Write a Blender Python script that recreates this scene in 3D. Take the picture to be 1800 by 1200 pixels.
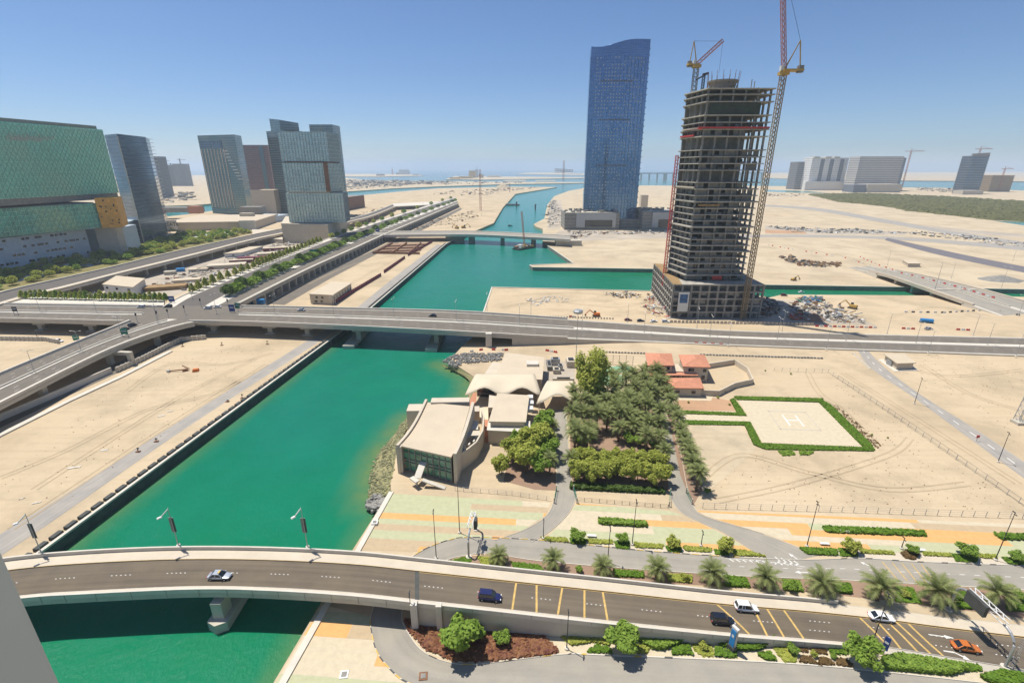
import bpy, math, random
from mathutils import Vector
RND = random.Random(11)
S = bpy.context.scene
COL = S.collection
for _o in list(bpy.data.objects): bpy.data.objects.remove(_o)

# ---------------------------------------------------------------- camera, sky, sun, exposure
CAM_H, FPX = 85.0, 850.0                      # camera height in metres, focal length for a picture 1800 wide
PITCH = math.atan((600 - 295) / FPX)
CP, SP = math.cos(PITCH), math.sin(PITCH)
cd = bpy.data.cameras.new('camera'); cam = bpy.data.objects.new('camera', cd); COL.objects.link(cam)
cam.location = (0, 0, CAM_H); cam.rotation_euler = (math.pi / 2 - PITCH, 0, 0)
cd.sensor_width = 36.0; cd.lens = 36.0 * FPX / 1800; cd.clip_start = 0.5; cd.clip_end = 60000
S.camera = cam
SUN_DIR = Vector((-0.33, 0.20, 1.0)).normalized()      # towards the sun
SUN_EL = math.asin(SUN_DIR.z); SUN_AZ = math.atan2(SUN_DIR.x, SUN_DIR.y)
W = bpy.data.worlds.new('World'); S.world = W; W.use_nodes = True
wn = W.node_tree.nodes; wl = W.node_tree.links
sky = wn.new('ShaderNodeTexSky'); sky.sky_type = 'NISHITA'; sky.sun_disc = False
sky.sun_elevation = SUN_EL; sky.sun_rotation = SUN_AZ
sky.altitude = 0; sky.air_density = 0.85; sky.dust_density = 0.5; sky.ozone_density = 10.0
wl.new(sky.outputs[0], wn['Background'].inputs[0]); wn['Background'].inputs[1].default_value = 0.083
sd = bpy.data.lights.new('sun', 'SUN'); sd.energy = 4.2; sd.angle = math.radians(0.55); sd.color = (1.0, 0.955, 0.88)
sun = bpy.data.objects.new('sun', sd); COL.objects.link(sun)
sun.rotation_euler = SUN_DIR.to_track_quat('Z', 'Y').to_euler(); sun.location = (0, 0, 400)
S.view_settings.view_transform = 'Standard'; S.view_settings.look = 'None'
S.view_settings.exposure = 0.47; S.view_settings.gamma = 1.0; S.view_settings.use_curve_mapping = False
S.render.engine = 'CYCLES'
try:
    S.cycles.max_bounces = 6; S.cycles.diffuse_bounces = 4; S.cycles.glossy_bounces = 3
    S.cycles.transmission_bounces = 4; S.cycles.volume_bounces = 1; S.cycles.caustics_reflective = False
except Exception: pass

# ---------------------------------------------------------------- survey helpers: photo point -> place in the world
def G(px, py, z=0.0):
    xr = (px - 900) / FPX; yu = (600 - py) / FPX
    d = Vector((xr, CP + yu * SP, -SP + yu * CP))
    return Vector((0, 0, CAM_H)) + d * ((z - CAM_H) / d.z)
def at(px, py, Y):
    xr = (px - 900) / FPX; yu = (600 - py) / FPX
    d = Vector((xr, CP + yu * SP, -SP + yu * CP))
    return Vector((0, 0, CAM_H)) + d * (Y / d.y)
def XY(px, py, z=0.0): v = G(px, py, z); return (v.x, v.y)
def hz(py, Y): return at(900, py, Y).z
ORD = ['first', 'second', 'third', 'fourth', 'fifth', 'sixth', 'seventh', 'eighth', 'ninth', 'tenth', 'eleventh', 'twelfth',
       'thirteenth', 'fourteenth', 'fifteenth', 'sixteenth', 'seventeenth', 'eighteenth', 'nineteenth', 'twentieth']
def nth(i): return ORD[i] if i < 20 else ('%d%s' % (i + 1, {1: 'st', 2: 'nd', 3: 'rd'}.get((i + 1) % 10, 'th')))

# ---------------------------------------------------------------- materials
MATS = {}
def _base(name):
    m = bpy.data.materials.new(name); m.use_nodes = True
    nt = m.node_tree; b = nt.nodes['Principled BSDF']; MATS[name] = m
    return m, nt, b
def _noise(nt, vec, scale, detail=4, rough=.6):
    n = nt.nodes.new('ShaderNodeTexNoise'); n.inputs['Scale'].default_value = scale
    n.inputs['Detail'].default_value = detail; n.inputs['Roughness'].default_value = rough
    nt.links.new(vec, n.inputs['Vector']); return n.outputs[0]
def _ramp(nt, fac, lo, hi):
    r = nt.nodes.new('ShaderNodeMapRange'); r.inputs[1].default_value = lo; r.inputs[2].default_value = hi
    nt.links.new(fac, r.inputs[0]); return r.outputs[0]
def _mix(nt, fac, a, b, mode='MIX'):
    n = nt.nodes.new('ShaderNodeMix'); n.data_type = 'RGBA'; n.blend_type = mode
    for s, v in ((n.inputs[0], fac), (n.inputs[6], a), (n.inputs[7], b)):
        if hasattr(v, 'is_linked') or hasattr(v, 'links'): nt.links.new(v, s)
        elif isinstance(v, (int, float)): s.default_value = v
        else: s.default_value = (*v, 1)
    return n.outputs[2]
def _math(nt, op, a, b=None, c=None):
    n = nt.nodes.new('ShaderNodeMath'); n.operation = op
    for i, v in enumerate((a, b, c)):
        if v is None: continue
        if isinstance(v, (int, float)): n.inputs[i].default_value = v
        else: nt.links.new(v, n.inputs[i])
    return n.outputs[0]
def _pos(nt): return nt.nodes.new('ShaderNodeNewGeometry').outputs['Position']
def _bump(nt, b, h, dist, strength=.5):
    n = nt.nodes.new('ShaderNodeBump'); n.inputs['Distance'].default_value = dist; n.inputs['Strength'].default_value = strength
    nt.links.new(h, n.inputs['Height']); nt.links.new(n.outputs[0], b.inputs['Normal'])
def mat(name, col, rough=.8, metal=0.0, var=.12, scale=.35, col2=None, bump=0, spec=.3, fine=6.0):
    if name in MATS: return MATS[name]
    m, nt, b = _base(name); p = _pos(nt)
    n1 = _ramp(nt, _noise(nt, p, scale), .3, .7); n2 = _ramp(nt, _noise(nt, p, scale * fine, 3), .3, .7)
    c2 = col2 or tuple(c * (1 - var) for c in col); c1 = tuple(min(1, c * (1 + var * .5)) for c in col)
    a = _mix(nt, n1, c1, c2)
    a = _mix(nt, _math(nt, 'MULTIPLY', n2, var), a, tuple(c * .45 for c in col))
    nt.links.new(a, b.inputs['Base Color']); b.inputs['Roughness'].default_value = rough
    b.inputs['Metallic'].default_value = metal; b.inputs['Specular IOR Level'].default_value = spec
    if bump: _bump(nt, b, n2, bump)
    return m
def sand_mat(name, c1, c2, c3):
    m, nt, b = _base(name); p = _pos(nt)
    big = _ramp(nt, _noise(nt, p, .012, 5), .38, .68); mid = _ramp(nt, _noise(nt, p, .07, 6, .65), .42, .72)
    fin = _ramp(nt, _noise(nt, p, 1.1, 5, .7), .35, .75)
    mp = nt.nodes.new('ShaderNodeMapping'); nt.links.new(p, mp.inputs[0]); mp.inputs['Rotation'].default_value = (0, 0, .35)
    mp.inputs['Scale'].default_value = (.02, .45, 1)
    trk = _ramp(nt, _noise(nt, mp.outputs[0], 1.0, 5, .65), .5, .78)
    a = _mix(nt, big, c1, c2)
    a = _mix(nt, _math(nt, 'MULTIPLY', mid, .55), a, c3)
    blot = _ramp(nt, _noise(nt, p, .035, 8, .72), 0.45, .63); a = _mix(nt, _math(nt, 'MULTIPLY', blot, .55), a, tuple(c * .58 for c in c2))
    spk = _ramp(nt, _noise(nt, p, .55, 3, .6), .66, .74); a = _mix(nt, _math(nt, 'MULTIPLY', spk, .22), a, tuple(c * .45 for c in c2))
    a = _mix(nt, _math(nt, 'MULTIPLY', trk, .6), a, tuple(c * .68 for c in c1))
    a = _mix(nt, _math(nt, 'MULTIPLY', fin, .22), a, tuple(c * .6 for c in c3))
    nt.links.new(a, b.inputs['Base Color']); b.inputs['Roughness'].default_value = .95; b.inputs['Specular IOR Level'].default_value = .1
    _bump(nt, b, fin, .06, .35)
    return m
def asphalt_mat(name, col, streak=.3, var=.25):
    m, nt, b = _base(name); p = _pos(nt)
    uv = nt.nodes.new('ShaderNodeUVMap').outputs[0]
    mp = nt.nodes.new('ShaderNodeMapping'); nt.links.new(uv, mp.inputs[0]); mp.inputs['Scale'].default_value = (.012, .75, 1)
    st = _ramp(nt, _noise(nt, mp.outputs[0], 1.0, 4), .35, .68)
    n1 = _ramp(nt, _noise(nt, p, .18, 5), .35, .7); n2 = _ramp(nt, _noise(nt, p, 3.0, 3), .3, .7)
    a = _mix(nt, _math(nt, 'MULTIPLY', st, streak * 2), col, tuple(c * (1 - streak) for c in col))
    a = _mix(nt, _math(nt, 'MULTIPLY', n1, var), a, (min(1, col[0] * 1.7), min(1, col[1] * 1.6), min(1, col[2] * 1.4)))
    a = _mix(nt, _math(nt, 'MULTIPLY', n2, .18), a, tuple(c * .6 for c in col))
    nt.links.new(a, b.inputs['Base Color']); b.inputs['Roughness'].default_value = .88; b.inputs['Specular IOR Level'].default_value = .2
    return m
def facade_mat(name, glass, frame, du, dv, fw=.08, fh=.1, rough=.12, spec=.8, cellvar=.35, metal=.0, glass2=None, g2=.3, glow=None):
    """curtain wall in metres along u and height v: panes with their own tint, thin frame lines between"""
    m, nt, b = _base(name)
    uv = nt.nodes.new('ShaderNodeUVMap').outputs[0]; sx = nt.nodes.new('ShaderNodeSeparateXYZ'); nt.links.new(uv, sx.inputs[0])
    u = _math(nt, 'DIVIDE', sx.outputs[0], du); v = _math(nt, 'DIVIDE', sx.outputs[1], dv)
    fu = _math(nt, 'FRACT', u); fv = _math(nt, 'FRACT', v)
    cb = nt.nodes.new('ShaderNodeCombineXYZ'); nt.links.new(_math(nt, 'FLOOR', u), cb.inputs[0]); nt.links.new(_math(nt, 'FLOOR', v), cb.inputs[1])
    wnz = nt.nodes.new('ShaderNodeTexWhiteNoise'); wnz.noise_dimensions = '2D'; nt.links.new(cb.outputs[0], wnz.inputs['Vector'])
    r = wnz.outputs['Value']
    g = _mix(nt, _math(nt, 'MULTIPLY', r, cellvar), glass, tuple(c * .35 for c in glass))
    if glass2:
        nz = _ramp(nt, _noise(nt, uv, .02, 3), .45, .6)
        g = _mix(nt, _math(nt, 'MULTIPLY', nz, g2), g, glass2)
    fr = _math(nt, 'MAXIMUM', _math(nt, 'LESS_THAN', fu, fw), _math(nt, 'LESS_THAN', fv, fh))
    c = _mix(nt, fr, g, frame)
    nt.links.new(c, b.inputs['Base Color']); b.inputs['Metallic'].default_value = metal
    rr = _math(nt, 'ADD', _math(nt, 'MULTIPLY', fr, .4), rough); nt.links.new(rr, b.inputs['Roughness'])
    b.inputs['Specular IOR Level'].default_value = spec
    return m
def leaf_mat(name, c1, c2, rough=.7):
    m, nt, b = _base(name); g = nt.nodes.new('ShaderNodeNewGeometry')
    n = _ramp(nt, _noise(nt, g.outputs['Position'], .9, 2), .35, .65)
    f = _math(nt, 'ADD', _math(nt, 'MULTIPLY', g.outputs['Random Per Island'], .65), _math(nt, 'MULTIPLY', n, .35))
    c = _mix(nt, f, c1, c2); nt.links.new(c, b.inputs['Base Color']); b.inputs['Roughness'].default_value = rough
    b.inputs['Specular IOR Level'].default_value = .25
    tr = nt.nodes.new('ShaderNodeBsdfTranslucent'); nt.links.new(c, tr.inputs[0]); ms = nt.nodes.new('ShaderNodeMixShader'); ms.inputs[0].default_value = .42
    nt.links.new(b.outputs[0], ms.inputs[1]); nt.links.new(tr.outputs[0], ms.inputs[2]); nt.links.new(ms.outputs[0], nt.nodes['Material Output'].inputs[0])
    return m

M = dict(
 sand=sand_mat('sand', (.55, .435, .285), (.49, .38, .24), (.59, .48, .33)),
 sand2=sand_mat('sand_pale', (.55, .45, .305), (.48, .38, .25), (.59, .495, .355)),
 dirt=sand_mat('yard_dirt', (.47, .40, .31), (.36, .31, .25), (.55, .49, .40)),
 park=sand_mat('park_soil', (.20, .19, .07), (.30, .22, .10), (.12, .17, .045)),
 red_soil=sand_mat('red_soil', (.50, .29, .17), (.42, .27, .16), (.55, .38, .25)),
 bed=sand_mat('planting_soil', (.33, .22, .15), (.26, .16, .11), (.38, .27, .19)),
 conc=mat('concrete', (.50, .455, .37), .85, var=.12, scale=.2),
 conc_l=mat('pale_concrete', (.60, .55, .46), .85, var=.1, scale=.25),
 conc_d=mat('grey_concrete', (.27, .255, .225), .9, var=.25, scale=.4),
 conc_raw=mat('raw_concrete', (.28, .265, .235), .9, var=.3, scale=.3),
 quay=mat('quay_concrete', (.34, .31, .26), .85, var=.25, scale=.3),
 white=mat('white_paint', (.68, .665, .62), .6, var=.06),
 cream=mat('cream_render', (.55, .475, .365), .85, var=.08, scale=.3),
 roofc=mat('cream_roof_membrane', (.54, .45, .325), .8, var=.07, scale=.15),
 tent=mat('tent_fabric', (.60, .51, .37), .75, var=.05, scale=.2),
 kerb_y=mat('yellow_kerb', (.62, .42, .10), .8), kerb_b=mat('black_kerb', (.09, .09, .09), .8),
 line_w=mat('white_marking', (.70, .68, .62), .8, var=.2, scale=2), line_y=mat('yellow_marking', (.60, .40, .13), .8, var=.25, scale=1.5),
 dark=mat('dark_metal', (.05, .052, .055), .55, .3), steel=mat('galvanised_steel', (.42, .43, .43), .5, .5, var=.1),
 dark_panel=mat('dark_panel', (.075, .078, .07), .75, var=.2, scale=.8),
 wall_grey=mat('host_wall', (.62, .60, .53), .85, var=.05, scale=.15),
 rubber=mat('tyre_rubber', (.02, .02, .02), .9), glass_d=mat('dark_glass', (.012, .016, .02), .12, 0, var=.1, spec=.7),
 glass_g=mat('green_glass', (.13, .33, .21), .12, 0, var=.35, scale=.25, spec=.7),  # green glass in its own tint, varied at random
 terracotta=mat('terracotta_tiles', (.56, .245, .145), .8, var=.2, scale=.7),
 tyre=sand_mat('tyre_track_sand', (.46, .36, .23), (.41, .315, .20), (.50, .395, .265)),
 quay_algae_shade=mat('algae_shade_quay_face', (.085, .10, .09), .7, var=.4, scale=.4), quay_dry=mat('quay_face', (.26, .245, .21), .85, var=.3, scale=.3),  # left quay face: algae and the wall's shade painted into one dark colour
 brick=mat('brick_paving', (.48, .22, .13), .85, var=.15, scale=1),
 orange=mat('orange_paint', (.62, .17, .03), .5, var=.1), crane_y=mat('crane_yellow', (.52, .33, .08), .6, var=.15),
 crane_r=mat('crane_red', (.52, .20, .13), .6, var=.15), red=mat('red_plastic', (.55, .06, .05), .6), blue=mat('blue_paint', (.03, .22, .50), .5),
 maroon=mat('maroon_hoarding', (.20, .05, .075), .7, var=.15), rock=mat('rock_stone', (.30, .285, .255), .9, var=.4, scale=.5),
 sign_blue=mat('sign_blue', (.02, .055, .22), .5), sign_green=mat('sign_green', (.015, .20, .12), .5), wood=mat('formwork_timber', (.34, .22, .10), .85, var=.3),
 court=mat('court_green', (.20, .36, .22), .8, var=.1), trunk=mat('bark', (.16, .115, .075), .95, var=.3, scale=2),
 hull=mat('barge_hull', (.10, .085, .075), .8, var=.3), rust=mat('rusty_steel', (.26, .13, .07), .85, var=.35, scale=1.2),
 asphalt=asphalt_mat('asphalt', (.155, .126, .092), .42), asphalt2=asphalt_mat('worn_asphalt', (.165, .145, .12), .3), asphalt_d=asphalt_mat('dark_asphalt', (.125, .112, .10)),
 service=asphalt_mat('service_road', (.31, .285, .24), .3), track=asphalt_mat('quay_road', (.34, .315, .28), .35), purple=asphalt_mat('fresh_asphalt', (.15, .14, .15), .15),
 leaf=leaf_mat('leaf_green', (.14, .25, .03), (.34, .46, .075)), leaf_y=leaf_mat('leaf_yellow_green', (.27, .32, .045), (.54, .55, .12)),
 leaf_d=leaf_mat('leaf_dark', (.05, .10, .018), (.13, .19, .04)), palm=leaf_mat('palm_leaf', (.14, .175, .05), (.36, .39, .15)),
 hedge=leaf_mat('hedge_leaf', (.11, .215, .015), (.21, .34, .035)), purple_leaf=leaf_mat('purple_leaf', (.19, .06, .055), (.44, .23, .10)),
 mangrove=leaf_mat('mangrove_leaf', (.11, .115, .03), (.21, .20, .065)), brown_leaf=leaf_mat('dry_leaf', (.15, .085, .035), (.24, .16, .06)),
)
for i, c in enumerate([(.64, .36, .135), (.44, .44, .265), (.56, .475, .33), (.47, .36, .225), (.50, .44, .29)]):
    M['pave%d' % i] = mat('paving_%s' % ['orange', 'green', 'cream', 'tan', 'olive'][i], c, .9, var=.1, scale=.8)

# ---------------------------------------------------------------- mesh helpers
class MB:
    def __init__(s): s.v = []; s.f = []; s.uvs = {}
    def add(s, vs, fs, uv=None):
        n = len(s.v); s.v += [tuple(v) for v in vs]
        for k, f in enumerate(fs):
            if uv: s.uvs[len(s.f)] = uv[k]
            s.f.append(tuple(i + n for i in f))
        return s
    def obox(s, c, d, rz=0.0, taper=1.0):
        x, y, z = d[0] / 2, d[1] / 2, d[2] / 2; ca, sa = math.cos(rz), math.sin(rz); vs = []
        for k, t in ((-z, 1), (z, taper)):
            for a, b in ((-x, -y), (x, -y), (x, y), (-x, y)):
                a *= t; b *= t; vs.append((c[0] + a * ca - b * sa, c[1] + a * sa + b * ca, c[2] + k))
        return s.add(vs, [(3, 2, 1, 0), (4, 5, 6, 7), (0, 1, 5, 4), (1, 2, 6, 5), (2, 3, 7, 6), (3, 0, 4, 7)])
    def box(s, x0, x1, y0, y1, z0, z1): return s.obox(((x0 + x1) / 2, (y0 + y1) / 2, (z0 + z1) / 2), (x1 - x0, y1 - y0, z1 - z0))
    def prism(s, poly, z0, z1, bottom=True, top=True, z1f=None):
        n = len(poly); A = sum(poly[i][0] * poly[(i + 1) % n][1] - poly[(i + 1) % n][0] * poly[i][1] for i in range(n))
        if A < 0: poly = poly[::-1]
        b = [(p[0], p[1], z0) for p in poly]; t = [(p[0], p[1], z1f(p) if z1f else z1) for p in poly]
        fs = []; uv = []; u = 0
        for i in range(n):
            j = (i + 1) % n; L = math.dist(poly[i][:2], poly[j][:2])
            fs.append((i, j, n + j, n + i)); uv.append([(u, 0), (u + L, 0), (u + L, t[j][2] - z0), (u, t[i][2] - z0)]); u += L
        if top: fs.append(tuple(range(n, 2 * n))); uv.append([(p[0], p[1]) for p in poly])
        if bottom: fs.append(tuple(range(n - 1, -1, -1))); uv.append([(p[0], p[1]) for p in poly[::-1]])
        return s.add(b + t, fs, uv)
    def bar(s, a, b, w, h=None, n=4, w2=None):
        a = Vector(a); b = Vector(b); d = (b - a)
        if d.length < 1e-6: return s
        d.normalize(); up = Vector((0, 0, 1)) if abs(d.z) < .95 else Vector((0, 1, 0))
        r = d.cross(up).normalized(); u = r.cross(d); h = h or w; k2 = (w2 / w) if w2 else 1; vs = []
        for p, k in ((a, 1), (b, k2)):
            for i in range(n):
                t = 2 * math.pi * (i + .5) / n; q = 1.414 if n == 4 else 1
                vs.append(p + (r * math.cos(t) * w / 2 + u * math.sin(t) * h / 2) * q * k)
        fs = [(i, (i + 1) % n, n + (i + 1) % n, n + i) for i in range(n)] + [tuple(range(n - 1, -1, -1)), tuple(range(n, 2 * n))]
        return s.add(vs, fs)
    def tube(s, pts, rad, n=6):
        pts = [Vector(p) for p in pts]; rad = rad if isinstance(rad, (list, tuple)) else [rad] * len(pts); vs = []
        for i, p in enumerate(pts):
            d = (pts[min(i + 1, len(pts) - 1)] - pts[max(i - 1, 0)]).normalized()
            up = Vector((0, 0, 1)) if abs(d.z) < .9 else Vector((0, 1, 0)); r = d.cross(up).normalized(); u = r.cross(d)
            vs += [p + (r * math.cos(2 * math.pi * k / n) + u * math.sin(2 * math.pi * k / n)) * rad[i] for k in range(n)]
        fs = [(i * n + k, i * n + (k + 1) % n, (i + 1) * n + (k + 1) % n, (i + 1) * n + k) for i in range(len(pts) - 1) for k in range(n)]
        fs += [tuple(range(n - 1, -1, -1)), tuple(range((len(pts) - 1) * n, len(pts) * n))]
        return s.add(vs, fs)
    def lathe(s, prof, c=(0, 0, 0), n=10):
        vs = [(c[0] + r * math.cos(2 * math.pi * k / n), c[1] + r * math.sin(2 * math.pi * k / n), c[2] + z) for r, z in prof for k in range(n)]
        m = len(prof); fs = [(i * n + k, i * n + (k + 1) % n, (i + 1) * n + (k + 1) % n, (i + 1) * n + k) for i in range(m - 1) for k in range(n)]
        fs += [tuple(range(n - 1, -1, -1)), tuple(range((m - 1) * n, m * n))]
        return s.add(vs, fs)
    def quad(s, *p): return s.add(p, [tuple(range(len(p)))])
    def truss(s, a, b, w, r=.12, nseg=8, tri=False):
        """square lattice girder from a to b"""
        a = Vector(a); b = Vector(b); d = (b - a).normalized(); up = Vector((0, 0, 1)) if abs(d.z) < .9 else Vector((0, 1, 0))
        x = d.cross(up).normalized() * w / 2; y = x.normalized().cross(d) * w / 2
        cs = [x + y, -x + y, -x - y, x - y]
        for c in cs: s.bar(a + c, b + c, r)
        for i in range(nseg):
            p = a.lerp(b, i / nseg); q = a.lerp(b, (i + 1) / nseg)
            for k in range(4):
                c, e = cs[k], cs[(k + 1) % 4]
                s.bar(p + c, q + e, r * .6); s.bar(q + c, q + e, r * .6)
        return s
    def build(s, name, m, parent=None, loc=None, smooth=False):
        off = Vector((0, 0, 0)); p = parent
        while p: off += p.location; p = p.parent
        me = bpy.data.meshes.new(name)
        sh = off if loc is None else Vector((0, 0, 0))
        me.from_pydata([(v[0] - sh.x, v[1] - sh.y, v[2] - sh.z) for v in s.v] if sh.length else s.v, [], s.f)
        if s.uvs:
            uvl = me.uv_layers.new(name='UVMap').data
            for fi, cs in s.uvs.items():
                ls = me.polygons[fi].loop_start
                for k, c in enumerate(cs): uvl[ls + k].uv = c
        if smooth: me.polygons.foreach_set('use_smooth', [True] * len(me.polygons))
        me.materials.append(M[m] if isinstance(m, str) else m); me.update()
        o = bpy.data.objects.new(name, me); COL.objects.link(o)
        if parent: o.parent = parent
        if loc is not None: o.location = loc
        return o
def tag(o, label=None, cat=None, group=None, kind=None):
    if label: o['label'] = label
    if cat: o['category'] = cat
    if group: o['group'] = group
    if kind: o['kind'] = kind
    return o
def thing(name, label, cat, loc=(0, 0, 0), group=None, rz=0):
    o = bpy.data.objects.new(name, None); COL.objects.link(o); o.location = loc; o.rotation_euler = (0, 0, rz); o.empty_display_size = .3
    return tag(o, label, cat, group)
def child(me, name, parent, loc=(0, 0, 0), rz=0):
    """another object on existing mesh data, under a parent, in the parent's own coordinates"""
    o = bpy.data.objects.new(name, me); COL.objects.link(o); o.parent = parent; o.location = loc; o.rotation_euler = (0, 0, rz); return o
def dup(root, loc, rz=0, label=None, sc=1.0, group=None):
    r = root.copy(); COL.objects.link(r); r.location = loc; r.rotation_euler = (0, 0, rz); r.scale = (sc,) * 3 if isinstance(sc, (int, float)) else sc
    if label: r['label'] = label
    if group: r['group'] = group
    for ch in list(root.children):
        c = ch.copy(); COL.objects.link(c); c.parent = r
        for g in list(ch.children):
            d = g.copy(); COL.objects.link(d); d.parent = c
    return r
def struct(name, mb, m, parent=None):
    o = mb.build(name, m, parent)
    if not parent: o['kind'] = 'structure'
    return o
def sheet(name, pts, m, z=0.02, parent=None, px=True):
    poly = [XY(*p) if px else p for p in pts]
    n = len(poly); A = sum(poly[i][0] * poly[(i + 1) % n][1] - poly[(i + 1) % n][0] * poly[i][1] for i in range(n))
    if A < 0: poly = poly[::-1]
    return struct(name, MB().add([(x, y, z) for x, y in poly], [tuple(range(n))], [[(x, y) for x, y in poly]]), m, parent)
def cat_rom(P, n):
    out = []
    for i in range(len(P) - 1):
        a, b, c, d = P[max(i - 1, 0)], P[i], P[i + 1], P[min(i + 2, len(P) - 1)]
        for k in range(n):
            t = k / n; out.append(.5 * ((2 * b) + (c - a) * t + (2 * a - 5 * b + 4 * c - d) * t * t + (3 * b - a - 3 * c + d) * t ** 3))
    return out + [P[-1]]
class Road:
    """two edges given as photo points with their height; everything on the road is laid between them"""
    def __init__(s, A, B, n=6):
        s.A = cat_rom([G(*p) for p in A], n); s.B = cat_rom([G(*p) for p in B], n); s.n = len(s.A)
        s.u = [0]
        for i in range(1, s.n): s.u.append(s.u[-1] + ((s.A[i] + s.B[i]) / 2 - (s.A[i - 1] + s.B[i - 1]) / 2).length)
    def idx(s, u):
        for i in range(s.n - 1):
            if u <= s.u[i + 1]: return i + (u - s.u[i]) / max(1e-6, s.u[i + 1] - s.u[i])
        return s.n - 1.0
    def pt(s, i, t, dz=0.0):
        k = min(int(i), s.n - 2); f = i - k
        a = s.A[k].lerp(s.A[k + 1], f); b = s.B[k].lerp(s.B[k + 1], f); p = a.lerp(b, t); p.z += dz; return p
    def near_x(s, x, t=.5):
        best = min(range(s.n - 1), key=lambda k: abs(s.pt(k + .5, t).x - x)); a, b = s.pt(best, t).x, s.pt(best + 1, t).x
        return best + max(0, min(1, (x - a) / (b - a))) if abs(b - a) > 1e-6 else best
    def rib(s, t0, t1, dz, thick=0, i0=0, i1=None, mb=None, dzf=None, zmin=None):
        mb = mb or MB(); i1 = s.n - 1 if i1 is None else i1; ks = [float(i0)] + [k for k in range(int(i0) + 1, int(math.ceil(i1)))] + [float(i1)]
        vs = []; fs = []; uv = []; us = []
        for k in ks:
            kk = min(int(k), s.n - 2); us.append(s.u[kk] + (k - kk) * (s.u[kk + 1] - s.u[kk]))
            z = dz + (dzf(k) if dzf else 0); a = s.pt(k, t0, z); b = s.pt(k, t1, z); vs += [a, b]
            if thick or zmin is not None:
                za = a.z - thick if zmin is None else min(zmin, a.z - .05)
                vs += [(a.x, a.y, za), (b.x, b.y, za)]
        m = 4 if (thick or zmin is not None) else 2; wd = (s.B[0] - s.A[0]).length
        for j in range(len(ks) - 1):
            p, q = j * m, (j + 1) * m
            fs.append((p, p + 1, q + 1, q)); uv.append([(us[j], t0 * wd), (us[j], t1 * wd), (us[j + 1], t1 * wd), (us[j + 1], t0 * wd)])
            if m == 4:
                for f in ((p + 1, p + 3, q + 3, q + 1), (p + 3, p + 2, q + 2, q + 3), (p + 2, p, q, q + 2)):
                    fs.append(f); uv.append([(us[j], 0), (us[j], 1), (us[j + 1], 1), (us[j + 1], 0)])
        if m == 4:
            e = (len(ks) - 1) * 4; fs += [(0, 2, 3, 1), (e, e + 1, e + 3, e + 2)]; uv += [[(0, 0)] * 4] * 2
        return mb.add(vs, fs, uv)
    def dashes(s, t, w, on, off, dz, u0=0, u1=None, mb=None):
        mb = mb or MB(); u = u0; u1 = u1 or s.u[-1]
        wd = (s.pt(s.n / 2, 1) - s.pt(s.n / 2, 0)).length; h = w / wd / 2
        while u + on < u1:
            i, j = s.idx(u), s.idx(u + on); mb.quad(s.pt(i, t - h, dz), s.pt(i, t + h, dz), s.pt(j, t + h, dz), s.pt(j, t - h, dz)); u += on + off
        return mb

# ================================================================ WATER AND LAND
LEFT_QUAY = [(-126, -60), (-110.7, 90.7), (-95.4, 238.7), (-91.0, 298.3), (-78.1, 582.7), (-52.9, 704.2), XY(868, 392), XY(873, 383), (-20.6, 1134.5), XY(906, 341), (209.8, 2368.1)]
RIGHT_SHORE_PX = [(648, 880), (651, 842), (664, 800), (690, 768), (716, 735), (757, 718), (812, 708), (826, 688), (818, 660), (790, 649), (774, 640)]      # waterline
RIGHT_LAND_PX = [(688, 868), (686, 850), (692, 828), (696, 800), (700, 785), (724, 742), (772, 716), (824, 704), (840, 690), (836, 664), (812, 648), (792, 634)]   # top of the bank
def pdist(p, a, b):
    ax, ay = a; bx, by = b; dx, dy = bx - ax, by - ay; t = max(0, min(1, ((p[0] - ax) * dx + (p[1] - ay) * dy) / max(1e-9, dx * dx + dy * dy)))
    return math.hypot(p[0] - ax - t * dx, p[1] - ay - t * dy)
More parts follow.
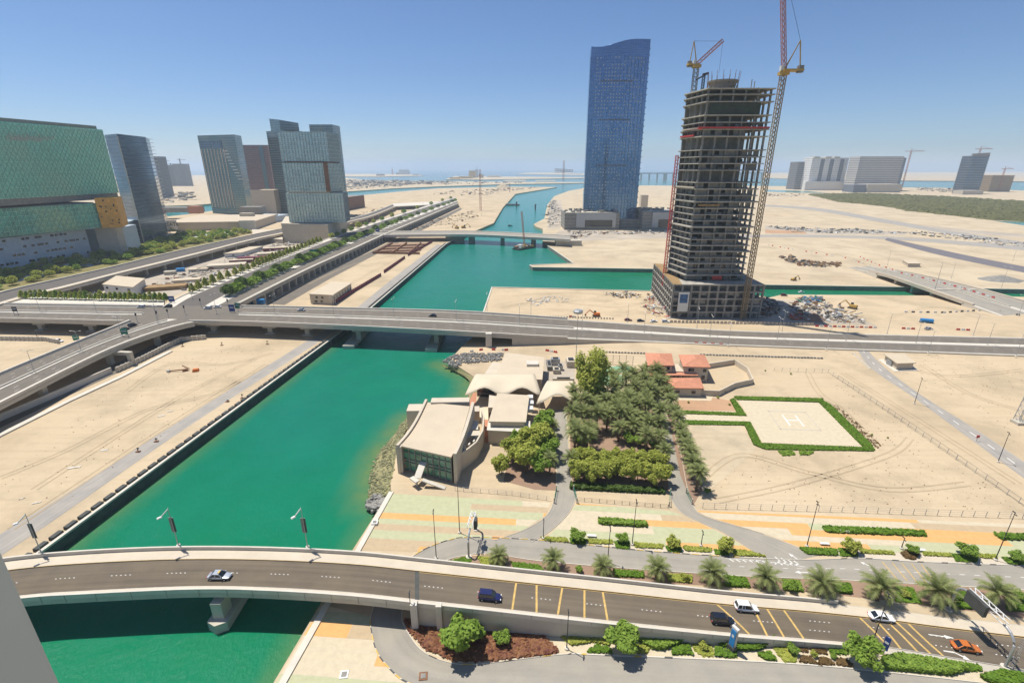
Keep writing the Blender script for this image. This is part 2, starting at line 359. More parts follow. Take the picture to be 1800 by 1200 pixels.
def build_water():
    m, nt, b = _base('sea_water'); p = _pos(nt)
    at_ = nt.nodes.new('ShaderNodeAttribute'); at_.attribute_name = 'shallow'; f = at_.outputs['Fac']
    big = _ramp(nt, _noise(nt, p, .016, 6, .65), .38, .64)
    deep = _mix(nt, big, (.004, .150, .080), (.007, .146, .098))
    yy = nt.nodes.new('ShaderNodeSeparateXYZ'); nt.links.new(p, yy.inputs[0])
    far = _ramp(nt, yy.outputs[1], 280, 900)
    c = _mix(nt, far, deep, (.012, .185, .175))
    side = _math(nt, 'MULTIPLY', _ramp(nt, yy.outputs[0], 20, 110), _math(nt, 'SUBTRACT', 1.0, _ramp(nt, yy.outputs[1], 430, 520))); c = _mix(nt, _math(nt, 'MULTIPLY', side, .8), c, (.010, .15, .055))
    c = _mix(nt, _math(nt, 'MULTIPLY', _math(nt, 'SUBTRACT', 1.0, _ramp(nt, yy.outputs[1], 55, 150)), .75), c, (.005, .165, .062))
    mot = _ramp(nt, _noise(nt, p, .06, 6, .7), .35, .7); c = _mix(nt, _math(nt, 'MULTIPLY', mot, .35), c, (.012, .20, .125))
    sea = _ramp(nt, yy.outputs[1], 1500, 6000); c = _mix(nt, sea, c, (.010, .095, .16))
    n2 = _ramp(nt, _noise(nt, p, .25, 3), .3, .75); f2 = _math(nt, 'MULTIPLY', f, _math(nt, 'ADD', _math(nt, 'MULTIPLY', n2, .5), .6))
    c = _mix(nt, f2, c, (.16, .19, .055)); nt.links.new(c, b.inputs['Base Color'])
    b.inputs['Roughness'].default_value = .14; b.inputs['IOR'].default_value = 1.2; b.inputs['Specular IOR Level'].default_value = .35
    w = nt.nodes.new('ShaderNodeMapping'); nt.links.new(p, w.inputs[0]); w.inputs['Scale'].default_value = (.9, .5, 1)
    _bump(nt, b, _math(nt, 'ADD', _noise(nt, w.outputs[0], 1.3, 5, .7), _math(nt, 'MULTIPLY', _noise(nt, p, .15, 3), 1.5)), .4, .6)
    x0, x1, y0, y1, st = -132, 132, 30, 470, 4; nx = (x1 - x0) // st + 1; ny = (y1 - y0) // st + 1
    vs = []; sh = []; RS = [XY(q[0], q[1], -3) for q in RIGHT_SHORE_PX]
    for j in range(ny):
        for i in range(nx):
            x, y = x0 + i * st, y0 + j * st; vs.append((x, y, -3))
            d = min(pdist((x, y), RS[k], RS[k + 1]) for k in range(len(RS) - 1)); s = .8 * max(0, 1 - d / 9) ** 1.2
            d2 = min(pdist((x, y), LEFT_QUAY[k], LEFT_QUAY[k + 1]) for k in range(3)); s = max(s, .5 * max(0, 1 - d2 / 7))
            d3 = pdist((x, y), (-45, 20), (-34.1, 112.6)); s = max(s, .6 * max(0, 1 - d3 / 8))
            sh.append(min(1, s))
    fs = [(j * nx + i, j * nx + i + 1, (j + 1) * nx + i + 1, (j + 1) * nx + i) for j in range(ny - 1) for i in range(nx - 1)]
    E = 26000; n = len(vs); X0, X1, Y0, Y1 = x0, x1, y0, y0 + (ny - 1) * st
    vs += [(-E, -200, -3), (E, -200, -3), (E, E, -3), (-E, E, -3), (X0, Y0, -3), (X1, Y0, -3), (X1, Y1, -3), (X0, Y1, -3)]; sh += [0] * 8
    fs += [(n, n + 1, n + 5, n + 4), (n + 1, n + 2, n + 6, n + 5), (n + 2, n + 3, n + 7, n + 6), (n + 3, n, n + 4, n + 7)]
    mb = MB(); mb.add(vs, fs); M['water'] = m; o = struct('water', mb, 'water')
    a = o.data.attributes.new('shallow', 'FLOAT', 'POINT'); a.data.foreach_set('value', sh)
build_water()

LEFT_FAR = [XY(*p) for p in ((900, 328.2), (771, 331), (690, 338), (610, 345.5), (520, 352), (440, 360), (345, 375), (280, 382))]
land_left = LEFT_QUAY + LEFT_FAR + [(-1900, 1000), (-1900, -60)]
struct('left_island', MB().prism(land_left, -6, 0, bottom=False), 'sand')
land_right = [(-54, -60), (-41.9, 59.6), (-37.7, 91.2), (-34.1, 112.6)] + [XY(*p) for p in RIGHT_LAND_PX] + \
    [XY(*p) for p in ((800, 622), (813, 608), (836, 588), (848, 555), (865, 505), (1145, 512), (1343, 520.5), (1352, 523), (1375, 517.5), (1590, 519), (1700, 520), (1800, 521.5))] + [(1500, 318), (1500, -60)]
struct('right_bank', MB().prism(land_right, -6, 0, bottom=False), 'sand')
land_mid = [XY(*p) for p in ((954, 426), (1008, 463), (931, 466), (937, 470), (1145, 473), (1342, 501), (1589, 505), (1800, 509))] + [(1500, 350), (3600, 1200)] + \
    [XY(*p) for p in ((1800, 335), (1700, 331), (1600, 329.5), (1420, 328), (1350, 327), (1200, 326.5), (1135, 326), (1080, 326.5), (1030, 330), (1000, 335.5), (974, 345), (962, 360), (957, 384), (938, 394), (942, 398), (954, 402))]
struct('north_island', MB().prism(land_mid, -6, 0, bottom=False), 'sand2')
land_outer = [XY(*p) for p in ((-200, 376), (0, 370), (340, 361), (450, 352), (610, 337), (690, 331.5), (770, 328), (880, 324.3), (980, 322.6), (1034, 321.6), (1034, 320.4), (900, 320), (800, 318.8), (700, 318), (640, 316), (600, 312), (400, 308), (-200, 308))]
struct('outer_island', MB().prism(land_outer, -6, .5, bottom=False), 'sand2')
for k, pts in enumerate((((588, 310.5), (660, 311), (744, 309.2), (735, 307), (640, 305.8), (596, 306)), ((783, 315.5), (850, 316.4), (886, 315.6), (1030, 313.6), (1030, 312), (890, 310.8), (800, 310)),
             ((905, 306), (1034, 308.3), (1034, 304.8), (985, 303.4), (930, 303.6)))):
    struct('port_island', MB().prism([XY(*p) for p in pts], -6, 1.5, bottom=False), 'sand2')
struct('far_shore', MB().prism([XY(*p) for p in ((1340, 312.5), (1420, 316), (1600, 318), (1900, 320), (2100, 303), (1800, 302), (1345, 304))], -6, 1.5, bottom=False), 'sand')

# colour differences of the ground itself
sheet('park_ground', [(0, 452), (150, 452), (205, 440), (255, 425), (330, 412), (430, 404), (452, 408), (361, 430), (194, 469), (0, 512), (-250, 560), (-250, 470)], 'park', .03)
sheet('yard_ground', [(200, 478), (280, 466), (446, 424), (505, 400), (640, 400), (560, 424), (440, 468), (330, 510), (270, 536), (60, 520)], 'dirt', .03)
sheet('cleared_yard', [(1150, 500), (1142, 512), (1176, 560), (1340, 565), (1540, 572), (1500, 556), (1420, 530), (1350, 524)], 'dirt', .04)
sheet('works_strip', [(958, 424), (1000, 424), (1190, 418), (1190, 408), (985, 404.5)], 'dirt', .05); sheet('works_strip', [(962, 402), (984, 403), (992, 380), (985, 352), (972, 352), (966, 372)], 'dirt', .055)
for k, pts in enumerate((((1345, 396), (1430, 402), (1500, 404), (1600, 408), (1590, 413), (1345, 411)), ((1345, 373), (1400, 375), (1390, 380), (1345, 381)), ((1620, 395), (1700, 404), (1800, 412), (1800, 418), (1700, 410)), ((1370, 350), (1440, 354), (1470, 357), (1380, 356)))):
    sheet('gravel_patch', pts, 'dirt' if k % 2 == 0 else 'sand', .06 + .01 * k)
sheet('stained_gravel', [(1345, 404), (1410, 406), (1420, 411), (1345, 410)], 'red_soil', .12)
M['lagoon'] = mat('lagoon_water', (.06, .24, .22), .15, var=.1, scale=.01)
sheet('lagoon', [(1745, 388), (1800, 390), (1850, 396), (1800, 396.5)], 'lagoon', .1)
sheet('lagoon', [(1345, 333.5), (1420, 336), (1455, 339.5), (1400, 339), (1345, 337)], 'lagoon', .1)
sheet('sand_lot', [(1190, 742), (1300, 745), (1330, 790), (1250, 860), (1225, 860)], 'sand2', .03)
sheet('red_garden', [(1185, 700), (1240, 697), (1292, 705), (1300, 722), (1190, 720)], 'red_soil', .03)
sheet('grove_soil', [(1000, 700), (1150, 690), (1172, 790), (1176, 862), (1005, 858)], 'bed', .03)
sheet('grove_soil', [(895, 800), (975, 790), (978, 862), (940, 860), (885, 845)], 'bed', .03)
sheet('grove_soil', [(1172, 720), (1190, 740), (1235, 860), (1218, 888), (1196, 835)], 'bed', .035)

# ---------------------------------------------------------------- ground roads
def ground_road(name, A, B, m, dz=.02, n=5):
    r = Road([(*p, 0) for p in A], [(*p, 0) for p in B], n); struct(name, r.rib(0, 1, dz), m); return r
quay_road = ground_road('quay_road', [(-80, 985), (80, 890), (300, 750), (535, 602), (612, 553), (690, 490), (768, 430)], [(-80, 1030), (108, 905), (330, 750), (558, 602), (632, 553), (706, 492), (780, 431)], 'track', .02)
serv = ground_road('service_road', [(1800, 1245), (1400, 1250), (1000, 1245), (800, 1225), (719, 1200), (690, 1180), (664, 1148), (654, 1115), (652, 1083), (668, 1040), (700, 1000), (737, 970), (785, 950), (830, 944), (960, 950), (1150, 969), (1380, 983), (1514, 981), (1613, 987), (1830, 995)],
                   [(1800, 1208), (1420, 1168), (1060, 1151), (985, 1150), (862, 1165), (800, 1166), (747, 1147), (718, 1113), (706, 1083), (716, 1050), (745, 1015), (782, 986), (818, 976), (864, 973), (952, 986), (1146, 1002), (1320, 1013), (1455, 1018), (1560, 1023), (1830, 1038)], 'service', .02)
drive_w = ground_road('driveway', [(872, 949), (925, 930), (962, 905), (976, 872), (979, 840), (978, 790), (972, 720)], [(934, 952), (968, 932), (1000, 900), (1012, 868), (1004, 840), (999, 790), (994, 720)], 'service', .03)
drive_e = ground_road('driveway', [(1360, 992), (1270, 935), (1205, 905), (1182, 880), (1176, 850), (1172, 790), (1160, 735), (1140, 680)], [(1440, 976), (1340, 938), (1240, 908), (1217, 886), (1206, 850), (1194, 790), (1172, 735), (1150, 680)], 'service', .03)
side_road = ground_road('side_road', [(1500, 608), (1508, 617), (1531, 647), (1607, 699), (1713, 777), (1830, 862)], [(1530, 608), (1527, 617), (1566, 655), (1627, 699), (1713, 753), (1830, 832)], 'track', .02)
far_road = ground_road('far_road', [(1200, 415), (1345, 412.5), (1500, 414), (1620, 419), (1900, 440)], [(1200, 420), (1345, 417), (1500, 418.5), (1620, 424.5), (1900, 449)], 'track', .06)
far_road2 = ground_road('far_road', [(1345, 360), (1440, 366), (1560, 386), (1680, 407), (1800, 425)], [(1345, 363), (1430, 370), (1550, 391), (1670, 412), (1800, 432)], 'track', .07)
far_road3 = ground_road('far_road', [(1560, 418), (1640, 436), (1720, 453), (1850, 478)], [(1555, 422), (1630, 443), (1715, 462), (1850, 489)], 'purple', .08)
for r, ts in ((serv, (0.012, .988)), ):      # kerbs with black and yellow blocks at the bends
    k = thing('kerb_line', 'pale kerb with yellow and black blocks along the looping service road', 'kerb', tuple(r.pt(20, 0)))
    r.rib(-.012, .012, .14, .14).build('kerb_stone', 'conc_l', k); r.rib(.988, 1.012, .14, .14).build('kerb_stone', 'conc_l', k)
    i = 0; u = r.u[8]
    while u < r.u[-1] - 4:
        i0, i1 = r.idx(u), r.idx(u + 1.5); x = r.pt(i0, 0).x
        if u < r.u[35] + 3 or (r.u[54] < u < r.u[78]):
            mb = MB(); r.rib(-.014, .014, .148, .14, i0, i1, mb); mb.build('kerb_block', 'kerb_y' if i % 2 else 'kerb_b', k)
        if u > r.u[82]:
            mb = MB(); r.rib(-.014, .014, .148, .14, i0, i1, mb)
            if i % 3 == 0: mb.build('kerb_block', 'kerb_b', k)
        if i % 3 == 0 and u < r.u[30]:
            mb = MB(); r.rib(.986, 1.014, .148, .14, i0, i1, mb); mb.build('kerb_block', 'kerb_y' if i % 2 else 'kerb_b', k)
        u += 1.9; i += 1
struct('road_marking', serv.dashes(.5, .14, 1.2, 2.0, .035, serv.u[78]), 'line_w')
struct('road_marking', side_road.dashes(.5, .3, 3, 5, .035), 'line_w')
mbk = MB(); drive_w.rib(-.03, 0, .12, .12, mb=mbk); drive_w.rib(1, 1.03, .12, .12, mb=mbk); drive_e.rib(-.03, 0, .12, .12, mb=mbk, i0=6); drive_e.rib(1, 1.03, .12, .12, mb=mbk, i0=5)
struct('driveway_kerb', mbk, 'conc')

# coloured paving bands of the promenade, each band a piece
def clip_half(poly, px, py, nx, ny):
    out = []
    for i in range(len(poly)):
        a, b = poly[i], poly[(i + 1) % len(poly)]
        da = (a[0] - px) * nx + (a[1] - py) * ny; db = (b[0] - px) * nx + (b[1] - py) * ny
        if da >= 0: out.append(a)
        if da * db < 0: t = da / (da - db); out.append((a[0] + t * (b[0] - a[0]), a[1] + t * (b[1] - a[1])))
    return out
def promenade(pts, ang, w, seed, extra=()):
    poly = [XY(*p) for p in pts]; base = sheet('promenade', pts, 'conc_l', .012); rr = random.Random(seed)
    dx, dy = math.cos(ang), math.sin(ang); nx, ny = -dy, dx
    s = [p[0] * dx + p[1] * dy for p in poly]; n = [p[0] * nx + p[1] * ny for p in poly]
    v = min(n); row = 0; last = -1
    while v < max(n):
        ww = w * rr.choice((.8, 1, 1, 1.25)); strip = clip_half(clip_half(poly, nx * v, ny * v, nx, ny), nx * (v + ww - .04), ny * (v + ww - .04), -nx, -ny)
        u = min(s) - rr.random() * 20
        while u < max(s) and len(strip) > 2:
            L = rr.uniform(22, 60); c = rr.choice([k for k in (0, 0, 0, 1, 1, 2, 2, 3) if k != last]); last = c
            cell = clip_half(clip_half(strip, dx * u, dy * u, dx, dy), dx * (u + L - .04), dy * (u + L - .04), -dx, -dy)
            if len(cell) > 2: sheet('paving_band', cell, 'pave%d' % c, .024 - 0 * row, base, px=False)
            u += L
        v += ww; row += 1
A0 = math.atan2(-2.2, 30)
def strip_px(name, a, b, w, m='line_w', z=.04):
    p, q = G(*a), G(*b); d = (q - p).normalized(); n = Vector((-d.y, d.x, 0)) * w / 2; struct(name, MB().quad((p.x - n.x, p.y - n.y, z), (q.x - n.x, q.y - n.y, z), (q.x + n.x, q.y + n.y, z), (p.x + n.x, p.y + n.y, z)), m)
for k in range(5): strip_px('rumble_bar', (1551 + k * 17, 987 + k * 1), (1578 + k * 17, 1019 + k * 2), .22, 'line_y')
for k in range(7): strip_px('hatch_mark', (1282 + k * 11, 982 + k * .4), (1290 + k * 11, 986.5 + k * .4), .28)
for k in range(4): strip_px('hatch_mark', (1362 + k * 11, 978 + k * 2.4), (1371 + k * 11, 986 + k * 1.6), .3); strip_px('hatch_mark', (1371 + k * 11, 986 + k * 1.6), (1362 + k * 11, 991 + k * .9), .3)
strip_px('edge_mark', (1275, 981), (1340, 985), .14); strip_px('edge_mark', (1340, 985), (1415, 996), .14)
def ground_arrow(a, b):
    p, q = G(*a), G(*b); d = (q - p).normalized(); n = Vector((-d.y, d.x, 0)); L = (q - p).length; z = Vector((0, 0, .04)); struct('lane_arrow', MB().quad(p - n * .12 + z, p + d * L * .6 - n * .12 + z, p + d * L * .6 + n * .12 + z, p + n * .12 + z).quad(p + d * L * .6 - n * .45 + z, q + z, p + d * L * .6 + n * .45 + z), 'line_w')
ground_arrow((1404, 984), (1386, 972)); ground_arrow((1530, 995), (1512, 987)); ground_arrow((1420, 1006), (1397, 1005))
promenade([(688, 867), (968, 883), (960, 905), (920, 931), (872, 948), (830, 943), (785, 949), (737, 969), (622, 966)], A0, 2.3, 3)
promenade([(1014, 884), (1178, 898), (1202, 906), (1262, 934), (1330, 972), (1150, 958), (960, 945), (972, 933), (1003, 900)], A0, 2.3, 8)
promenade([(1225, 897), (1900, 925), (1900, 985), (1410, 962), (1342, 937), (1240, 906)], A0, 2.3, 5)
promenade([(566, 1062), (651, 1083), (653, 1115), (663, 1148), (689, 1180), (718, 1200), (798, 1226), (460, 1240)], A0, 2.5, 12)
mbq = MB(); a, b = Vector((-45.6, 20, 0)), Vector((-34.1, 112.6, 0))
mbq.bar(a + Vector((.5, 0, .15)), b + Vector((.5, 0, .15)), 1.3, .3)
qc = tag(mbq.build('quay_coping', 'conc_l'), 'pale stone coping along the promenade edge above the green canal', 'quay wall')
# left quay: pale coping with a row of dark parapet panels behind it
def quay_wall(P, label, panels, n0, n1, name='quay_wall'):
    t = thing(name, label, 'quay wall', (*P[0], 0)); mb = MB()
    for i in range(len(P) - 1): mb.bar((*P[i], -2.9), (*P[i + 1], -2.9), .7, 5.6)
    mb.build('wall_face', 'quay_algae_shade' if panels else 'quay_dry', t); mb = MB()
    for i in range(len(P) - 1): mb.bar((*P[i], .2), (*P[i + 1], .2), .9, .5)
    mb.build('coping', 'conc_l', t)
    if not panels: return
    a, b = Vector((*P[n0], 0)), Vector((*P[n1], 0)); L = (b - a).length; d = (b - a).normalized(); nrm = Vector((-d.y, d.x, 0)); k = 0; first = None
    rz = math.atan2(d.y, d.x); pm = MB().obox((0, 0, .45), (2.8, 1.25, .9), 0, .94)
    while k * 3.7 + 3 < L:
        p = a + d * (k * 3.7 + 1.6) + nrm * 1.25
        if not first: first = pm.build('parapet_panel', 'dark_panel', t, loc=p - t.location); first.rotation_euler = (0, 0, rz)
        else: child(first.data, 'parapet_panel', t, p - t.location, rz)
        k += 1
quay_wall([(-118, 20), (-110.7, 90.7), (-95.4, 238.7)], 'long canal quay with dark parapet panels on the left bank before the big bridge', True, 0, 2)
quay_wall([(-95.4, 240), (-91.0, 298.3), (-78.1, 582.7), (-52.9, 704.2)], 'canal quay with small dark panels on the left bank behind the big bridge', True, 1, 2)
quay_wall([XY(836, 588), XY(848, 555), XY(865, 505), XY(1145, 512)], 'pale quay edge round the sandy point beside the unfinished tower', False, 0, 0)
quay_wall([XY(954, 426), XY(1008, 463), XY(931, 466), XY(937, 470), XY(1145, 473), XY(1342, 501), XY(1589, 505), XY(1800, 509)], 'grey quay wall on the far side of the side channel', False, 0, 0)

# ================================================================ BRIDGES AND VIADUCTS
def pier(mb, x, y, z0, z1, w=2.2, d=1.6, cap=None, rz=0):
    mb.obox((x, y, (z0 + z1) / 2), (w, d, z1 - z0), rz)
    if cap: mb.obox((x, y, z1 - .6), (cap, d * 1.15, 1.3), rz)
    return mb
# --- near bridge
A = [(-160, 1004, 6.3), (20, 977, 6.3), (160, 965, 6.3), (315, 959, 6.3), (470, 960, 6.3), (620, 967, 6.3), (740, 979, 6.1), (880, 994, 5.5), (1060, 1013, 4.2), (1270, 1036, 2.6), (1420, 1049, 1.6), (1550, 1063, 1.15), (1665, 1077, 1.1), (1850, 1096, 1.1)]
B = [(-160, 1075, 6.3), (36, 1051, 6.3), (138, 1044, 6.3), (344, 1035, 6.3), (482, 1038, 6.3), (620, 1047, 6.3), (740, 1060, 6.1), (880, 1075, 5.5), (1060, 1095, 4.2), (1270, 1116, 2.6), (1420, 1128, 1.6), (1550, 1140, 1.15), (1660, 1158, 1.1), (1850, 1192, 1.1)]
NB = Road(A, B, 6)
nb = thing('road_bridge', 'curved beige road bridge crossing the green canal in the foreground', 'bridge', tuple(NB.pt(24, .5)))
iAb = NB.near_x(-20)                      # abutment on the right bank
iPe = NB.near_x(67)                       # near parapet runs out here
NB.rib(0, 1, -1.02, 1.1, 0, iAb).build('deck', 'conc', nb)
NB.rib(.12, .88, -2.1, .9, 0, iAb).build('box_girder', 'conc', nb)
NB.rib(.0, 1, -1.02, 0, iAb, None, zmin=-.2).build('retaining_wall', 'conc', nb)
NB.rib(.255, .87, -1.0).build('road_surface', 'asphalt', nb)
NB.rib(.04, .255, -.82, .25).build('sidewalk', 'cream', nb)
NB.rib(.87, .965, -.86, .2, 0, iPe + 2).build('sidewalk', 'cream', nb)
NB.rib(0, .03, 0, 1.1, 0, NB.near_x(64)).build('parapet', 'conc_l', nb)
NB.rib(.965, 1.0, 0, 1.1, 0, iPe).build('parapet', 'conc_l', nb)
mbj = MB(); u = 4
while u < NB.u[int(iPe)]:
    i = NB.idx(u); mbj.bar(NB.pt(i, 1.003, -1.9 if i < iAb else -.9), NB.pt(i, 1.003, -.02), .05); u += 6
mbj.build('panel_joints', 'conc_d', nb)['kind'] = 'stuff'
NB.rib(.252, .258, -.78, .1, 0, None).build('edge_line', 'line_y', nb)
NB.rib(.266, .274, -.992, 0, iAb).build('edge_line', 'line_y', nb)
NB.rib(.852, .858, -.992, 0).build('edge_line', 'line_w', nb)
NB.dashes(.56, .16, .5, .7, -.988, 0).build('lane_studs', 'line_w', nb) if False else None
mbd = MB(); u = 3
while u < NB.u[-1] - 6:
    for k in range(5):
        i = NB.idx(u + k * .9); j = NB.idx(u + k * .9 + .3)
        for t in ((.56,) if u < NB.u[60] else (.46, .66)): mbd.quad(NB.pt(i, t - .007, -.988), NB.pt(i, t + .007, -.988), NB.pt(j, t + .007, -.988), NB.pt(j, t - .007, -.988))
    u += 11
mbd.build('lane_studs', 'line_w', nb)['kind'] = 'stuff'
def on_road(px, py, R, dz):
    """nearest spot of road R's surface seen at the photo point"""
    best = None
    for i in range(R.n - 1):
        for s in range(4):
            for t in [k / 40 for k in range(41)]:
                p = R.pt(i + s / 4, t, dz); dep = p.y * CP - (p.z - CAM_H) * SP
                if dep <= 1: continue
                q = (900 + FPX * p.x / dep, 600 - FPX * (p.y * SP + (p.z - CAM_H) * CP) / dep); e = (q[0] - px) ** 2 + (q[1] - py) ** 2
                if best is None or e < best[0]: best = (e, i + s / 4, t, p)
    return best[1], best[2], best[3]
for (xa, ya, xb, yb) in ((906, 1021, 901, 1066), (946, 1024, 942, 1070), (986, 1028, 984, 1075), (1024, 1032, 1026, 1080), (1063, 1036, 1068, 1084), (1264, 1053, 1316, 1108), (1324, 1058, 1347, 1112), (1350, 1060, 1379, 1118), (1379, 1063, 1410, 1123),
                         (1513, 1073, 1561, 1143), (1537, 1075, 1584, 1147), (1557, 1076, 1610, 1153), (1577, 1077, 1637, 1157), (1599, 1079, 1661, 1160)):
    ia, _, pa = on_road(xa, ya, NB, -1); ib, _, pb = on_road(xb, yb, NB, -1); pa = NB.pt(ia, .276, -.984); pb = NB.pt(ib, .85, -.984); mb = MB(); w = .2; N = 6
    for k in range(N):
        p = NB.pt(ia + (ib - ia) * k / N, .276 + .574 * k / N, -.984); q = NB.pt(ia + (ib - ia) * (k + 1) / N, .276 + .574 * (k + 1) / N, -.984)
        mb.quad((p.x - w, p.y, p.z), (q.x - w, q.y, q.z), (q.x + w, q.y, q.z), (p.x + w, p.y, p.z))
    mb.build('rumble_bar', 'line_y', nb)
def arrow(px, py, bend=0):
    i, t, p = on_road(px, py, NB, -1); d = (NB.pt(min(i + .4, NB.n - 1.01), t) - NB.pt(i, t)); d.z = 0; d.normalize(); n = Vector((-d.y, d.x, 0)); z = Vector((0, 0, .02)); p = p + z; mb = MB()
    if bend: e = p + d * 1.4; mb.quad(p - d * 2 - n * .12, p - d * .2 - n * .15, p - d * .2 + n * .15, p - d * 2 + n * .12); f = (d * .8 - n * .6).normalized(); g = Vector((-f.y, f.x, 0)); mb.quad(p - d * .2 - n * .15, p + f * 1.1 - g * .15, p + f * 1.1 + g * .15, p - d * .2 + n * .15); mb.quad(p + f * 1.1 - g * .5, p + f * 2.2, p + f * 1.1 + g * .5)
    else: mb.quad(p - d * 2.2 - n * .1, p + d * .6 - n * .1, p + d * .6 + n * .1, p - d * 2.2 + n * .1); mb.quad(p + d * .6 - n * .42, p + d * 2.1, p + d * .6 + n * .42)
    mb.build('lane_arrow', 'line_w', nb)
arrow(1638, 1094); arrow(1657, 1117); arrow(1681, 1147, 1)
NB.rib(.26, .87, -.985, 0, NB.near_x(-19.9), NB.near_x(-19.0)).build('expansion_joint', 'dark_panel', nb)
for px in (-60, 395):
    c = NB.pt(NB.near_x(G(px, 1010, 6).x), .5); mb = MB(); mb.prism([(c.x - 2, c.y - 7.2), (c.x, c.y - 8.2), (c.x + 2, c.y - 7.2), (c.x + 2, c.y + 6), (c.x - 2, c.y + 6)], -5, -.8)
    mb.build('pile_cap', 'conc', nb); m2 = MB(); m2.obox((c.x, c.y + 1.5, .9), (2.2, 5, 4.4)); m2.obox((c.x, c.y - 5, .9), (2.2, 3, 4.4)); m2.build('pier', 'conc', nb)
mb = MB(); p = NB.pt(iAb, 1.0, 0); q = NB.pt(iAb + 1.1, 1.0, 0); mb.bar((p.x, p.y - .25, -.3), (p.x, p.y - .25, 6.4), 1.3); mb.build('abutment', 'conc_l', nb); mb = MB(); mb.bar((q.x + 2.2, q.y - .2, -.3), (q.x + 2.2, q.y - .2, 6.2), 1.1); mb.build('abutment', 'conc_l', nb)

# --- big bridge road across the middle
def zr(x): return 8 if x < 600 else (8 - (x - 600) / 200 * .8 if x < 800 else (7.2 - (x - 800) / 330 * 6.6 if x < 1130 else .6))
A = [(-60, 531), (120, 534), (250, 536), (420, 536), (600, 539.5), (800, 545), (960, 555), (1130, 567), (1280, 577), (1500, 583), (1900, 592)]
B = [(-60, 557), (110, 560.5), (215, 563), (400, 563.5), (600, 571), (800, 581), (960, 590), (1130, 597), (1280, 603), (1500, 611), (1900, 625)]
MR = Road([(x, y, zr(x) + 1) for x, y in A], [(x, y, zr(x) + 1) for x, y in B], 6)
mr = thing('highway_bridge', 'wide pale highway bridge with two carriageways spanning the canal in mid scene', 'bridge', tuple(MR.pt(24, .5)))
iE = MR.near_x(0)
MR.rib(0, 1, -1.02, 1.6, 0, iE).build('deck', 'conc', mr)
MR.rib(.08, .44, -2.5, 1.0, 0, iE).build('box_girder', 'conc', mr); MR.rib(.56, .92, -2.5, 1.0, 0, iE).build('box_girder', 'conc', mr)
MR.rib(0, 1, -1.02, 0, iE, None, zmin=-.3).build('embankment', 'conc', mr)
MR.rib(.05, .44, -.99).build('road_surface', 'asphalt2', mr); MR.rib(.56, .95, -.99).build('road_surface', 'asphalt2', mr)
jx0, jx1 = MR.near_x(G(232, 556, 9).x), MR.near_x(G(418, 550, 9).x)          # the junction is open between these
for a_, b_ in ((0, jx0), (jx1, MR.n - 1)): MR.rib(.44, .56, -.8, .25, a_, b_).build('median', 'conc_l', mr)
for a_, b_ in ((0, jx0), (jx1, iE + 4)): MR.rib(.485, .505, 0, .9, a_, b_).build('median_barrier', 'conc_l', mr)
MR.rib(.44, .56, -.985, 0, jx0, jx1).build('road_surface', 'asphalt2', mr)
iP = MR.near_x(30)
for a_, b_ in ((0, MR.near_x(G(288, 536, 9).x, 0)), (MR.near_x(G(424, 536, 9).x, 0), iP)): MR.rib(0, .022, 0, 1.2, a_, b_).build('parapet', 'conc_l', mr)
for a_, b_ in ((0, MR.near_x(G(217, 563, 9).x, 1)), (MR.near_x(G(330, 564, 9).x, 1), iP)): MR.rib(.978, 1.0, 0, 1.2, a_, b_).build('parapet', 'conc_l', mr)
mb = MB()
for t in (.18, .31, .69, .82): MR.dashes(t, .14, 2, 7, -.975, 0, None, mb)
mb.build('lane_dashes', 'line_w', mr)['kind'] = 'stuff'
mb = MB()
for t in (.06, .43, .57, .94): MR.rib(t - .003, t + .003, -.976, mb=mb)
mb.build('edge_line', 'line_w', mr)
for k, px in enumerate((-20, 90, 195, 330, 440, 512)):
    c = MR.near_x(G(px, 590, 4).x)
    for t in (.24, .76):
        p = MR.pt(c, t); mb = MB(); pier(mb, p.x, p.y, -1, p.z - 4.4, 2.4, 2.0, 7); mb.obox((p.x, p.y, .3), (5, 4, .8)); mb.build('pier', 'conc', mr)
for px in (612, 760):
    c = MR.near_x(G(px, 592, 3).x)
    for t in (.24, .76):
        p = MR.pt(c, t); mb = MB(); pier(mb, p.x, p.y, -2, p.z - 4.4, 2.4, 2.0, 6); mb.build('pier', 'conc', mr)
    p = MR.pt(c, .5); mb = MB(); mb.obox((p.x, p.y - 2, -2.6), (6, (MR.pt(c, 0) - MR.pt(c, 1)).length * .95, 2.6)); mb.build('pile_cap', 'conc', mr)
mb = MB(); p = MR.pt(iE - 1.6, 1.0); mb.bar((p.x, p.y - .4, -.3), (p.x, p.y - .4, p.z - .05), 3.0); mb.build('abutment', 'conc_l', mr)

# --- elevated junction road to the lower left
CR = Road([(262, 548, 9), (215, 566, 9), (120, 604, 9), (0, 653, 9), (-150, 716, 9)], [(400, 560, 9), (326, 568, 9), (203, 608, 9), (0, 707, 9), (-150, 782, 9)], 6)
cr = thing('elevated_road', 'elevated road branching from the junction down to the left edge', 'viaduct', tuple(CR.pt(8, .5)))
i0 = 5
CR.rib(0, 1, -1.03, 1.6, i0).build('deck', 'conc', cr); CR.rib(0, .03, 0, 1.2, i0).build('parapet', 'conc_l', cr); CR.rib(.95, 1.0, 0, 1.4, i0).build('parapet', 'conc_l', cr)
CR.rib(.05, .42, -.985, 0, 2).build('road_surface', 'asphalt2', cr); CR.rib(.54, .93, -.985, 0, 2).build('road_surface', 'asphalt2', cr); CR.rib(.42, .54, -.8, .2, 3).build('median', 'conc_l', cr); CR.rib(.47, .49, -.2, .6, 4).build('median_barrier', 'conc_l', cr)
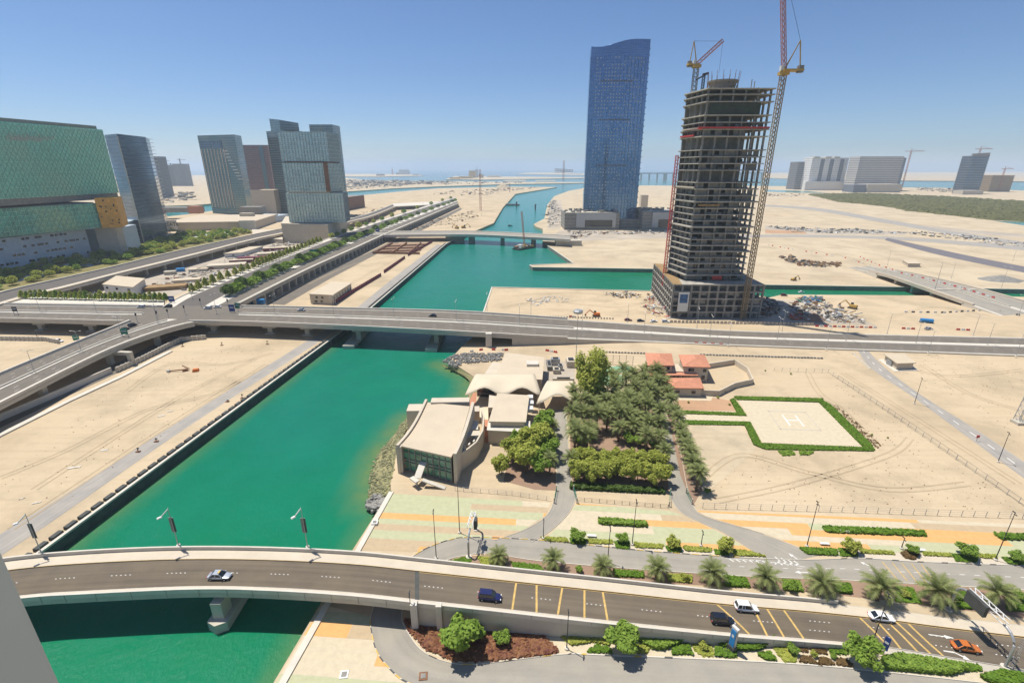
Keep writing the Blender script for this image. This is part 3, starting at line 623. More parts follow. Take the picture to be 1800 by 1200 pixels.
mb = MB(); [CR.dashes(t, .14, 2, 6, -.97, 0, None, mb) for t in (.17, .3, .67, .8)]; mb.build('lane_dashes', 'line_w', cr)['kind'] = 'stuff'
for i in (8, 12, 16, 20):
    for t in (.2, .8):
        p = CR.pt(i, t); mb = MB(); pier(mb, p.x, p.y, -.5, 6.4, 2.2, 2.0); mb.build('pier', 'conc', cr)
    if i != 12: continue
    a, b = CR.pt(i, .1), CR.pt(i, 1.25); mb = MB(); mb.bar((a.x, a.y, 5.7), (b.x, b.y, 5.7), 2.0, 1.5); mb.bar((b.x, b.y, -.5), (b.x, b.y, 6.4), 1.8); mb.build('cross_beam', 'conc', cr)
JN = [(262, 537, 8.02), (425, 537, 8.02), (440, 565, 8.02), (330, 568, 8.02), (215, 566, 8.02), (205, 563, 8.02)]
jm = MB(); pj = [tuple(G(*p)) for p in JN]; jm.add([(x, y, 8.035) for x, y, z in pj], [tuple(range(5, -1, -1))], [[(p[0], p[1]) for p in pj[::-1]]]); jo = jm.build('junction_surface', 'asphalt2', cr)
# lower ramp and ribbed retaining wall beside it
LR = Road([(330, 592, 0), (205, 648, 0), (0, 735, 0), (-150, 800, 0)], [(360, 598, 0), (250, 640, 0), (197, 668, 0), (-60, 790, 0)], 5)
struct('ramp_road', Road([(300, 590, 0), (190, 645, 0), (0, 733, 0), (-150, 800, 0)], [(340, 596, 0), (197, 660, 0), (0, 752, 0), (-150, 822, 0)], 5).rib(0, 1, .02), 'asphalt2')
def wall_line(name, label, cat, pts, h, w, m, ribs=0, rib_m='conc_l'):
    P = [G(*p) for p in pts]; t = thing(name, label, cat, tuple(P[0])); mb = MB()
    for a, b in zip(P, P[1:]): mb.bar(a + Vector((0, 0, h / 2)), b + Vector((0, 0, h / 2)), w, h)
    mb.build('wall', m, t)
    if ribs:
        first = None
        for a, b in zip(P, P[1:]):
            L = (b - a).length; d = (b - a) / L; k = ribs / 2; rz = math.atan2(d.y, d.x)
            while k < L:
                p = a + d * k - t.location
                if not first: first = MB().obox((0, 0, h / 2 + .05), (.5, w + .5, h + .1)).build('rib', rib_m, t, loc=p); first.rotation_euler = (0, 0, rz)
                else: child(first.data, 'rib', t, p, rz)
                k += ribs
    return t
wall_line('retaining_wall', 'ribbed concrete retaining wall at the foot of the elevated road', 'wall', [(205, 655), (250, 635), (318, 600), (363, 596)], 2.4, .5, 'conc', 2.2)
wall_line('retaining_wall', 'plain concrete ramp wall rising from the left edge below the elevated road', 'wall', [(-150, 815), (0, 740), (75, 708), (197, 655)], 2.6, .6, 'conc_l')
wall_line('retaining_wall', 'ribbed wall on the sandy plot under the highway at far left', 'wall', [(-60, 600), (0, 598), (80, 599), (105, 604)], 2.2, .5, 'conc', 2.4)
wall_line('kerb_wall', 'low pale edging between the ramp and the sandy plot on the left bank', 'wall', [(-60, 798), (0, 766), (120, 706), (215, 662), (300, 618)], .5, 2.2, 'conc_l')

# --- boulevard viaduct
BV = Road([(285, 538, 9), (330, 513, 9), (440, 470, 9), (500, 447, 9), (560, 424, 9), (620, 402, 9), (700, 376, 9), (800, 346, 9)],
          [(422, 532, 9), (470, 508, 9), (545, 471, 9), (585, 453, 9), (628, 434, 9), (674, 413, 9), (735, 387, 9), (806, 357, 9)], 6)
bv = thing('boulevard_viaduct', 'tree lined boulevard on an arcaded viaduct along the left bank', 'viaduct', tuple(BV.pt(20, .5)))
BV.rib(0, 1, -1.02, 1.5).build('deck', 'conc', bv)
BV.rib(.0, .14, -.9, .2).build('sidewalk', 'conc_l', bv); BV.rib(.14, .54, -.99).build('road_surface', 'asphalt_d', bv)
BV.rib(.54, .72, -.85, .2).build('planted_median', 'conc_l', bv); BV.rib(.72, .95, -.99).build('ramp_surface', 'asphalt2', bv)
BV.rib(.95, 1, 0, 1.4).build('parapet', 'conc', bv); BV.rib(0, .015, -.3, .6).build('parapet', 'conc_l', bv)
u = 6; first = None
while u < BV.u[-1] - 3:
    i = BV.idx(u); p = BV.pt(i, .97); q = BV.pt(i, .6); mb = MB(); mb.obox((p.x, p.y, 3.3), (1.5, 1.4, 7.2)); mb.build('pier', 'conc', bv)
    u += 13
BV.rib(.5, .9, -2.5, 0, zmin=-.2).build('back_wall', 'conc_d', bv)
sheet('arcade_lane', [(470, 534), (545, 494), (672, 432), (740, 398), (810, 365), (812, 368), (690, 432), (580, 490), (500, 536)], 'asphalt2', .03)
# --- viaduct past the hospital garden
HV = Road([(-140, 555, 9), (0, 512, 9), (100, 489, 9), (194, 468, 9), (280, 447, 9), (361, 429, 9), (450, 410, 9), (520, 396, 9)], [(-90, 562, 9), (42, 522, 9), (120, 503, 9), (206, 480.5, 9), (290, 460, 9), (366, 441, 9), (448, 420, 9), (522, 405, 9)], 6)
hv = thing('garden_viaduct', 'pale viaduct curving past the green hospital garden', 'viaduct', tuple(HV.pt(20, .5)))
HV.rib(0, 1, -1.02, 1.6).build('deck', 'conc_l', hv); HV.rib(.06, .84, -.98).build('road_surface', 'asphalt_d', hv); HV.rib(.84, 1, -.1, 1.2).build('parapet', 'cream', hv); HV.rib(0, .05, -.2, .8).build('parapet', 'conc', hv)
u = 8
while u < HV.u[-1] - 3:
    i = HV.idx(u); mb = MB(); p, q = HV.pt(i, .82), HV.pt(i, .25); mb.obox((p.x, p.y, 3), (2, 1.6, 6.6)); mb.obox((q.x, q.y, 3), (2, 1.6, 6.6)); mb.bar((p.x, p.y, 5.9), (q.x, q.y, 5.9), 1.6, 1.2); mb.build('pier', 'conc', hv); u += 22
# --- viaduct behind the glass towers
RV = Road([(604, 386, 9), (650, 373, 9), (690, 358, 9)], [(604, 392, 9), (655, 379, 9), (694, 363, 9)], 5)
rv = thing('spur_viaduct', 'sandy coloured spur viaduct right of the glass tower', 'viaduct', tuple(RV.pt(5, .5)))
RV.rib(0, 1, -1, 1.5).build('deck', 'conc_l', rv); RV.rib(.1, .8, -.97).build('road_surface', 'asphalt_d', rv); RV.rib(.85, 1, 0, 1.2).build('parapet', 'cream', rv)
for i in range(1, 10): p = RV.pt(i, .8); MB().obox((p.x, p.y, 3), (4, 3, 6.8)).build('pier', 'conc', rv)
mb = MB(); RW = Road([(690, 357, 9), (800, 352, 9)], [(690, 362, 9), (806, 357, 9)], 6); RW.rib(0, 1, -1, 1.5).build('cross_deck', 'conc_l', rv)
for i in range(1, 6): p = RW.pt(i, .8); MB().obox((p.x, p.y, 3), (5, 4, 6.8)).build('pier', 'conc', rv)
# --- second bridge over the canal
SB = Road([(655, 406, 9), (740, 405.5, 9), (832, 405.5, 9), (940, 410, 9), (1002, 413.5, 9)], [(650, 413, 9), (740, 412, 9), (832, 412, 9), (940, 417, 9), (1002, 420.5, 9)], 5)
sb = thing('road_bridge', 'low pale beam bridge over the far reach of the canal behind the moored barge', 'bridge', tuple(SB.pt(9, .5)))
SB.rib(0, 1, -1, 2.0).build('deck', 'conc_l', sb); SB.rib(.1, .9, -.95).build('road_surface', 'service', sb); SB.rib(.94, 1, 0, 1.2).build('parapet', 'conc_l', sb); SB.rib(0, .06, 0, 1.2).build('parapet', 'conc_l', sb)
for px, w in ((826, 9), (883, 6), (938, 7)):
    p = SB.pt(SB.near_x(G(px, 415, 8).x), .7); MB().obox((p.x, p.y, 1.5), (w * .8, 10, 10)).build('pier', 'conc_d', sb)
p = SB.pt(SB.near_x(G(990, 418, 8).x), .6); MB().obox((p.x + 6, p.y, 2.8), (30, 14, 6.2)).build('abutment', 'conc', sb)
p = SB.pt(SB.near_x(G(800, 418, 8).x), .6); MB().obox((p.x - 5, p.y, 1.5), (22, 14, 9)).build('abutment', 'conc_d', sb)
# --- bridge over the side channel at the right
XB = Road([(1530, 466, 1), (1606, 479, 5.5), (1700, 500, 5.5), (1775, 520, 4), (1870, 545, 1)], [(1490, 468, 1), (1552, 480, 5.5), (1610, 499, 5.5), (1682, 524, 4), (1760, 552, 1)], 6)
xb = thing('road_bridge', 'short concrete bridge over the side channel at the right', 'bridge', tuple(XB.pt(9, .5)))
XB.rib(0, 1, -1, 1.4, 5, 19).build('deck', 'conc', xb); XB.rib(0, 1, -1.02, 0, 0, 5.2, zmin=-.2).build('approach', 'conc_l', xb); XB.rib(0, 1, -1.02, 0, 18.8, 24, zmin=-.2).build('approach', 'conc_l', xb)
XB.rib(.05, .46, -.98).build('road_surface', 'service', xb); XB.rib(.54, .95, -.98).build('road_surface', 'service', xb)
XB.rib(.96, 1, 0, 1.1, 4, 20).build('parapet', 'cream', xb); XB.rib(0, .04, 0, 1.1, 4, 20).build('parapet', 'cream', xb); XB.rib(.49, .51, -.3, .6, 3, 21).build('median_barrier', 'conc', xb)
for i in (8, 11, 14): a, b = XB.pt(i, .1), XB.pt(i, .93); mb = MB(); mb.bar((a.x, a.y, 1), (b.x, b.y, 1), 2, 7); mb.build('pier', 'conc', xb)

# ================================================================ BUILDINGS
def grow(poly, d):
    """outline moved outwards by d (convex, any winding)"""
    n = len(poly); A = sum(poly[i][0] * poly[(i + 1) % n][1] - poly[(i + 1) % n][0] * poly[i][1] for i in range(n)); sg = 1 if A > 0 else -1; out = []
    for i in range(n):
        a, b, c = Vector(poly[i - 1][:2]), Vector(poly[i][:2]), Vector(poly[(i + 1) % n][:2])
        d1 = (b - a).normalized(); d2 = (c - b).normalized(); n1 = Vector((d1.y, -d1.x)) * sg; n2 = Vector((d2.y, -d2.x)) * sg; k = n1 + n2
        k = k / max(.35, k.length_squared / 2); out.append((b.x + k.x * d, b.y + k.y * d))
    return out
def bands(poly, z0, z1, step, th, d, mb=None, start=None):
    mb = mb or MB(); z = z0 + step if start is None else start; g = grow(poly, d)
    while z < z1 - .1: mb.prism(g, z, z + th); z += step
    return mb
def fins(poly, z0, z1, step, w, d, edges=None, mb=None):
    mb = mb or MB(); n = len(poly); g = grow(poly, d / 2)
    for e in (edges if edges is not None else range(n)):
        a, b = Vector(g[e]), Vector(g[(e + 1) % n]); L = (b - a).length; k = int(L / step); rz = math.atan2((b - a).y, (b - a).x)
        for i in range(k + 1):
            p = a.lerp(b, i / max(1, k)); mb.obox((p.x, p.y, (z0 + z1) / 2), (w, d + .1, z1 - z0), rz)
    return mb
def rect(pxa, pya, Ya, pxb, pyb, Yb, depth, back=None):
    """footprint whose front wall runs between two sight lines at given distances"""
    a = at(pxa, pya, Ya); b = at(pxb, pyb, Yb); d = Vector((b.x - a.x, b.y - a.y)).normalized(); n = Vector((-d.y, d.x))
    return [(a.x, a.y), (b.x, b.y), (b.x + n.x * depth, b.y + n.y * depth), (a.x + n.x * depth, a.y + n.y * depth)]
def cen(poly, z=0): return (sum(p[0] for p in poly) / len(poly), sum(p[1] for p in poly) / len(poly), z)
def block(name, label, poly, z1, m, z0=0, roof='conc', top=1.0, fl=None, fl_m='steel', fn=None, fn_m='steel', cat='building', d=.25, group=None, z1f=None, th=.35):
    t = thing(name, label, cat, cen(poly), group)
    MB().prism(poly, z0 - (.5 if z0 == 0 else 0), z1, z1f=z1f).build('facade', m, t)
    if roof: MB().prism(grow(poly, -1.2), z1 - .3, z1 + .12).build('roof', roof, t)
    if fl: bands(poly, z0, z1, fl, th, d).build('floor_bands', fl_m, t)
    if fn: fins(poly, z0 + .3, z1, fn, .25, d * 1.3).build('facade_fins', fn_m, t)
    return t
fac = {}
fac['hosp'] = facade_mat('hospital_green_glass', (.24, .62, .44), (.44, .72, .56), 3.0, 4.2, .10, .08, .22, .5, .3, metal=.2, glass2=(.32, .54, .36), g2=.8)
fac['hosp2'] = facade_mat('hospital_lower_glass', (.10, .42, .32), (.30, .60, .47), 3.0, 4.0, .10, .08, .18, .5, .7, metal=.2, glass2=(.36, .50, .26), g2=.7)
fac['podium'] = facade_mat('hospital_podium_panels', (.46, .53, .58), (.32, .38, .42), 4.5, 3.0, .03, .03, .5, .3, .15)
fac['orange'] = facade_mat('orange_panels', (.80, .40, .06), (.62, .29, .04), 3.0, 3.0, .05, .05, .5, .3, .4)
fac['dark'] = facade_mat('dark_blue_glass', (.07, .13, .20), (.12, .18, .25), 1.8, 4.2, .1, .14, .12, .8, .5, metal=.65, glass2=(.17, .27, .36), g2=.7)
fac['teal'] = facade_mat('teal_glass', (.085, .18, .21), (.17, .25, .27), 2.2, 4.2, .12, .16, .14, .7, .5, metal=.6, glass2=(.24, .23, .21), g2=.6)
fac['pale'] = facade_mat('pale_green_glass', (.40, .56, .55), (.62, .72, .69), 1.7, 4.2, .22, .12, .16, .6, .45, metal=.5, glass2=(.54, .66, .59), g2=.6)
fac['red'] = facade_mat('brown_red_facade', (.30, .16, .16), (.38, .25, .24), 3.5, 4.0, .1, .18, .4, .4, .4)
fac['blue'] = facade_mat('blue_tower_glass', (.085, .205, .40), (.125, .25, .44), 2.6, 4.1, .09, .10, .12, .8, .40, metal=.8, glass2=(.17, .27, .42), g2=.5)
fac['grey_far'] = facade_mat('grey_far_facade', (.26, .26, .26), (.52, .50, .47), 5, 4, .2, .4, .6, .3, .5)
fac['white_far'] = facade_mat('white_far_facade', (.55, .56, .56), (.82, .80, .76), 6, 4, .3, .35, .6, .3, .5)
fac['dark_far'] = facade_mat('dark_far_facade', (.10, .115, .15), (.18, .20, .23), 5, 4, .2, .3, .4, .4, .5)
fac['brown_far'] = facade_mat('brown_far_facade', (.20, .16, .11), (.42, .34, .22), 6, 4, .2, .3, .8, .2, .6)
M.update({'f_' + k: v for k, v in fac.items()})

# ---------------------------------------------------------------- hospital
YA, YB = 430, 535
slab = rect(-120, 205, 395, 180, 228, YB, 60)
h = thing('hospital_building', 'large green glass hospital slab on a grey podium at the left edge', 'hospital', (slab[1][0], slab[1][1], 0))
zt = hz(228, YB); zb = hz(338, YB + 10)
MB().prism(slab, zb, zt).build('glass_slab', 'f_hosp', h)
MB().prism(grow(slab, -3), zt, zt + 3.2).build('roof_screen', 'conc_d', h)
MB().prism(grow(slab, -1.0), zb - 5.5, zb).build('recessed_floor', 'conc_d', h)
mb = bands(slab, zb, zt, 4.2, .25, .25); mb.build('floor_bands', 'f_hosp2', h)
mb = MB(); a, b = Vector((*slab[0], 0)), Vector((*slab[1], 0)); L = (b - a).length; nrm = Vector((b.y - a.y, -(b.x - a.x), 0)).normalized() * .3; n = int(L / 4.2)
for i in range(n):                     # diagonal lattice on the glass
    for j in range(int((zt - zb) / 6)):
        p, q = a.lerp(b, i / n) + nrm, a.lerp(b, (i + 1) / n) + nrm; z = zb + j * 6
        mb.bar((p.x, p.y, z), (q.x, q.y, z + 6), .2); mb.bar((q.x, q.y, z), (p.x, p.y, z + 6), .2)
mb.build('lattice', mat('lattice_frame', (.32, .55, .43), .5), h)['kind'] = 'stuff'
low = rect(-120, 372, 385, 172, 362, 495, 45); z1 = hz(357, 495); z0 = hz(399, 495)
MB().prism(low, z0, z1).build('lower_glass_wing', 'f_hosp2', h)
mb = MB(); a, b = Vector((*low[0], 0)), Vector((*low[1], 0)); L = (b - a).length; nrm = Vector((b.y - a.y, -(b.x - a.x), 0)).normalized() * .3; n = int(L / 5)
for i in range(n):
    for j in range(3):
        p, q = a.lerp(b, i / n) + nrm, a.lerp(b, (i + 1) / n) + nrm; z = z0 + j * (z1 - z0) / 3; dz = (z1 - z0) / 3
        mb.bar((p.x, p.y, z), (q.x, q.y, z + dz), .3); mb.bar((q.x, q.y, z), (p.x, p.y, z + dz), .3)
mb.build('lattice', 'lattice_frame' if 'lattice_frame' in M else MATS['lattice_frame'], h)['kind'] = 'stuff'
MB().prism(grow(low, -2), z1, z1 + .8).build('roof', 'conc_d', h)
og = rect(166, 352, 492, 203, 348, 500, 30); MB().prism(og, hz(400, 496), hz(348, 496)).build('orange_box', 'f_orange', h)
mb = MB(); rr = random.Random(2); a, b = Vector((*og[0], 0)), Vector((*og[1], 0))
for k in range(16):
    p = a.lerp(b, rr.uniform(.1, .9)); s = rr.uniform(.7, 1.4); mb.obox((p.x, p.y - .1, hz(398, 496) + rr.uniform(2, 26)), (s, .4, s))
mb.build('porthole_windows', 'glass_d', h)
pod = rect(-140, 405, 375, 150, 405, 488, 30); MB().prism(pod, -.5, hz(402, 490)).build('podium', 'f_podium', h)
mb = MB(); a, b = Vector((*pod[0], 0)), Vector((*pod[1], 0)); nrm = Vector((b.y - a.y, -(b.x - a.x), 0)).normalized() * .12
for r_ in range(4):
    for k in range(34):
        if rr.random() < .5: continue
        p = a.lerp(b, (k + rr.random() * .5) / 34) + nrm; mb.obox((p.x, p.y, 6 + r_ * 6.5), (2.4, .3, 1.8), math.atan2((b - a).y, (b - a).x))
mb.build('small_windows', 'glass_d', h)
pod2 = rect(118, 405, 500, 205, 400, 510, 40); MB().prism(pod2, -.5, hz(402, 500) - 1).build('podium', 'f_podium', h)
core = rect(168, 410, 496, 205, 410, 502, 18); MB().prism(core, -.5, hz(401, 496)).build('stair_tower', 'conc', h)
pod3 = rect(196, 398, 520, 262, 385, 640, 40); MB().prism(pod3, -.5, hz(388, 580)).build('podium_wing', 'f_podium', h)
mb = MB(); a, b = Vector((*pod3[0], 0)), Vector((*pod3[1], 0)); nrm = Vector((b.y - a.y, -(b.x - a.x), 0)).normalized() * .12
for r_ in range(3):
    for k in range(26):
        if rr.random() < .35: continue
        p = a.lerp(b, (k + .3) / 26) + nrm; mb.obox((p.x, p.y, 7 + r_ * 6), (2.2, .3, 1.8), math.atan2((b - a).y, (b - a).x))
mb.build('small_windows', 'glass_d', h)
# lettering on the glass: two short rows of pale characters
mb = MB(); a, b = Vector((*slab[0], 0)), Vector((*slab[1], 0)); nrm = Vector((b.y - a.y, -(b.x - a.x), 0)).normalized() * .5; rz = math.atan2((b - a).y, (b - a).x)
pa, pb = at(8, 240, 440), at(60, 243, 462)
def sign_text(body, parent, loc, rz, size, m, name='lettering', ext=.1):
    c = bpy.data.curves.new(name, 'FONT'); c.body = body; c.size = size; c.extrude = ext; c.align_x = 'LEFT'
    o = bpy.data.objects.new('tmp', c); COL.objects.link(o); dg = bpy.context.evaluated_depsgraph_get(); me = bpy.data.meshes.new_from_object(o.evaluated_get(dg)); bpy.data.objects.remove(o)
    me.materials.clear(); me.materials.append(M[m]); t = bpy.data.objects.new(name, me); COL.objects.link(t); t.rotation_euler = (math.pi / 2, 0, rz)
    t.parent = parent; t.location = Vector(loc) - (parent.location if parent else Vector((0, 0, 0))); return t
def on_wall(px, py, a, b, off=.6):
    """point of the vertical wall a-b seen at the photo point"""
    k = at(px, py, 100); dx, dy = k.x, 100.0; ex, ey = b[0] - a[0], b[1] - a[1]
    den = dx * ey - dy * ex; s = (a[0] * ey - a[1] * ex) / den; n = Vector((ey, -ex)).normalized() * off
    return Vector((dx * s + n.x, dy * s + n.y, CAM_H + (k.z - CAM_H) * s))
p = on_wall(10, 246, slab[0], slab[1]); sign_text('Cleveland Clinic', h, p, rz, 4.6, 'conc_l'); p = on_wall(12, 240, slab[0], slab[1]); sign_text('كليفلاند كلينك', h, p, rz, 4.2, 'conc_l')

# ---------------------------------------------------------------- dark tower behind the hospital, far left towers
Y = 640; poly = [at(184, 240, Y - 40).xy[:], at(206, 238, Y - 60).xy[:], at(256, 243, Y).xy[:], at(262, 243, Y + 40).xy[:], at(190, 240, Y + 45).xy[:]]
t = block('office_tower', 'dark blue glass tower with folded front just right of the green hospital', poly, hz(241, Y), 'f_dark', roof='conc_d')
p0, p1 = Vector((*poly[2], 0)), Vector((*poly[3], 0)); mb = MB()
for k in range(22): mb.obox((p0.x + .8, p0.y + 6, 30 + k * 4.2), (1.0, 9, .5))
mb.build('balcony', 'white', t)
mb = MB(); a = Vector((*poly[1], 0)); mb.bar((a.x, a.y - .4, 1), (a.x, a.y - .4, hz(240, Y - 60)), .7); mb.build('edge_fin', 'conc_l', t)
for (x0, x1, yt, Y, m) in ((262, 273, 275, 1500, 'f_dark_far'), (275, 292, 290, 2500, 'f_dark_far'), (290, 303, 296, 2600, 'f_brown_far'), (302, 322, 288, 2500, 'f_dark_far')):
    r_ = rect(x0, yt, Y, x1, yt, Y, 45); t = block('high_rise', {262: 'slim hazy tower right behind the dark glass tower', 275: 'leftmost hazy tower of the unfinished group far left', 290: 'short brown unfinished block between two hazy towers far left', 302: 'rightmost hazy tower of the unfinished group far left'}[x0], r_, hz(yt, Y), m, fl=12, fl_m='conc_d', d=.8)
    if x0 != 262:
        mb = MB(); mb.truss((cen(r_)[0], cen(r_)[1], hz(yt, Y)), (cen(r_)[0], cen(r_)[1], hz(yt - 9, Y)), 3, .8, 3); mb.bar((cen(r_)[0] - 14, cen(r_)[1], hz(yt - 8, Y)), (cen(r_)[0] + 30, cen(r_)[1], hz(yt - 7, Y)), 1.5); mb.build('roof_crane', 'dark', t)

# ---------------------------------------------------------------- cluster of glass towers
Y = 1000
pl = [at(347, 240, Y - 10).xy[:], at(412, 238, Y - 40).xy[:], at(424, 240, Y).xy[:], at(424, 240, Y + 50).xy[:], at(352, 240, Y + 50).xy[:]]
t = block('office_tower', 'dark teal glass tower with pale vertical stripes and stepped balconies', pl, hz(239, Y), 'f_teal', roof='conc_d')
a, b = Vector(pl[0]), Vector(pl[1]); mb = MB()
for k in range(8):
    p = a.lerp(b, .04 + k * .088); q = a.lerp(b, .10 + k * .088); mb.bar((p.x, p.y - .5, 12), (p.x, p.y - .5, hz(262, Y - 15)), 1.2)
mb.build('vertical_stripe', 'conc_l', t)
mb = MB(); d = (b - a).normalized()
for k in range(10):
    s = .64 + k * .030; p = a.lerp(b, s); mb.obox((p.x + 4, p.y - .8, hz(262, Y - 15) - 4 - k * 5.5), (11, 3.0, 1.2), math.atan2(d.y, d.x))
mb.build('stepped_balcony', 'white', t)
a3, b3 = a.lerp(b, .03), a.lerp(b, .62); MB().prism([(a3.x, a3.y - 1.2), (b3.x, b3.y - 1.2), (b3.x, b3.y + 2), (a3.x, a3.y + 2)], hz(261, Y - 15), hz(248, Y - 15)).build('upper_glass_box', 'f_dark', t)
Y = 1150; r_ = rect(426, 256, Y, 470, 254, Y, 40); t = block('office_tower', 'brown red faced tower half hidden between the glass towers', r_, hz(255, Y), 'f_red', fl=8, fl_m='f_red', d=.5)
a, b = Vector(r_[0]), Vector(r_[1]); mb = MB(); p = a.lerp(b, .72); mb.box(p.x - 4.5, p.x + 4.5, p.y - 1, p.y + .2, 0, hz(256.5, Y)); mb.build('teal_stripe', 'f_teal', t)
Y = 985; low = [at(468, 232, Y).xy[:], at(500, 230, Y - 30).xy[:], at(532, 236, Y).xy[:], at(530, 236, Y + 50).xy[:], at(474, 232, Y + 50).xy[:]]
t = block('office_tower', 'tallest teal glass tower of the left cluster with a slanted crown', low, hz(231, Y), 'f_teal', fl=4.2, fl_m='f_teal', d=.15)
up = [at(473, 208, Y).xy[:], at(490, 207, Y - 25).xy[:], at(524, 214, Y).xy[:], at(524, 214, Y + 40).xy[:], at(476, 208, Y + 40).xy[:]]
xs = [p[0] for p in up]; MB().prism(up, hz(232, Y), hz(207, Y), z1f=lambda p: hz(206.5, Y) - (p[0] - min(xs)) * .14).build('crown', 'f_teal', t)
Y = 930; r_ = rect(543, 218, Y, 584, 222, Y, 40); t = block('office_tower', 'glass tower crown showing just above the stacked pale glass tower', r_, hz(219, Y), 'f_teal', fl=4.2, fl_m='conc_d')
Y = 597
t = thing('office_tower', 'pale green glass tower of three stacked offset blocks on a beige base', 'building', (*at(550, 390, Y).xy, 0))
def stacked(x0, x1, x2, yt, yb, Y, nm, dx=0):
    a, b = at(x0, (yt + yb) / 2, Y), at(x1, (yt + yb) / 2, Y); c = at(x2, (yt + yb) / 2, Y + 34); d = (a.x + (c.x - b.x), Y + 34)
    poly = [a.xy[:], b.xy[:], c.xy[:], d]; z0, z1 = hz(yb, Y), hz(yt, Y); o = MB().prism(poly, z0, z1).build(nm, 'f_pale', t); fins(poly, z0, z1, 3.4, .35, .5, edges=(0, 1)).build('facade_fins', MATS['galvanised_steel'], t); bands(poly, z0, z1, 4.2, .3, .3).build('floor_bands', 'f_pale', t); return poly, z0, z1
P1, z0, z1 = stacked(492, 576, 596, 232, 284, Y, 'upper_block'); MB().prism(grow(P1, -1), z1, z1 + .3).build('roof', 'conc', t)
P2, z2, z3 = stacked(500, 578, 603, 286.5, 337, Y - 3, 'middle_block'); P3, z4, z5 = stacked(506, 605, 613, 339.5, 391, Y - 2, 'lower_block')
MB().prism(grow(P2, -1.5), z3 - .2, z0 + .2).build('recess', 'red', t) if False else MB().prism(grow(P2, -1.5), z3 - .2, z0 + .2).build('recess', 'rust', t)
MB().prism(grow(P2, -1.5), z5 - .2, z2 + .2).build('recess', 'conc', t)
a = Vector(P2[1]); MB().obox((a.x - 2, a.y - .4, (z2 + z3) / 2), (5, 1.6, z3 - z2)).build('rust_stripe', 'rust', t)
bp = [at(497, 412, 590).xy[:], at(578, 412, 575).xy[:], at(611, 402, 660).xy[:], at(505, 400, 680).xy[:]]; MB().prism(bp, -.5, hz(391.5, 597)).build('base', 'cream', t)
lp = [at(446, 424, 600).xy[:], at(498, 428, 580).xy[:], at(498, 420, 680).xy[:], at(446, 420, 680).xy[:]]; MB().prism(lp, -.5, hz(419, 590)).build('side_terrace', 'cream', t)

# ---------------------------------------------------------------- mall
ml = rect(284, 396, 700, 448, 396, 720, 120); t = block('shopping_mall', 'long low beige shopping mall below the dark glass towers', ml, hz(386, 745), 'cream', roof='roofc', cat='mall')
a, b = ml[0], ml[1]; sg = [on_wall(283, 388, a, b), on_wall(310, 388, a, b)]; z0 = on_wall(290, 404, a, b).z; mb = MB(); mb.prism([(sg[0].x, sg[0].y - .8), (sg[1].x, sg[1].y - .8), (sg[1].x, sg[1].y + .4), (sg[0].x, sg[0].y + .4)], z0, sg[0].z + .5); mb.build('sign_panel', 'white', t)
p = on_wall(287, 397.5, a, b, 1.6); sign_text('CRATE', t, p, math.atan2(b[1] - a[1], b[0] - a[0]), 6.8, 'dark')
w2 = [on_wall(420, 388, a, b), on_wall(448, 388, a, b)]; MB().prism([(w2[0].x, w2[0].y - .5), (w2[1].x, w2[1].y - .5), (w2[1].x, w2[1].y + .5), (w2[0].x, w2[0].y + .5)], 0, w2[0].z + .3).build('entrance_bay', 'white', t)
MB().prism(rect(448, 392, 770, 510, 384, 860, 60), -.5, hz(386, 745) - 2).build('east_wing', 'f_podium', t)
for (x, y, Y, w, d_, hh, m) in ((345, 372, 850, 18, 14, 12, 'brick'), (445, 372, 840, 34, 22, 12, 'conc_d'), (320, 380, 880, 70, 24, 8, 'conc_d'), (435, 380, 800, 20, 10, 5, 'conc')):
    p = at(x, y, Y); MB().obox((p.x, p.y, hz(386, 745) + hh / 2), (w, d_, hh)).build('roof_plant', m, t)
block('theatre_hall', 'sandy fan roofed hall between the glass towers', rect(440, 338, 960, 481, 335, 960, 30), hz(334, 960), 'cream', roof='roofc')
block('depot_building', 'low brown box building right of the stacked glass tower', rect(607, 352, 1050, 640, 345, 1150, 60), hz(347, 1060), 'rust', roof='conc_d')

# ---------------------------------------------------------------- blue tower
Y0 = 745; xl, xr = at(1034, 200, Y0).x, at(1133, 200, Y0).x; N = 16; fr = []; bk = []
for i in range(N + 1):
    s = i / N; x = xl + (xr - xl) * s; y = Y0 - 10 * math.sin(math.pi * s) * (1 - .4 * s); fr.append((x, y)); bk.append((x + 2, Y0 + 26 + 4 * math.sin(math.pi * s)))
pol = fr + bk[::-1]; zl, zrr = hz(82, Y0), hz(69, Y0)
def ztop(p): s = (p[0] - xl) / (xr - xl); return zl + (zrr - zl) * (s * s * (3 - 2 * s)) - 2.5 * math.sin(math.pi * 2 * min(1, s * 1.1)) * (1 - s)
t = thing('glass_skyscraper', 'tall blue glass skyscraper with a wave shaped roofline', 'skyscraper', ((xl + xr) / 2, Y0, 0))
MB().prism(pol, 0, 240, z1f=ztop).build('facade', 'f_blue', t)
mb = MB(); rr = random.Random(5); rows = [26 + 4.4 * i for i in range(46)]
for z in rows:
    for k in range(17):
        s = .11 + .8 * k / 16
        if abs(z - 90) < 3 or abs(z - 150) < 3: continue
        if rr.random() < (.72 if s < .55 else .5) * (1 if int(z / 34) % 2 else .8):
            x = xl + (xr - xl) * s; y = Y0 - 10 * math.sin(math.pi * s) * (1 - .4 * s); mb.obox((x, y - .3, z), (.95, .7, 1.3))
o = mb.build('open_windows', 'white', t); o['kind'] = 'stuff'
mb = MB()
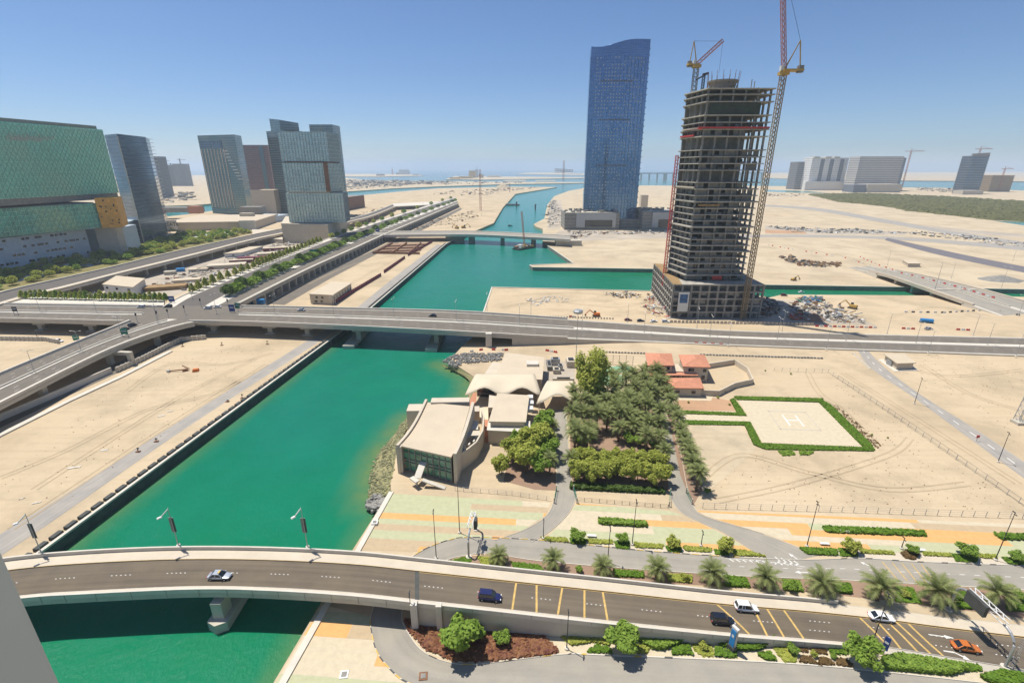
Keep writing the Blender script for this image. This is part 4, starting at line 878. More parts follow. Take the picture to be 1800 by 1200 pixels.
for z in (88, 148, 196):
    for k in range(4, 22):
        s = k / 32 + .06; x = xl + (xr - xl) * s; y = Y0 - 10 * math.sin(math.pi * s) * (1 - .4 * s); mb.obox((x, y - .2, z), (1.5, .5, 2.2))
mb.build('plant_louvres', mat('louvre_tan', (.14, .13, .12), .7), t)
fins(pol, 2, 226, 10.2, .3, .5, edges=range(0, N)).build('mullions', 'f_blue', t)
mb = MB(); a = fr[-1]; [mb.obox((a[0] + .6, a[1] + 4, z), (1.2, 6, 1.4)) for z in range(20, 240, 8)]; mb.build('side_balconies', 'conc_d', t)
for (x0, x1, yt, yb, lab) in ((992, 1088, 374, 405, 'grey podium block with a white frame at the left foot of the blue skyscraper'), (1128, 1196, 372, 404, 'grey podium block at the right foot of the blue skyscraper')):
    Y = 718; r_ = rect(x0, yb - 4, Y, x1, yb - 4, Y, 55); t = block('podium_building', lab, r_, hz(yt, Y), 'f_grey_far' if False else 'conc_d', roof='conc', fl=4.4, fl_m='conc')
    a, b = Vector(r_[0]), Vector(r_[1]); f0, f1 = (.21, .93) if x0 == 992 else (.25, 1.0); z = hz(yt, Y)
    p, q = a.lerp(b, f0), a.lerp(b, f1); MB().prism([(p.x, p.y - 1.2), (q.x, q.y - 1.2), (q.x, q.y + 1), (p.x, p.y + 1)], 3.5, z - 1).build('white_frame', 'steel', t)
    p, q = a.lerp(b, f0 + .16), a.lerp(b, f1 - .06); MB().prism([(p.x, p.y - 1.4), (q.x, q.y - 1.4), (q.x, q.y), (p.x, p.y)], 4, z * .58).build('dark_glazing', 'glass_d', t)
    mb = MB(); rr2 = random.Random(x0)
    for k in range(26): p = a.lerp(b, rr2.random()); mb.obox((p.x, p.y + rr2.uniform(3, 48), z + 1.2), (rr2.uniform(2, 6), rr2.uniform(2, 5), rr2.uniform(1.5, 4)), rr2.random())
    mb.build('roof_plant', 'conc_d', t)
Y = 735; r_ = rect(1090, 396, Y, 1128, 396, Y, 20); t = block('podium_building', 'unfinished grey lobby block between the two podiums of the blue skyscraper', r_, hz(386, Y), 'conc_raw', fl=4, fl_m='conc')
block('substation', 'small tan block right behind the blue skyscraper', rect(1127, 352, 1050, 1140, 344, 1050, 14), hz(343, 1050), 'cream')

# ---------------------------------------------------------------- unfinished concrete tower
TX0, TX1, TY0, TY1 = 105.5, 140.3, 290.0, 350.0
foot = [(TX0, TY0), (TX1, TY0), (TX1 + 1, TY1 - 8), (TX0 + 12, TY1), (TX0 - 4.5, TY0 + 22)]
M['slab'] = mat('slab_edge_concrete', (.40, .37, .31), .9, var=.25, scale=.3); PZ = 20.0; TZ = hz(157, 290)
t = thing('unfinished_tower', 'bare concrete tower under construction with open floors and a crane on its side', 'tower', (122, 310, 0))
levels = []; z = PZ; k = 0
while z < TZ - 1:
    levels.append(z); z += 6.6 if k in (16, 24) else (7.0 if k == 20 else 3.55); k += 1
NF = len(levels)
for k, z in enumerate(levels + [TZ]):
    out = 1.5 if (k % 4 == 1 and k < 16) else (1.1 if k > 15 else .75); hgt = .75 if out > 1.2 else .5
    MB().prism(grow(foot, out), z, z + hgt).build('floor_slab', 'slab' if k % 3 else 'conc', t)
cols = []; n = len(foot)
for e in range(n):
    a, b = Vector(foot[e]), Vector(foot[(e + 1) % n]); m = max(2, round((b - a).length / 6.4))
    for i in range(m): cols.append(a.lerp(b, i / m))
for c in cols:
    c2 = c + (Vector((122, 318)) - c).normalized() * 1.0; MB().obox((c2.x, c2.y, (PZ + TZ) / 2), (.95, .95, TZ - PZ)).build('column', 'conc_d', t)
MB().prism([(113, 300), (132, 300), (132, 338), (113, 338)], 0, TZ + 2).build('core', 'conc_raw', t)
mb = MB(); mb2 = MB(); rr = random.Random(9); edge_in = grow(foot, -1.6)
for k in range(NF - 4):
    zt = (levels + [TZ])[k + 1]; hh = zt - levels[k]
    if hh > 5: continue
    for e in range(n):
        a, b = Vector(edge_in[e]), Vector(edge_in[(e + 1) % n]); m = max(3, round((b - a).length / 3.2))
        for i in range(m):
            q = rr.random(); p0, p1 = a.lerp(b, i / m), a.lerp(b, (i + 1) / m); c = (p0 + p1) / 2; L = (p1 - p0).length; rz = math.atan2((p1 - p0).y, (p1 - p0).x)
            if e == 1 and q < .75: continue
            if q < .5: mb.obox((c.x, c.y, levels[k] + hh / 2), (L * .96, .25, hh), rz)
            elif q < .72: mb.obox((c.x, c.y, levels[k] + .8), (L * .96, .2, 1.2), rz)
            elif q < .80: mb2.obox((c.x, c.y, levels[k] + hh / 2), (L * .7, .25, hh * .7), rz)
mb.build('block_infill', 'conc_raw', t)['kind'] = 'stuff'; mb2.build('window_glazing', 'glass_d', t)['kind'] = 'stuff'
mb = MB(); grn = mat('green_net', (.055, .07, .05), .9, var=.3)
zt = levels[24]; a, b = Vector(foot[0]), Vector(foot[1]); mb.obox(((a.x + b.x) / 2 - 2, a.y - .3, zt + 3.4), ((b - a).length * .8, .25, 5.6)); mb.build('debris_net', grn, t)
for (zi, e, m, s0, s1) in ((22, 0, 'red', -.1, 1.02), (22, 4, 'red', .2, 1.0), (21, 4, 'red', .05, .7), (12, 0, 'wood', .05, .4), (15, 4, 'cream', .0, 1), (NF - 5, 4, 'cream', .1, 1.0)):
    a, b = Vector(foot[e]), Vector(foot[(e + 1) % n]); p, q = a.lerp(b, s0), a.lerp(b, s1); zz = levels[min(zi, NF - 1)] + (1.4 if m == 'wood' else .2)
    nr = Vector(((b - a).y, -(b - a).x)).normalized() * 1.5; mb = MB(); mb.add([(p.x, p.y, zz), (q.x, q.y, zz), (q.x + nr.x, q.y + nr.y, zz + .9), (p.x + nr.x, p.y + nr.y, zz + .9)], [(0, 1, 2, 3)]); mb.bar((p.x + nr.x, p.y + nr.y, zz + .9), (q.x + nr.x, q.y + nr.y, zz + .9), .5, .8); mb.build('debris_screen', M[m], t)
a = Vector(foot[4]); mb = MB(); mb.truss((a.x - 1.8, a.y - 1, 12), (a.x - 1.8, a.y - 1, 92), 1.5, .22, 40); mb.build('hoist_mast', 'red', t)
MB().lathe([(7, 0), (7, 6.5), (6.4, 6.6)], (122, 314, TZ), 20).build('round_core', 'conc_d', t)
MB().lathe([(8.0, 6.2), (8.6, 6.9), (8.6, 7.4), (7.6, 7.5)], (122, 314, TZ), 20).build('core_formwork', 'conc_raw', t); mb = MB(); [mb.bar((122 + 8.4 * math.cos(q), 314 + 8.4 * math.sin(q), TZ + 3), (122 + 8.4 * math.cos(q + .2), 314 + 8.4 * math.sin(q + .2), TZ + 7.4), .25) for q in [i * math.pi / 12 for i in range(24)]]; mb.build('formwork_props', 'wood', t)
mb = MB(); [mb.bar((122 + 8.6 * math.cos(q), 314 + 8.6 * math.sin(q), TZ + 7), (122 + 9 * math.cos(q), 314 + 9 * math.sin(q), TZ + 12), .16) for q in [i * math.pi / 8 for i in range(16)]]; mb.build('starter_bars', 'rust', t)
mb = MB(); mb.truss((112, 318, TZ), (112, 318, TZ + 12), 1.3, .22, 8); mb.bar((112, 318, TZ + 11), (106, 313, TZ + 8), .7); mb.bar((112, 318, TZ + 11.5), (115, 320, TZ + 12.5), 1.2); mb.build('placing_boom', 'dark', t)
mb = MB(); mb.obox((125, 300, TZ + .7), (24, .3, 1.4)); mb.obox((137, 310, TZ + .7), (.3, 20, 1.4)); mb.build('edge_net', mat('edge_green', (.05, .24, .15), .8), t)
mb = MB(); [mb.bar((x, y, TZ), (x, y, TZ + rr.uniform(2, 5)), .35) for x, y in ((132, 295), (136, 298), (138, 305), (129, 292), (110, 296))]; mb.build('starter_columns', 'conc_d', t)
# podium
pf = [(95, 279), (148.5, 278), (150, 332), (101.8, 345)]
for k in range(5):
    z = 4.2 * k + (0 if k == 0 else -.2); MB().prism(pf if k < 4 else pf, z + 3.2, z + 3.9).build('podium_slab', 'slab', t)
for e in range(4):
    a, b = Vector(pf[e]), Vector(pf[(e + 1) % 4]); m = round((b - a).length / 5.6)
    for i in range(m): c = a.lerp(b, i / m); c = c + (Vector((122, 308)) - c).normalized() * .6; MB().obox((c.x, c.y, 10), (1.1, 1.1, 20.2)).build('podium_column', 'conc_raw', t)
MB().prism(grow(pf, -6), 0, 19.5).build('podium_core', 'conc_raw', t)
mb = MB()
for k in range(4):
    for e in (0, 3):
        a, b = Vector(grow(pf, -.9)[e]), Vector(grow(pf, -.9)[(e + 1) % 4])
        for i in range(16):
            if rr.random() < .42: c = a.lerp(b, (i + .5) / 16); d_ = (b - a) / 16; mb.obox((c.x, c.y, 4.2 * k + 2), (d_.length * .95, .2, rr.choice((1.4, 3.4))), math.atan2(d_.y, d_.x))
mb.build('block_infill', 'conc_raw', t)['kind'] = 'stuff'
mb = MB(); mb.prism([(pf[3][0], pf[3][1]), (95, 279), (100, 279), (112, 340)], 20.3, 20.6); mb.build('timber_deck', 'wood', t)
bb = thing('building_poster', 'white project poster hung on the podium corner of the unfinished tower', 'poster', (99, 277.4, 3)); MB().obox((101.5, 277.6, 10.2), (6.2, .2, 11.5)).build('sheet', 'white', bb); MB().obox((101.5, 277.48, 12.2), (4.6, .1, 5.2)).build('printed_picture', mat('print_blue', (.08, .18, .36), .6, var=.6, scale=.5), bb)
rb = tag(MB().obox((124, 288.4, 22.4), (6, .25, 2.4)).build('red_banner', 'red'), 'small red banner across the lower front of the unfinished tower', 'banner')

# tower cranes
M['mast_brown'] = mat('crane_mast_brown', (.34, .25, .14), .7, var=.2)
def luffing_crane(name, label, base, hmast, w, jib_to, m1, m2, group=None, nseg=None, ctr=(6, 0)):
    t = thing(name, label, 'crane', base); x, y, z = base; MB().truss((x, y, z), (x, y, z + hmast), w, w * .14, nseg or int(hmast / (w * .95))).build('mast', m1, t)
    mb = MB(); mb.obox((x, y, z + hmast + .8), (w * 1.8, w * 1.8, 1.6)); mb.obox((x + ctr[0] / 2, y + ctr[1] / 2, z + hmast + 2), (max(2.5, abs(ctr[0]) + 3), max(2.5, abs(ctr[1]) + 2.5), .9)); mb.build('slewing_deck', m2, t)
    MB().obox((x + ctr[0], y + ctr[1], z + hmast + 2.4), (2.4, 2.4, 3.2)).build('counterweight', 'conc_d' if m1 != 'crane_y' else 'crane_y', t)
    MB().obox((x - 1.8, y - 1, z + hmast + 3), (1.6, 1.6, 2.2)).build('cab', 'white', t)
    j = Vector(jib_to); p = Vector((x, y, z + hmast + 2)); MB().truss(p, j, 1.7, .26, int((j - p).length / 2.4)).build('jib', 'crane_r', t)
    ap = Vector((x + ctr[0] * .7, y + ctr[1] * .7, z + hmast + 15)); mb = MB(); mb.bar(p, ap, .45); mb.bar((x + ctr[0], y + ctr[1], z + hmast + 2), ap, .45); mb.bar(p + Vector((0, 1, 0)), ap, .3); mb.build('a_frame', m2, t)
    mb = MB(); mb.bar(ap, p.lerp(j, .96), .12); mb.bar(j, (j.x, j.y, max(z + 6, j.z - 18)), .1); mb.build('stay_ropes', 'dark', t)
    return t
cb = G(1306, 563); luffing_crane('tower_crane', 'tall yellow crane with upright jib on the right side of the unfinished tower', (137.6, 276.4, 0), hz(133, 277), 2.3, tuple(at(1375, -80, 279)), 'mast_brown', 'crane_y', ctr=(7, -2))
tp = at(1225, 110, 346); luffing_crane('tower_crane', 'red jib tower crane rising behind the left side of the unfinished tower', (tp.x, 346, 60), tp.z - 60 - 3, 2.6, tuple(at(1271, 71, 340)), 'conc_d', 'crane_y', ctr=(-4, 2))

# ---------------------------------------------------------------- far right buildings
M['far_white'] = mat('far_white_render', (.86, .84, .80), .8, var=.04); M['far_grey'] = mat('far_pale_concrete', (.62, .60, .56), .9, var=.1, scale=.05)
def far(name, label, x0, x1, yt, yb, m, dep=60, fl=4, flm='conc_d', roof='conc_d', Y=None, skew=0):
    Y = Y or G(900, yb).y; r_ = rect(x0, (yt + yb) / 2, Y, x1, (yt + yb) / 2, Y + skew, dep); return block(name, label, r_, hz(yt, Y), m, fl=8, th=2.6, fl_m=flm, roof=roof, d=1.0), r_, Y
far('apartment_block', 'dark narrow tower left of the white slab on the far shore', 1400, 1424, 284.5, 327, 'f_dark_far', Y=2100)
t, r_, Y = far('apartment_block', 'white slab block with dark vertical strips on the far shore', 1424, 1487, 277.5, 326, 'f_white_far', flm='far_white', Y=2050)
a, b = Vector(r_[0]), Vector(r_[1]); mb = MB(); [mb.prism([(a.lerp(b, s).x, a.y - 2), (a.lerp(b, s + .1).x, a.y - 2), (a.lerp(b, s + .1).x, a.y + 1), (a.lerp(b, s).x, a.y + 1)], 12, hz(280, Y)) for s in (.24, .50, .78)]; mb.build('dark_strip', 'f_dark_far', t)
[MB().obox((a.lerp(b, s).x, a.y + 10, hz(277.5, Y) + 1.5), (22, 30, 6)).build('roof_plant', 'conc', t) for s in (.1, .42, .66)]
MB().prism(rect(1416, 322, 2030, 1492, 322, 2030, 20), 0, hz(319, 2030)).build('podium', 'white', t)
t, r_, Y = far('apartment_block', 'wide grey slab under construction with striped floors on the far shore', 1506, 1582, 275, 334, 'f_grey_far', flm='far_grey', Y=1950)
MB().prism(rect(1566, 300, 1950, 1588, 300, 2010, 40), 0, hz(277, 1960)).build('side_wing', 'f_dark_far', t); MB().prism(rect(1524, 332, 1850, 1584, 332, 1850, 60), 0, hz(324, 1850)).build('podium', 'conc', t); MB().prism(rect(1500, 332, 1850, 1522, 332, 1850, 60), 0, hz(325, 1850)).build('podium', 'f_dark_far', t)
t, r_, Y = far('high_rise', 'slender blue grey tower with a notched top at the far right', 1700, 1729, 274, 342, 'f_dark', flm='f_dark_far', Y=1750, dep=40)
a, b = Vector(r_[0]), Vector(r_[1]); z = hz(274, Y); mb = MB(); mb.add([(a.x, a.y, z), (b.x, b.y, z), (b.x, b.y, z + 10), (a.x, a.y, z + 7), (a.x, a.y + 6, z), (b.x, b.y + 6, z), (b.x, b.y + 6, z + 10), (a.x, a.y + 6, z + 7)], [(0, 1, 2, 3), (4, 7, 6, 5), (3, 2, 6, 7), (0, 3, 7, 4), (1, 5, 6, 2)]); mb.build('crown', 'conc_d', t); MB().prism(rect(1692, 340, 1700, 1728, 340, 1700, 40), 0, hz(335, 1700)).build('podium', 'conc', t)
far('unfinished_block', 'low brown unfinished block at the far right edge', 1741, 1779, 309, 336, 'f_brown_far', flm='wood', Y=1900, dep=60)
for (px, yb, yt, Y, lab, dx) in ((1584, 335, 266, 1940, 'thin tower crane beside the striped grey slab on the far shore', 22), (1700, 340, 262, 1760, 'thin tower crane beside the notched far tower', 18), (1756, 330, 297, 1900, 'red crane over the low brown block at the far right', 14),
                          (990, 320, 282, 3400, 'tall lattice crane at the port on the horizon', 0), (845, 372, 298, 1050, 'thin crane mast standing on the left bank beyond the low bridge', 0), (896, 344, 322, 1850, 'small crane by the quay at the canal bend', 0)):
    p = at(px, yb, Y); h1 = hz(yt, Y); t = thing('tower_crane', lab, 'crane', (p.x, p.y, 0)); w = 3.2 if Y < 3000 else 9
    MB().truss((p.x, p.y, 0), (p.x, p.y, h1), w, w * .16, 14).build('mast', 'crane_r', t)
    if dx: mb = MB(); mb.truss((p.x - dx, p.y, h1), (p.x + dx * 2.2, p.y, h1 + 1), 2.4, .5, 10); mb.bar((p.x, p.y, h1 + 8), (p.x + dx * 1.8, p.y, h1 + 1), .5); mb.bar((p.x, p.y, h1), (p.x, p.y, h1 + 9), 1.2); mb.build('jib', 'crane_r', t)
    elif Y > 3000: MB().truss((p.x - 60, p.y, h1 * .55), (p.x + 60, p.y, h1 * .5), 14, 2.5, 6).build('cross_girder', 'crane_r', t)
    else: MB().bar((p.x, p.y, h1 * .9), (p.x - 18, p.y, h1 * .6), .5).build('jib', 'crane_r', t)
# port on the horizon
rr = random.Random(4)
for k, (px, yb, w, hp, m) in enumerate(((690, 307.5, 2, 9, 'crane_r'), (700, 307, 8, 3, 'rust'), (710, 307, 18, 8, 'steel'), (668, 309.5, 14, 3, 'rust'), (730, 308.5, 10, 2, 'conc'), (830, 313, 12, 12, 'crane_y'), (838, 312, 5, 13, 'steel'), (818, 314.5, 26, 4, 'crane_y'), (846, 313, 8, 6, 'crane_y'), (800, 315, 20, 3, 'crane_y'), (868, 312, 24, 3, 'cream'), (985, 304.5, 22, 2.6, 'roofc'), (1010, 306.5, 30, 1.6, 'conc'), (905, 318.5, 40, 1.5, 'cream'), (960, 319, 36, 1.5, 'conc'))):
    p = G(px, yb); s = p.y / 850; t = thing('port_structure', '%s pale port structure from the left along the far horizon' % nth(k), 'port building', (p.x, p.y, 0), 'port structures on the horizon')
    mb = MB(); H_ = hp * s * .95; mb.obox((p.x, p.y + w * s / 4, H_ / 2), (w * s, w * s / 2, H_), 0, .85); mb.build('body', M[m], t)
    mb = MB(); [mb.bar((p.x + q * w * s / 4, p.y, H_ * .8), (p.x + q * w * s / 4, p.y, H_ * 1.35), .18 * s) for q in (-1, .3, 1)]; mb.build('mast', 'dark' if m != 'roofc' else 'conc', t)
p0 = at(1120, 309, 3600); p1 = at(1345, 309, 3900); t = thing('causeway_bridge', 'long low causeway bridge on the horizon behind the blue skyscraper', 'bridge', tuple(p0)); z = hz(304.5, 3700); mb = MB(); mb.bar((p0.x, p0.y, z), (p1.x, p1.y, z), 18, 8); mb.build('deck', 'conc', t)
for k in range(17): p = p0.lerp(p1, (k + .5) / 17); MB().obox((p.x, p.y, z / 2 - 2), (10 if k != 3 else 26, 10, z)).build('pier', 'conc', t)
# mangrove wood
poly = [XY(*p) for p in ((1425, 343), (1520, 341.5), (1660, 347), (1830, 358), (1830, 391), (1740, 386), (1655, 377), (1600, 371), (1560, 363), (1480, 355.5))]
def inside(x, y, P):
    c = False; j = len(P) - 1
    for i in range(len(P)):
        if (P[i][1] > y) != (P[j][1] > y) and x < (P[j][0] - P[i][0]) * (y - P[i][1]) / (P[j][1] - P[i][1]) + P[i][0]: c = not c
        j = i
    return c
mb = MB(); xs = [p[0] for p in poly]; ys = [p[1] for p in poly]; k = 0
while k < 6500:
    x, y = rr.uniform(min(xs), max(xs)), rr.uniform(min(ys), max(ys))
    if not inside(x, y, poly): continue
    s = rr.uniform(5, 12); hh = rr.uniform(2, 5); n = 6; q = rr.random()
    ring = [(x + s * math.cos(q + 2 * math.pi * i / n) * rr.uniform(.7, 1.2), y + s * math.sin(q + 2 * math.pi * i / n) * rr.uniform(.7, 1.2), .2) for i in range(n)]; ring2 = [(x + (a[0] - x) * .6, y + (a[1] - y) * .6, hh * rr.uniform(.7, 1.1)) for a in ring]
    mb.add(ring + ring2 + [(x, y, hh * 1.25)], [(i, (i + 1) % n, n + (i + 1) % n, n + i) for i in range(n)] + [(n + i, n + (i + 1) % n, 2 * n) for i in range(n)]); k += 1
tag(mb.build('mangrove_wood', 'mangrove'), 'dark olive mangrove wood on the flat land at the far right', 'mangrove', kind='stuff')
# host tower wall at the lower left
ht = thing('tower_wall', 'plain grey wall of the viewpoint tower at the lower left corner', 'building', (-20, -8, 0)); MB().box(-30, -8, -20, 6.0, 0, 112).build('wall', 'wall_grey', ht)

# ================================================================ LOW BUILDINGS ON THE RIGHT BANK
def px_box(t, nm, m, pxs, z0, z1, **k): return MB().prism([XY(*p) for p in pxs], z0, z1, **k).build(nm, m, t)
# waterside pavilion with a sagging roof (outline of the roof edge measured at roof height)
RZ = 9.0
c0, c1, c2, c3 = G(703, 783, RZ), G(793, 803, RZ), G(826, 718, RZ), G(752, 711, RZ)       # front left, front right, back right, back left
pv = thing('waterside_pavilion', 'cream pavilion with a sagging roof and green glass front beside the canal', 'pavilion', ((c0.x + c2.x) / 2, (c0.y + c2.y) / 2, 0))
def bil(s, t): return (c0.lerp(c1, s)).lerp(c3.lerp(c2, s), t)
n = 10; vs = []; fs = []
for j in range(n + 1):
    for i in range(n + 1):
        p = bil(i / n, j / n); vs.append((p.x, p.y, RZ - 1.6 * math.sin(math.pi * j / n) + .9 * (j / n)))
nv = len(vs); vs += [(v[0], v[1], v[2] - .5) for v in vs]
for j in range(n):
    for i in range(n):
        a = j * (n + 1) + i; fs.append((a, a + 1, a + n + 2, a + n + 1)); fs.append((nv + a, nv + a + n + 1, nv + a + n + 2, nv + a + 1))
for i in range(n):
    for (a, b) in ((i, i + 1), ((i + 1) * (n + 1) - 1, (i + 2) * (n + 1) - 1), (n * (n + 1) + i + 1, n * (n + 1) + i), ((i + 1) * (n + 1), i * (n + 1))): fs.append((b, a, nv + a, nv + b))
mb = MB(); mb.add(vs, fs); mb.build('roof', 'roofc', pv)
def side(e0, e1, th, up, nm, f=lambda s: 0):
    mb = MB(); N = 10
    for k in range(N):
        p, q = e0.lerp(e1, k / N), e0.lerp(e1, (k + 1) / N); za = RZ - 1.6 * math.sin(math.pi * k / N) + .9 * k / N; zb = RZ - 1.6 * math.sin(math.pi * (k + 1) / N) + .9 * (k + 1) / N
        d = (q - p).normalized(); r = Vector((-d.y, d.x, 0)) * th; vs = []
        for (w, z) in ((p, za), (q, zb)): vs += [(w.x - r.x, w.y - r.y, -1), (w.x + r.x, w.y + r.y, -1), (w.x + r.x, w.y + r.y, z + up), (w.x - r.x, w.y - r.y, z + up)]
        mb.add(vs, [(0, 4, 5, 1), (1, 5, 6, 2), (2, 6, 7, 3), (3, 7, 4, 0), (0, 1, 2, 3), (4, 7, 6, 5)])
    return mb.build(nm, 'cream', pv)
side(c0 + Vector((-.6, -.8, 0)), c3 + Vector((-.6, 1, 0)), .4, .7, 'side_wall'); side(c1 + Vector((1.0, 0, 0)), c2 + Vector((1.0, 1, 0)), .5, 1.1, 'side_wall')
a, b = c0 + Vector((.6, 1.0, 0)), c1 + Vector((-.2, 1.0, 0))
mb = MB(); mb.add([(a.x, a.y, .2), (b.x, b.y, .2), (b.x, b.y, RZ - .6), (a.x, a.y, RZ - .6)], [(0, 1, 2, 3)]); mb.build('green_glazing', 'glass_g', pv)
mb = MB()
for k in range(9): p = a.lerp(b, k / 8); mb.obox((p.x, p.y - .15, RZ / 2 - .3), (.25, .25, RZ - .6))
for z in (.5, 3.2, 4.2, 6.6): mb.bar((a.x, a.y - .15, z), (b.x, b.y - .15, z), .22)
mb.build('glazing_bars', 'conc_d', pv)
mb = MB(); [mb.bar((a.x + (b.x - a.x) * s0, a.y - .1, z), (a.x + (b.x - a.x) * s1, a.y - .1, z), .2, .9) for s0, s1, z in ((0, .38, 3.7), (.52, 1, 4.4), (.0, .3, 1.4), (.7, 1, 1.6))]; mb.build('spandrel_panel', 'brick', pv)
MB().bar((a.x - .9, a.y - .9, -1), (a.x - .9, a.y - .9, RZ), 1.6).build('pier', 'cream', pv)
m0 = a.lerp(b, .42); mb = MB(); mb.bar((m0.x, m0.y - .3, 4.6), (m0.x - 1.0, m0.y - 5.0, 2.4), 2.0, .3); mb.bar((m0.x - 1.2, m0.y - 5.0, 2.3), (m0.x - 2.2, m0.y - 6, 2.3), 3, .4); mb.bar((m0.x + .5, m0.y - 5.4, 2.2), (m0.x + 7, m0.y - 6.4, .1), 1.3, .3); mb.bar((m0.x - 1.2, m0.y - 5.2, -.2), (m0.x - 1.2, m0.y - 5.2, 2.3), .5); mb.build('outside_stair', 'conc_l', pv)
back = bil(.25, 1.0); MB().obox((back.x + 4, back.y + 1.6, RZ / 2 + .7), (13, 3.4, RZ + 1.4), .03).build('rear_bay', 'cream', pv); MB().obox((c3.x - 4.2, c3.y - 1, 4), (5, 5, 9), .03).build('rear_bay', 'cream', pv)
# curved side wing with stepped panels
cw = [G(806, 830), G(824, 818), G(838, 806), G(849, 785), G(851, 760), G(848, 748)]
mb = MB(); N = len(cw)
for i in range(N - 1): mb.bar(cw[i] + Vector((0, 0, 3.0)), cw[i + 1] + Vector((0, 0, 3.0)), .5, 6.2)
mb.build('curved_wall', 'cream', pv)
for k, (px, py, w, d_, hh) in enumerate(((824, 770, 6.5, 6, 5), (826, 738, 7, 4, 4.5), (806, 806, 4.5, 7, 6.5), (823, 790, 8, 3, 6.0))): p = G(px, py); MB().obox((p.x, p.y, hh / 2), (w, d_, hh), .05).build('side_bay', 'cream' if k != 0 else 'conc_l', pv)
mb = MB(); [mb.bar(cw[0].lerp(cw[2], s) + Vector((-1.3 + s * .4, -.1, 3)), cw[0].lerp(cw[2], s) + Vector((-1.0 + s * .4, 1.2, 3)), .45, 6.3) for s in (0, .25, .5, .75, 1)]; mb.build('buttress_panel', 'conc_l', pv)
p = G(838, 772, 5); mb = MB(); [mb.lathe([(.7, 0), (.8, .5), (.5, .9)], (p.x + dx, p.y + dy, 4.9), 8) for dx, dy in ((0, 0), (.6, 2), (-.6, -2))]; mb.build('roof_vents', 'dark', pv)
# flat roofed club building
cb_ = thing('club_building', 'flat roofed cream club building right of the waterside pavilion', 'building', tuple(G(895, 750)))
R1 = [G(*p, 7).xy[:] for p in ((862, 741), (922, 742), (928, 697), (876, 694))]; MB().prism(R1, -.5, 7).build('wall', 'cream', cb_); MB().prism(grow(R1, .5), 7, 7.4).build('roof', 'roofc', cb_)
R2 = [G(*p, 5).xy[:] for p in ((858, 756), (930, 760), (930, 742), (860, 742))]; MB().prism(R2, -.5, 5).build('front_block', 'cream', cb_); MB().prism(grow(R2, .4), 5, 5.3).build('roof', 'conc_l', cb_)
R3 = [G(*p, 6).xy[:] for p in ((858, 716), (877, 716), (880, 697), (860, 694))]; MB().prism(R3, -.5, 6).build('side_block', 'cream', cb_)
a, b = R2[0], R2[1]; mb = MB(); mb.obox(((a[0] + b[0]) / 2 + 1, a[1] - .3, 2), ((b[0] - a[0]) * .5, .2, 2.6)); mb.obox((R3[0][0] + 1, R3[0][1] - .15, 3), (1.2, .2, 2)); mb.build('window', 'glass_d', cb_)
[MB().obox((p.x, p.y, 5.2), (2, 2.6, 1.4)).build('air_conditioner', 'white', cb_) for p in (G(932, 700, 5), G(933, 710, 5), G(932, 720, 5))]
sheet('brick_path', [(849, 735), (862, 738), (860, 776), (852, 778)], 'brick', .03); sheet('terrace', [(834, 712), (868, 718), (862, 738), (836, 735)], 'tent', .032); sheet('brick_path', [(822, 712), (832, 690), (838, 690), (836, 714)], 'brick', .034)
# rear hall
rh = thing('rear_hall', 'long flat cream roofed hall behind the tent canopies', 'building', tuple(G(915, 640))); R4 = [G(*p, 6).xy[:] for p in ((874, 664), (951, 668), (955, 630), (890, 622))]; MB().prism(R4, -.5, 6).build('wall', 'cream', rh); MB().prism(grow(R4, .5), 6, 6.5).build('roof', 'roofc', rh)
R5 = [G(*p, 4).xy[:] for p in ((848, 662), (874, 664), (890, 638), (866, 636))]; MB().prism(R5, -.5, 4).build('west_wing', 'cream', rh)
p = G(936, 641, 6.5); MB().obox((p.x, p.y, 7.0), (5, 4, 1.2)).build('roof_hatch', 'conc_l', rh)
# tent canopies: fabric saddles over an arched opening
def tent(name, label, xl, xr, yf, yb, z_lo, z_hi, seg):
    t = thing(name, label, 'canopy', tuple(G((xl + xr) / 2, yf))); fl, fr_, bl, br = G(xl, yf, z_lo), G(xr, yf, z_lo), G(xl + 14, yb, z_lo), G(xr - 6, yb, z_lo); N, K = 16, 8; vs = []; fs = []
    for j in range(K + 1):
        for i in range(N + 1):
            s, q = i / N, j / K; p = fl.lerp(fr_, s).lerp(bl.lerp(br, s), q); sc = abs(math.sin(math.pi * s * seg)); sw = math.sin(math.pi * s * seg) ** 2; z = z_lo + (z_hi - z_lo) * (sw * (1 - q) ** 1.5 * .8 + .75 * math.sin(q * math.pi / 2) ** .8 + .25 * math.sin(math.pi * q)); e_ = (1 - q) ** 2; p = p + Vector(((s - .5) * 2.4 * e_, 2.6 * sw * e_ - .8 * e_, 0))
            vs.append((p.x, p.y, z))
    for j in range(K):
        for i in range(N): a = j * (N + 1) + i; fs.append((a, a + 1, a + N + 2, a + N + 1))
    o = MB().add(vs, fs).build('fabric', 'tent', t, smooth=True); sm = o.modifiers.new('thickness', 'SOLIDIFY'); sm.thickness = .08
    mb = MB()
    for k in range(seg + 1): p = fl.lerp(fr_, k / seg); mb.bar((p.x, p.y + .6, -.2), (p.x, p.y + .6, z_lo), .3, n=6); p = bl.lerp(br, k / seg); mb.bar((p.x, p.y, -.2), (p.x, p.y, z_lo + .6), .3, n=6)
    mb.build('mast', 'conc_l', t); return t
t = tent('tent_canopy', 'wide cream fabric canopy with two swags behind the pavilion', 823, 946, 693, 664, 5.2, 7.6, 2)
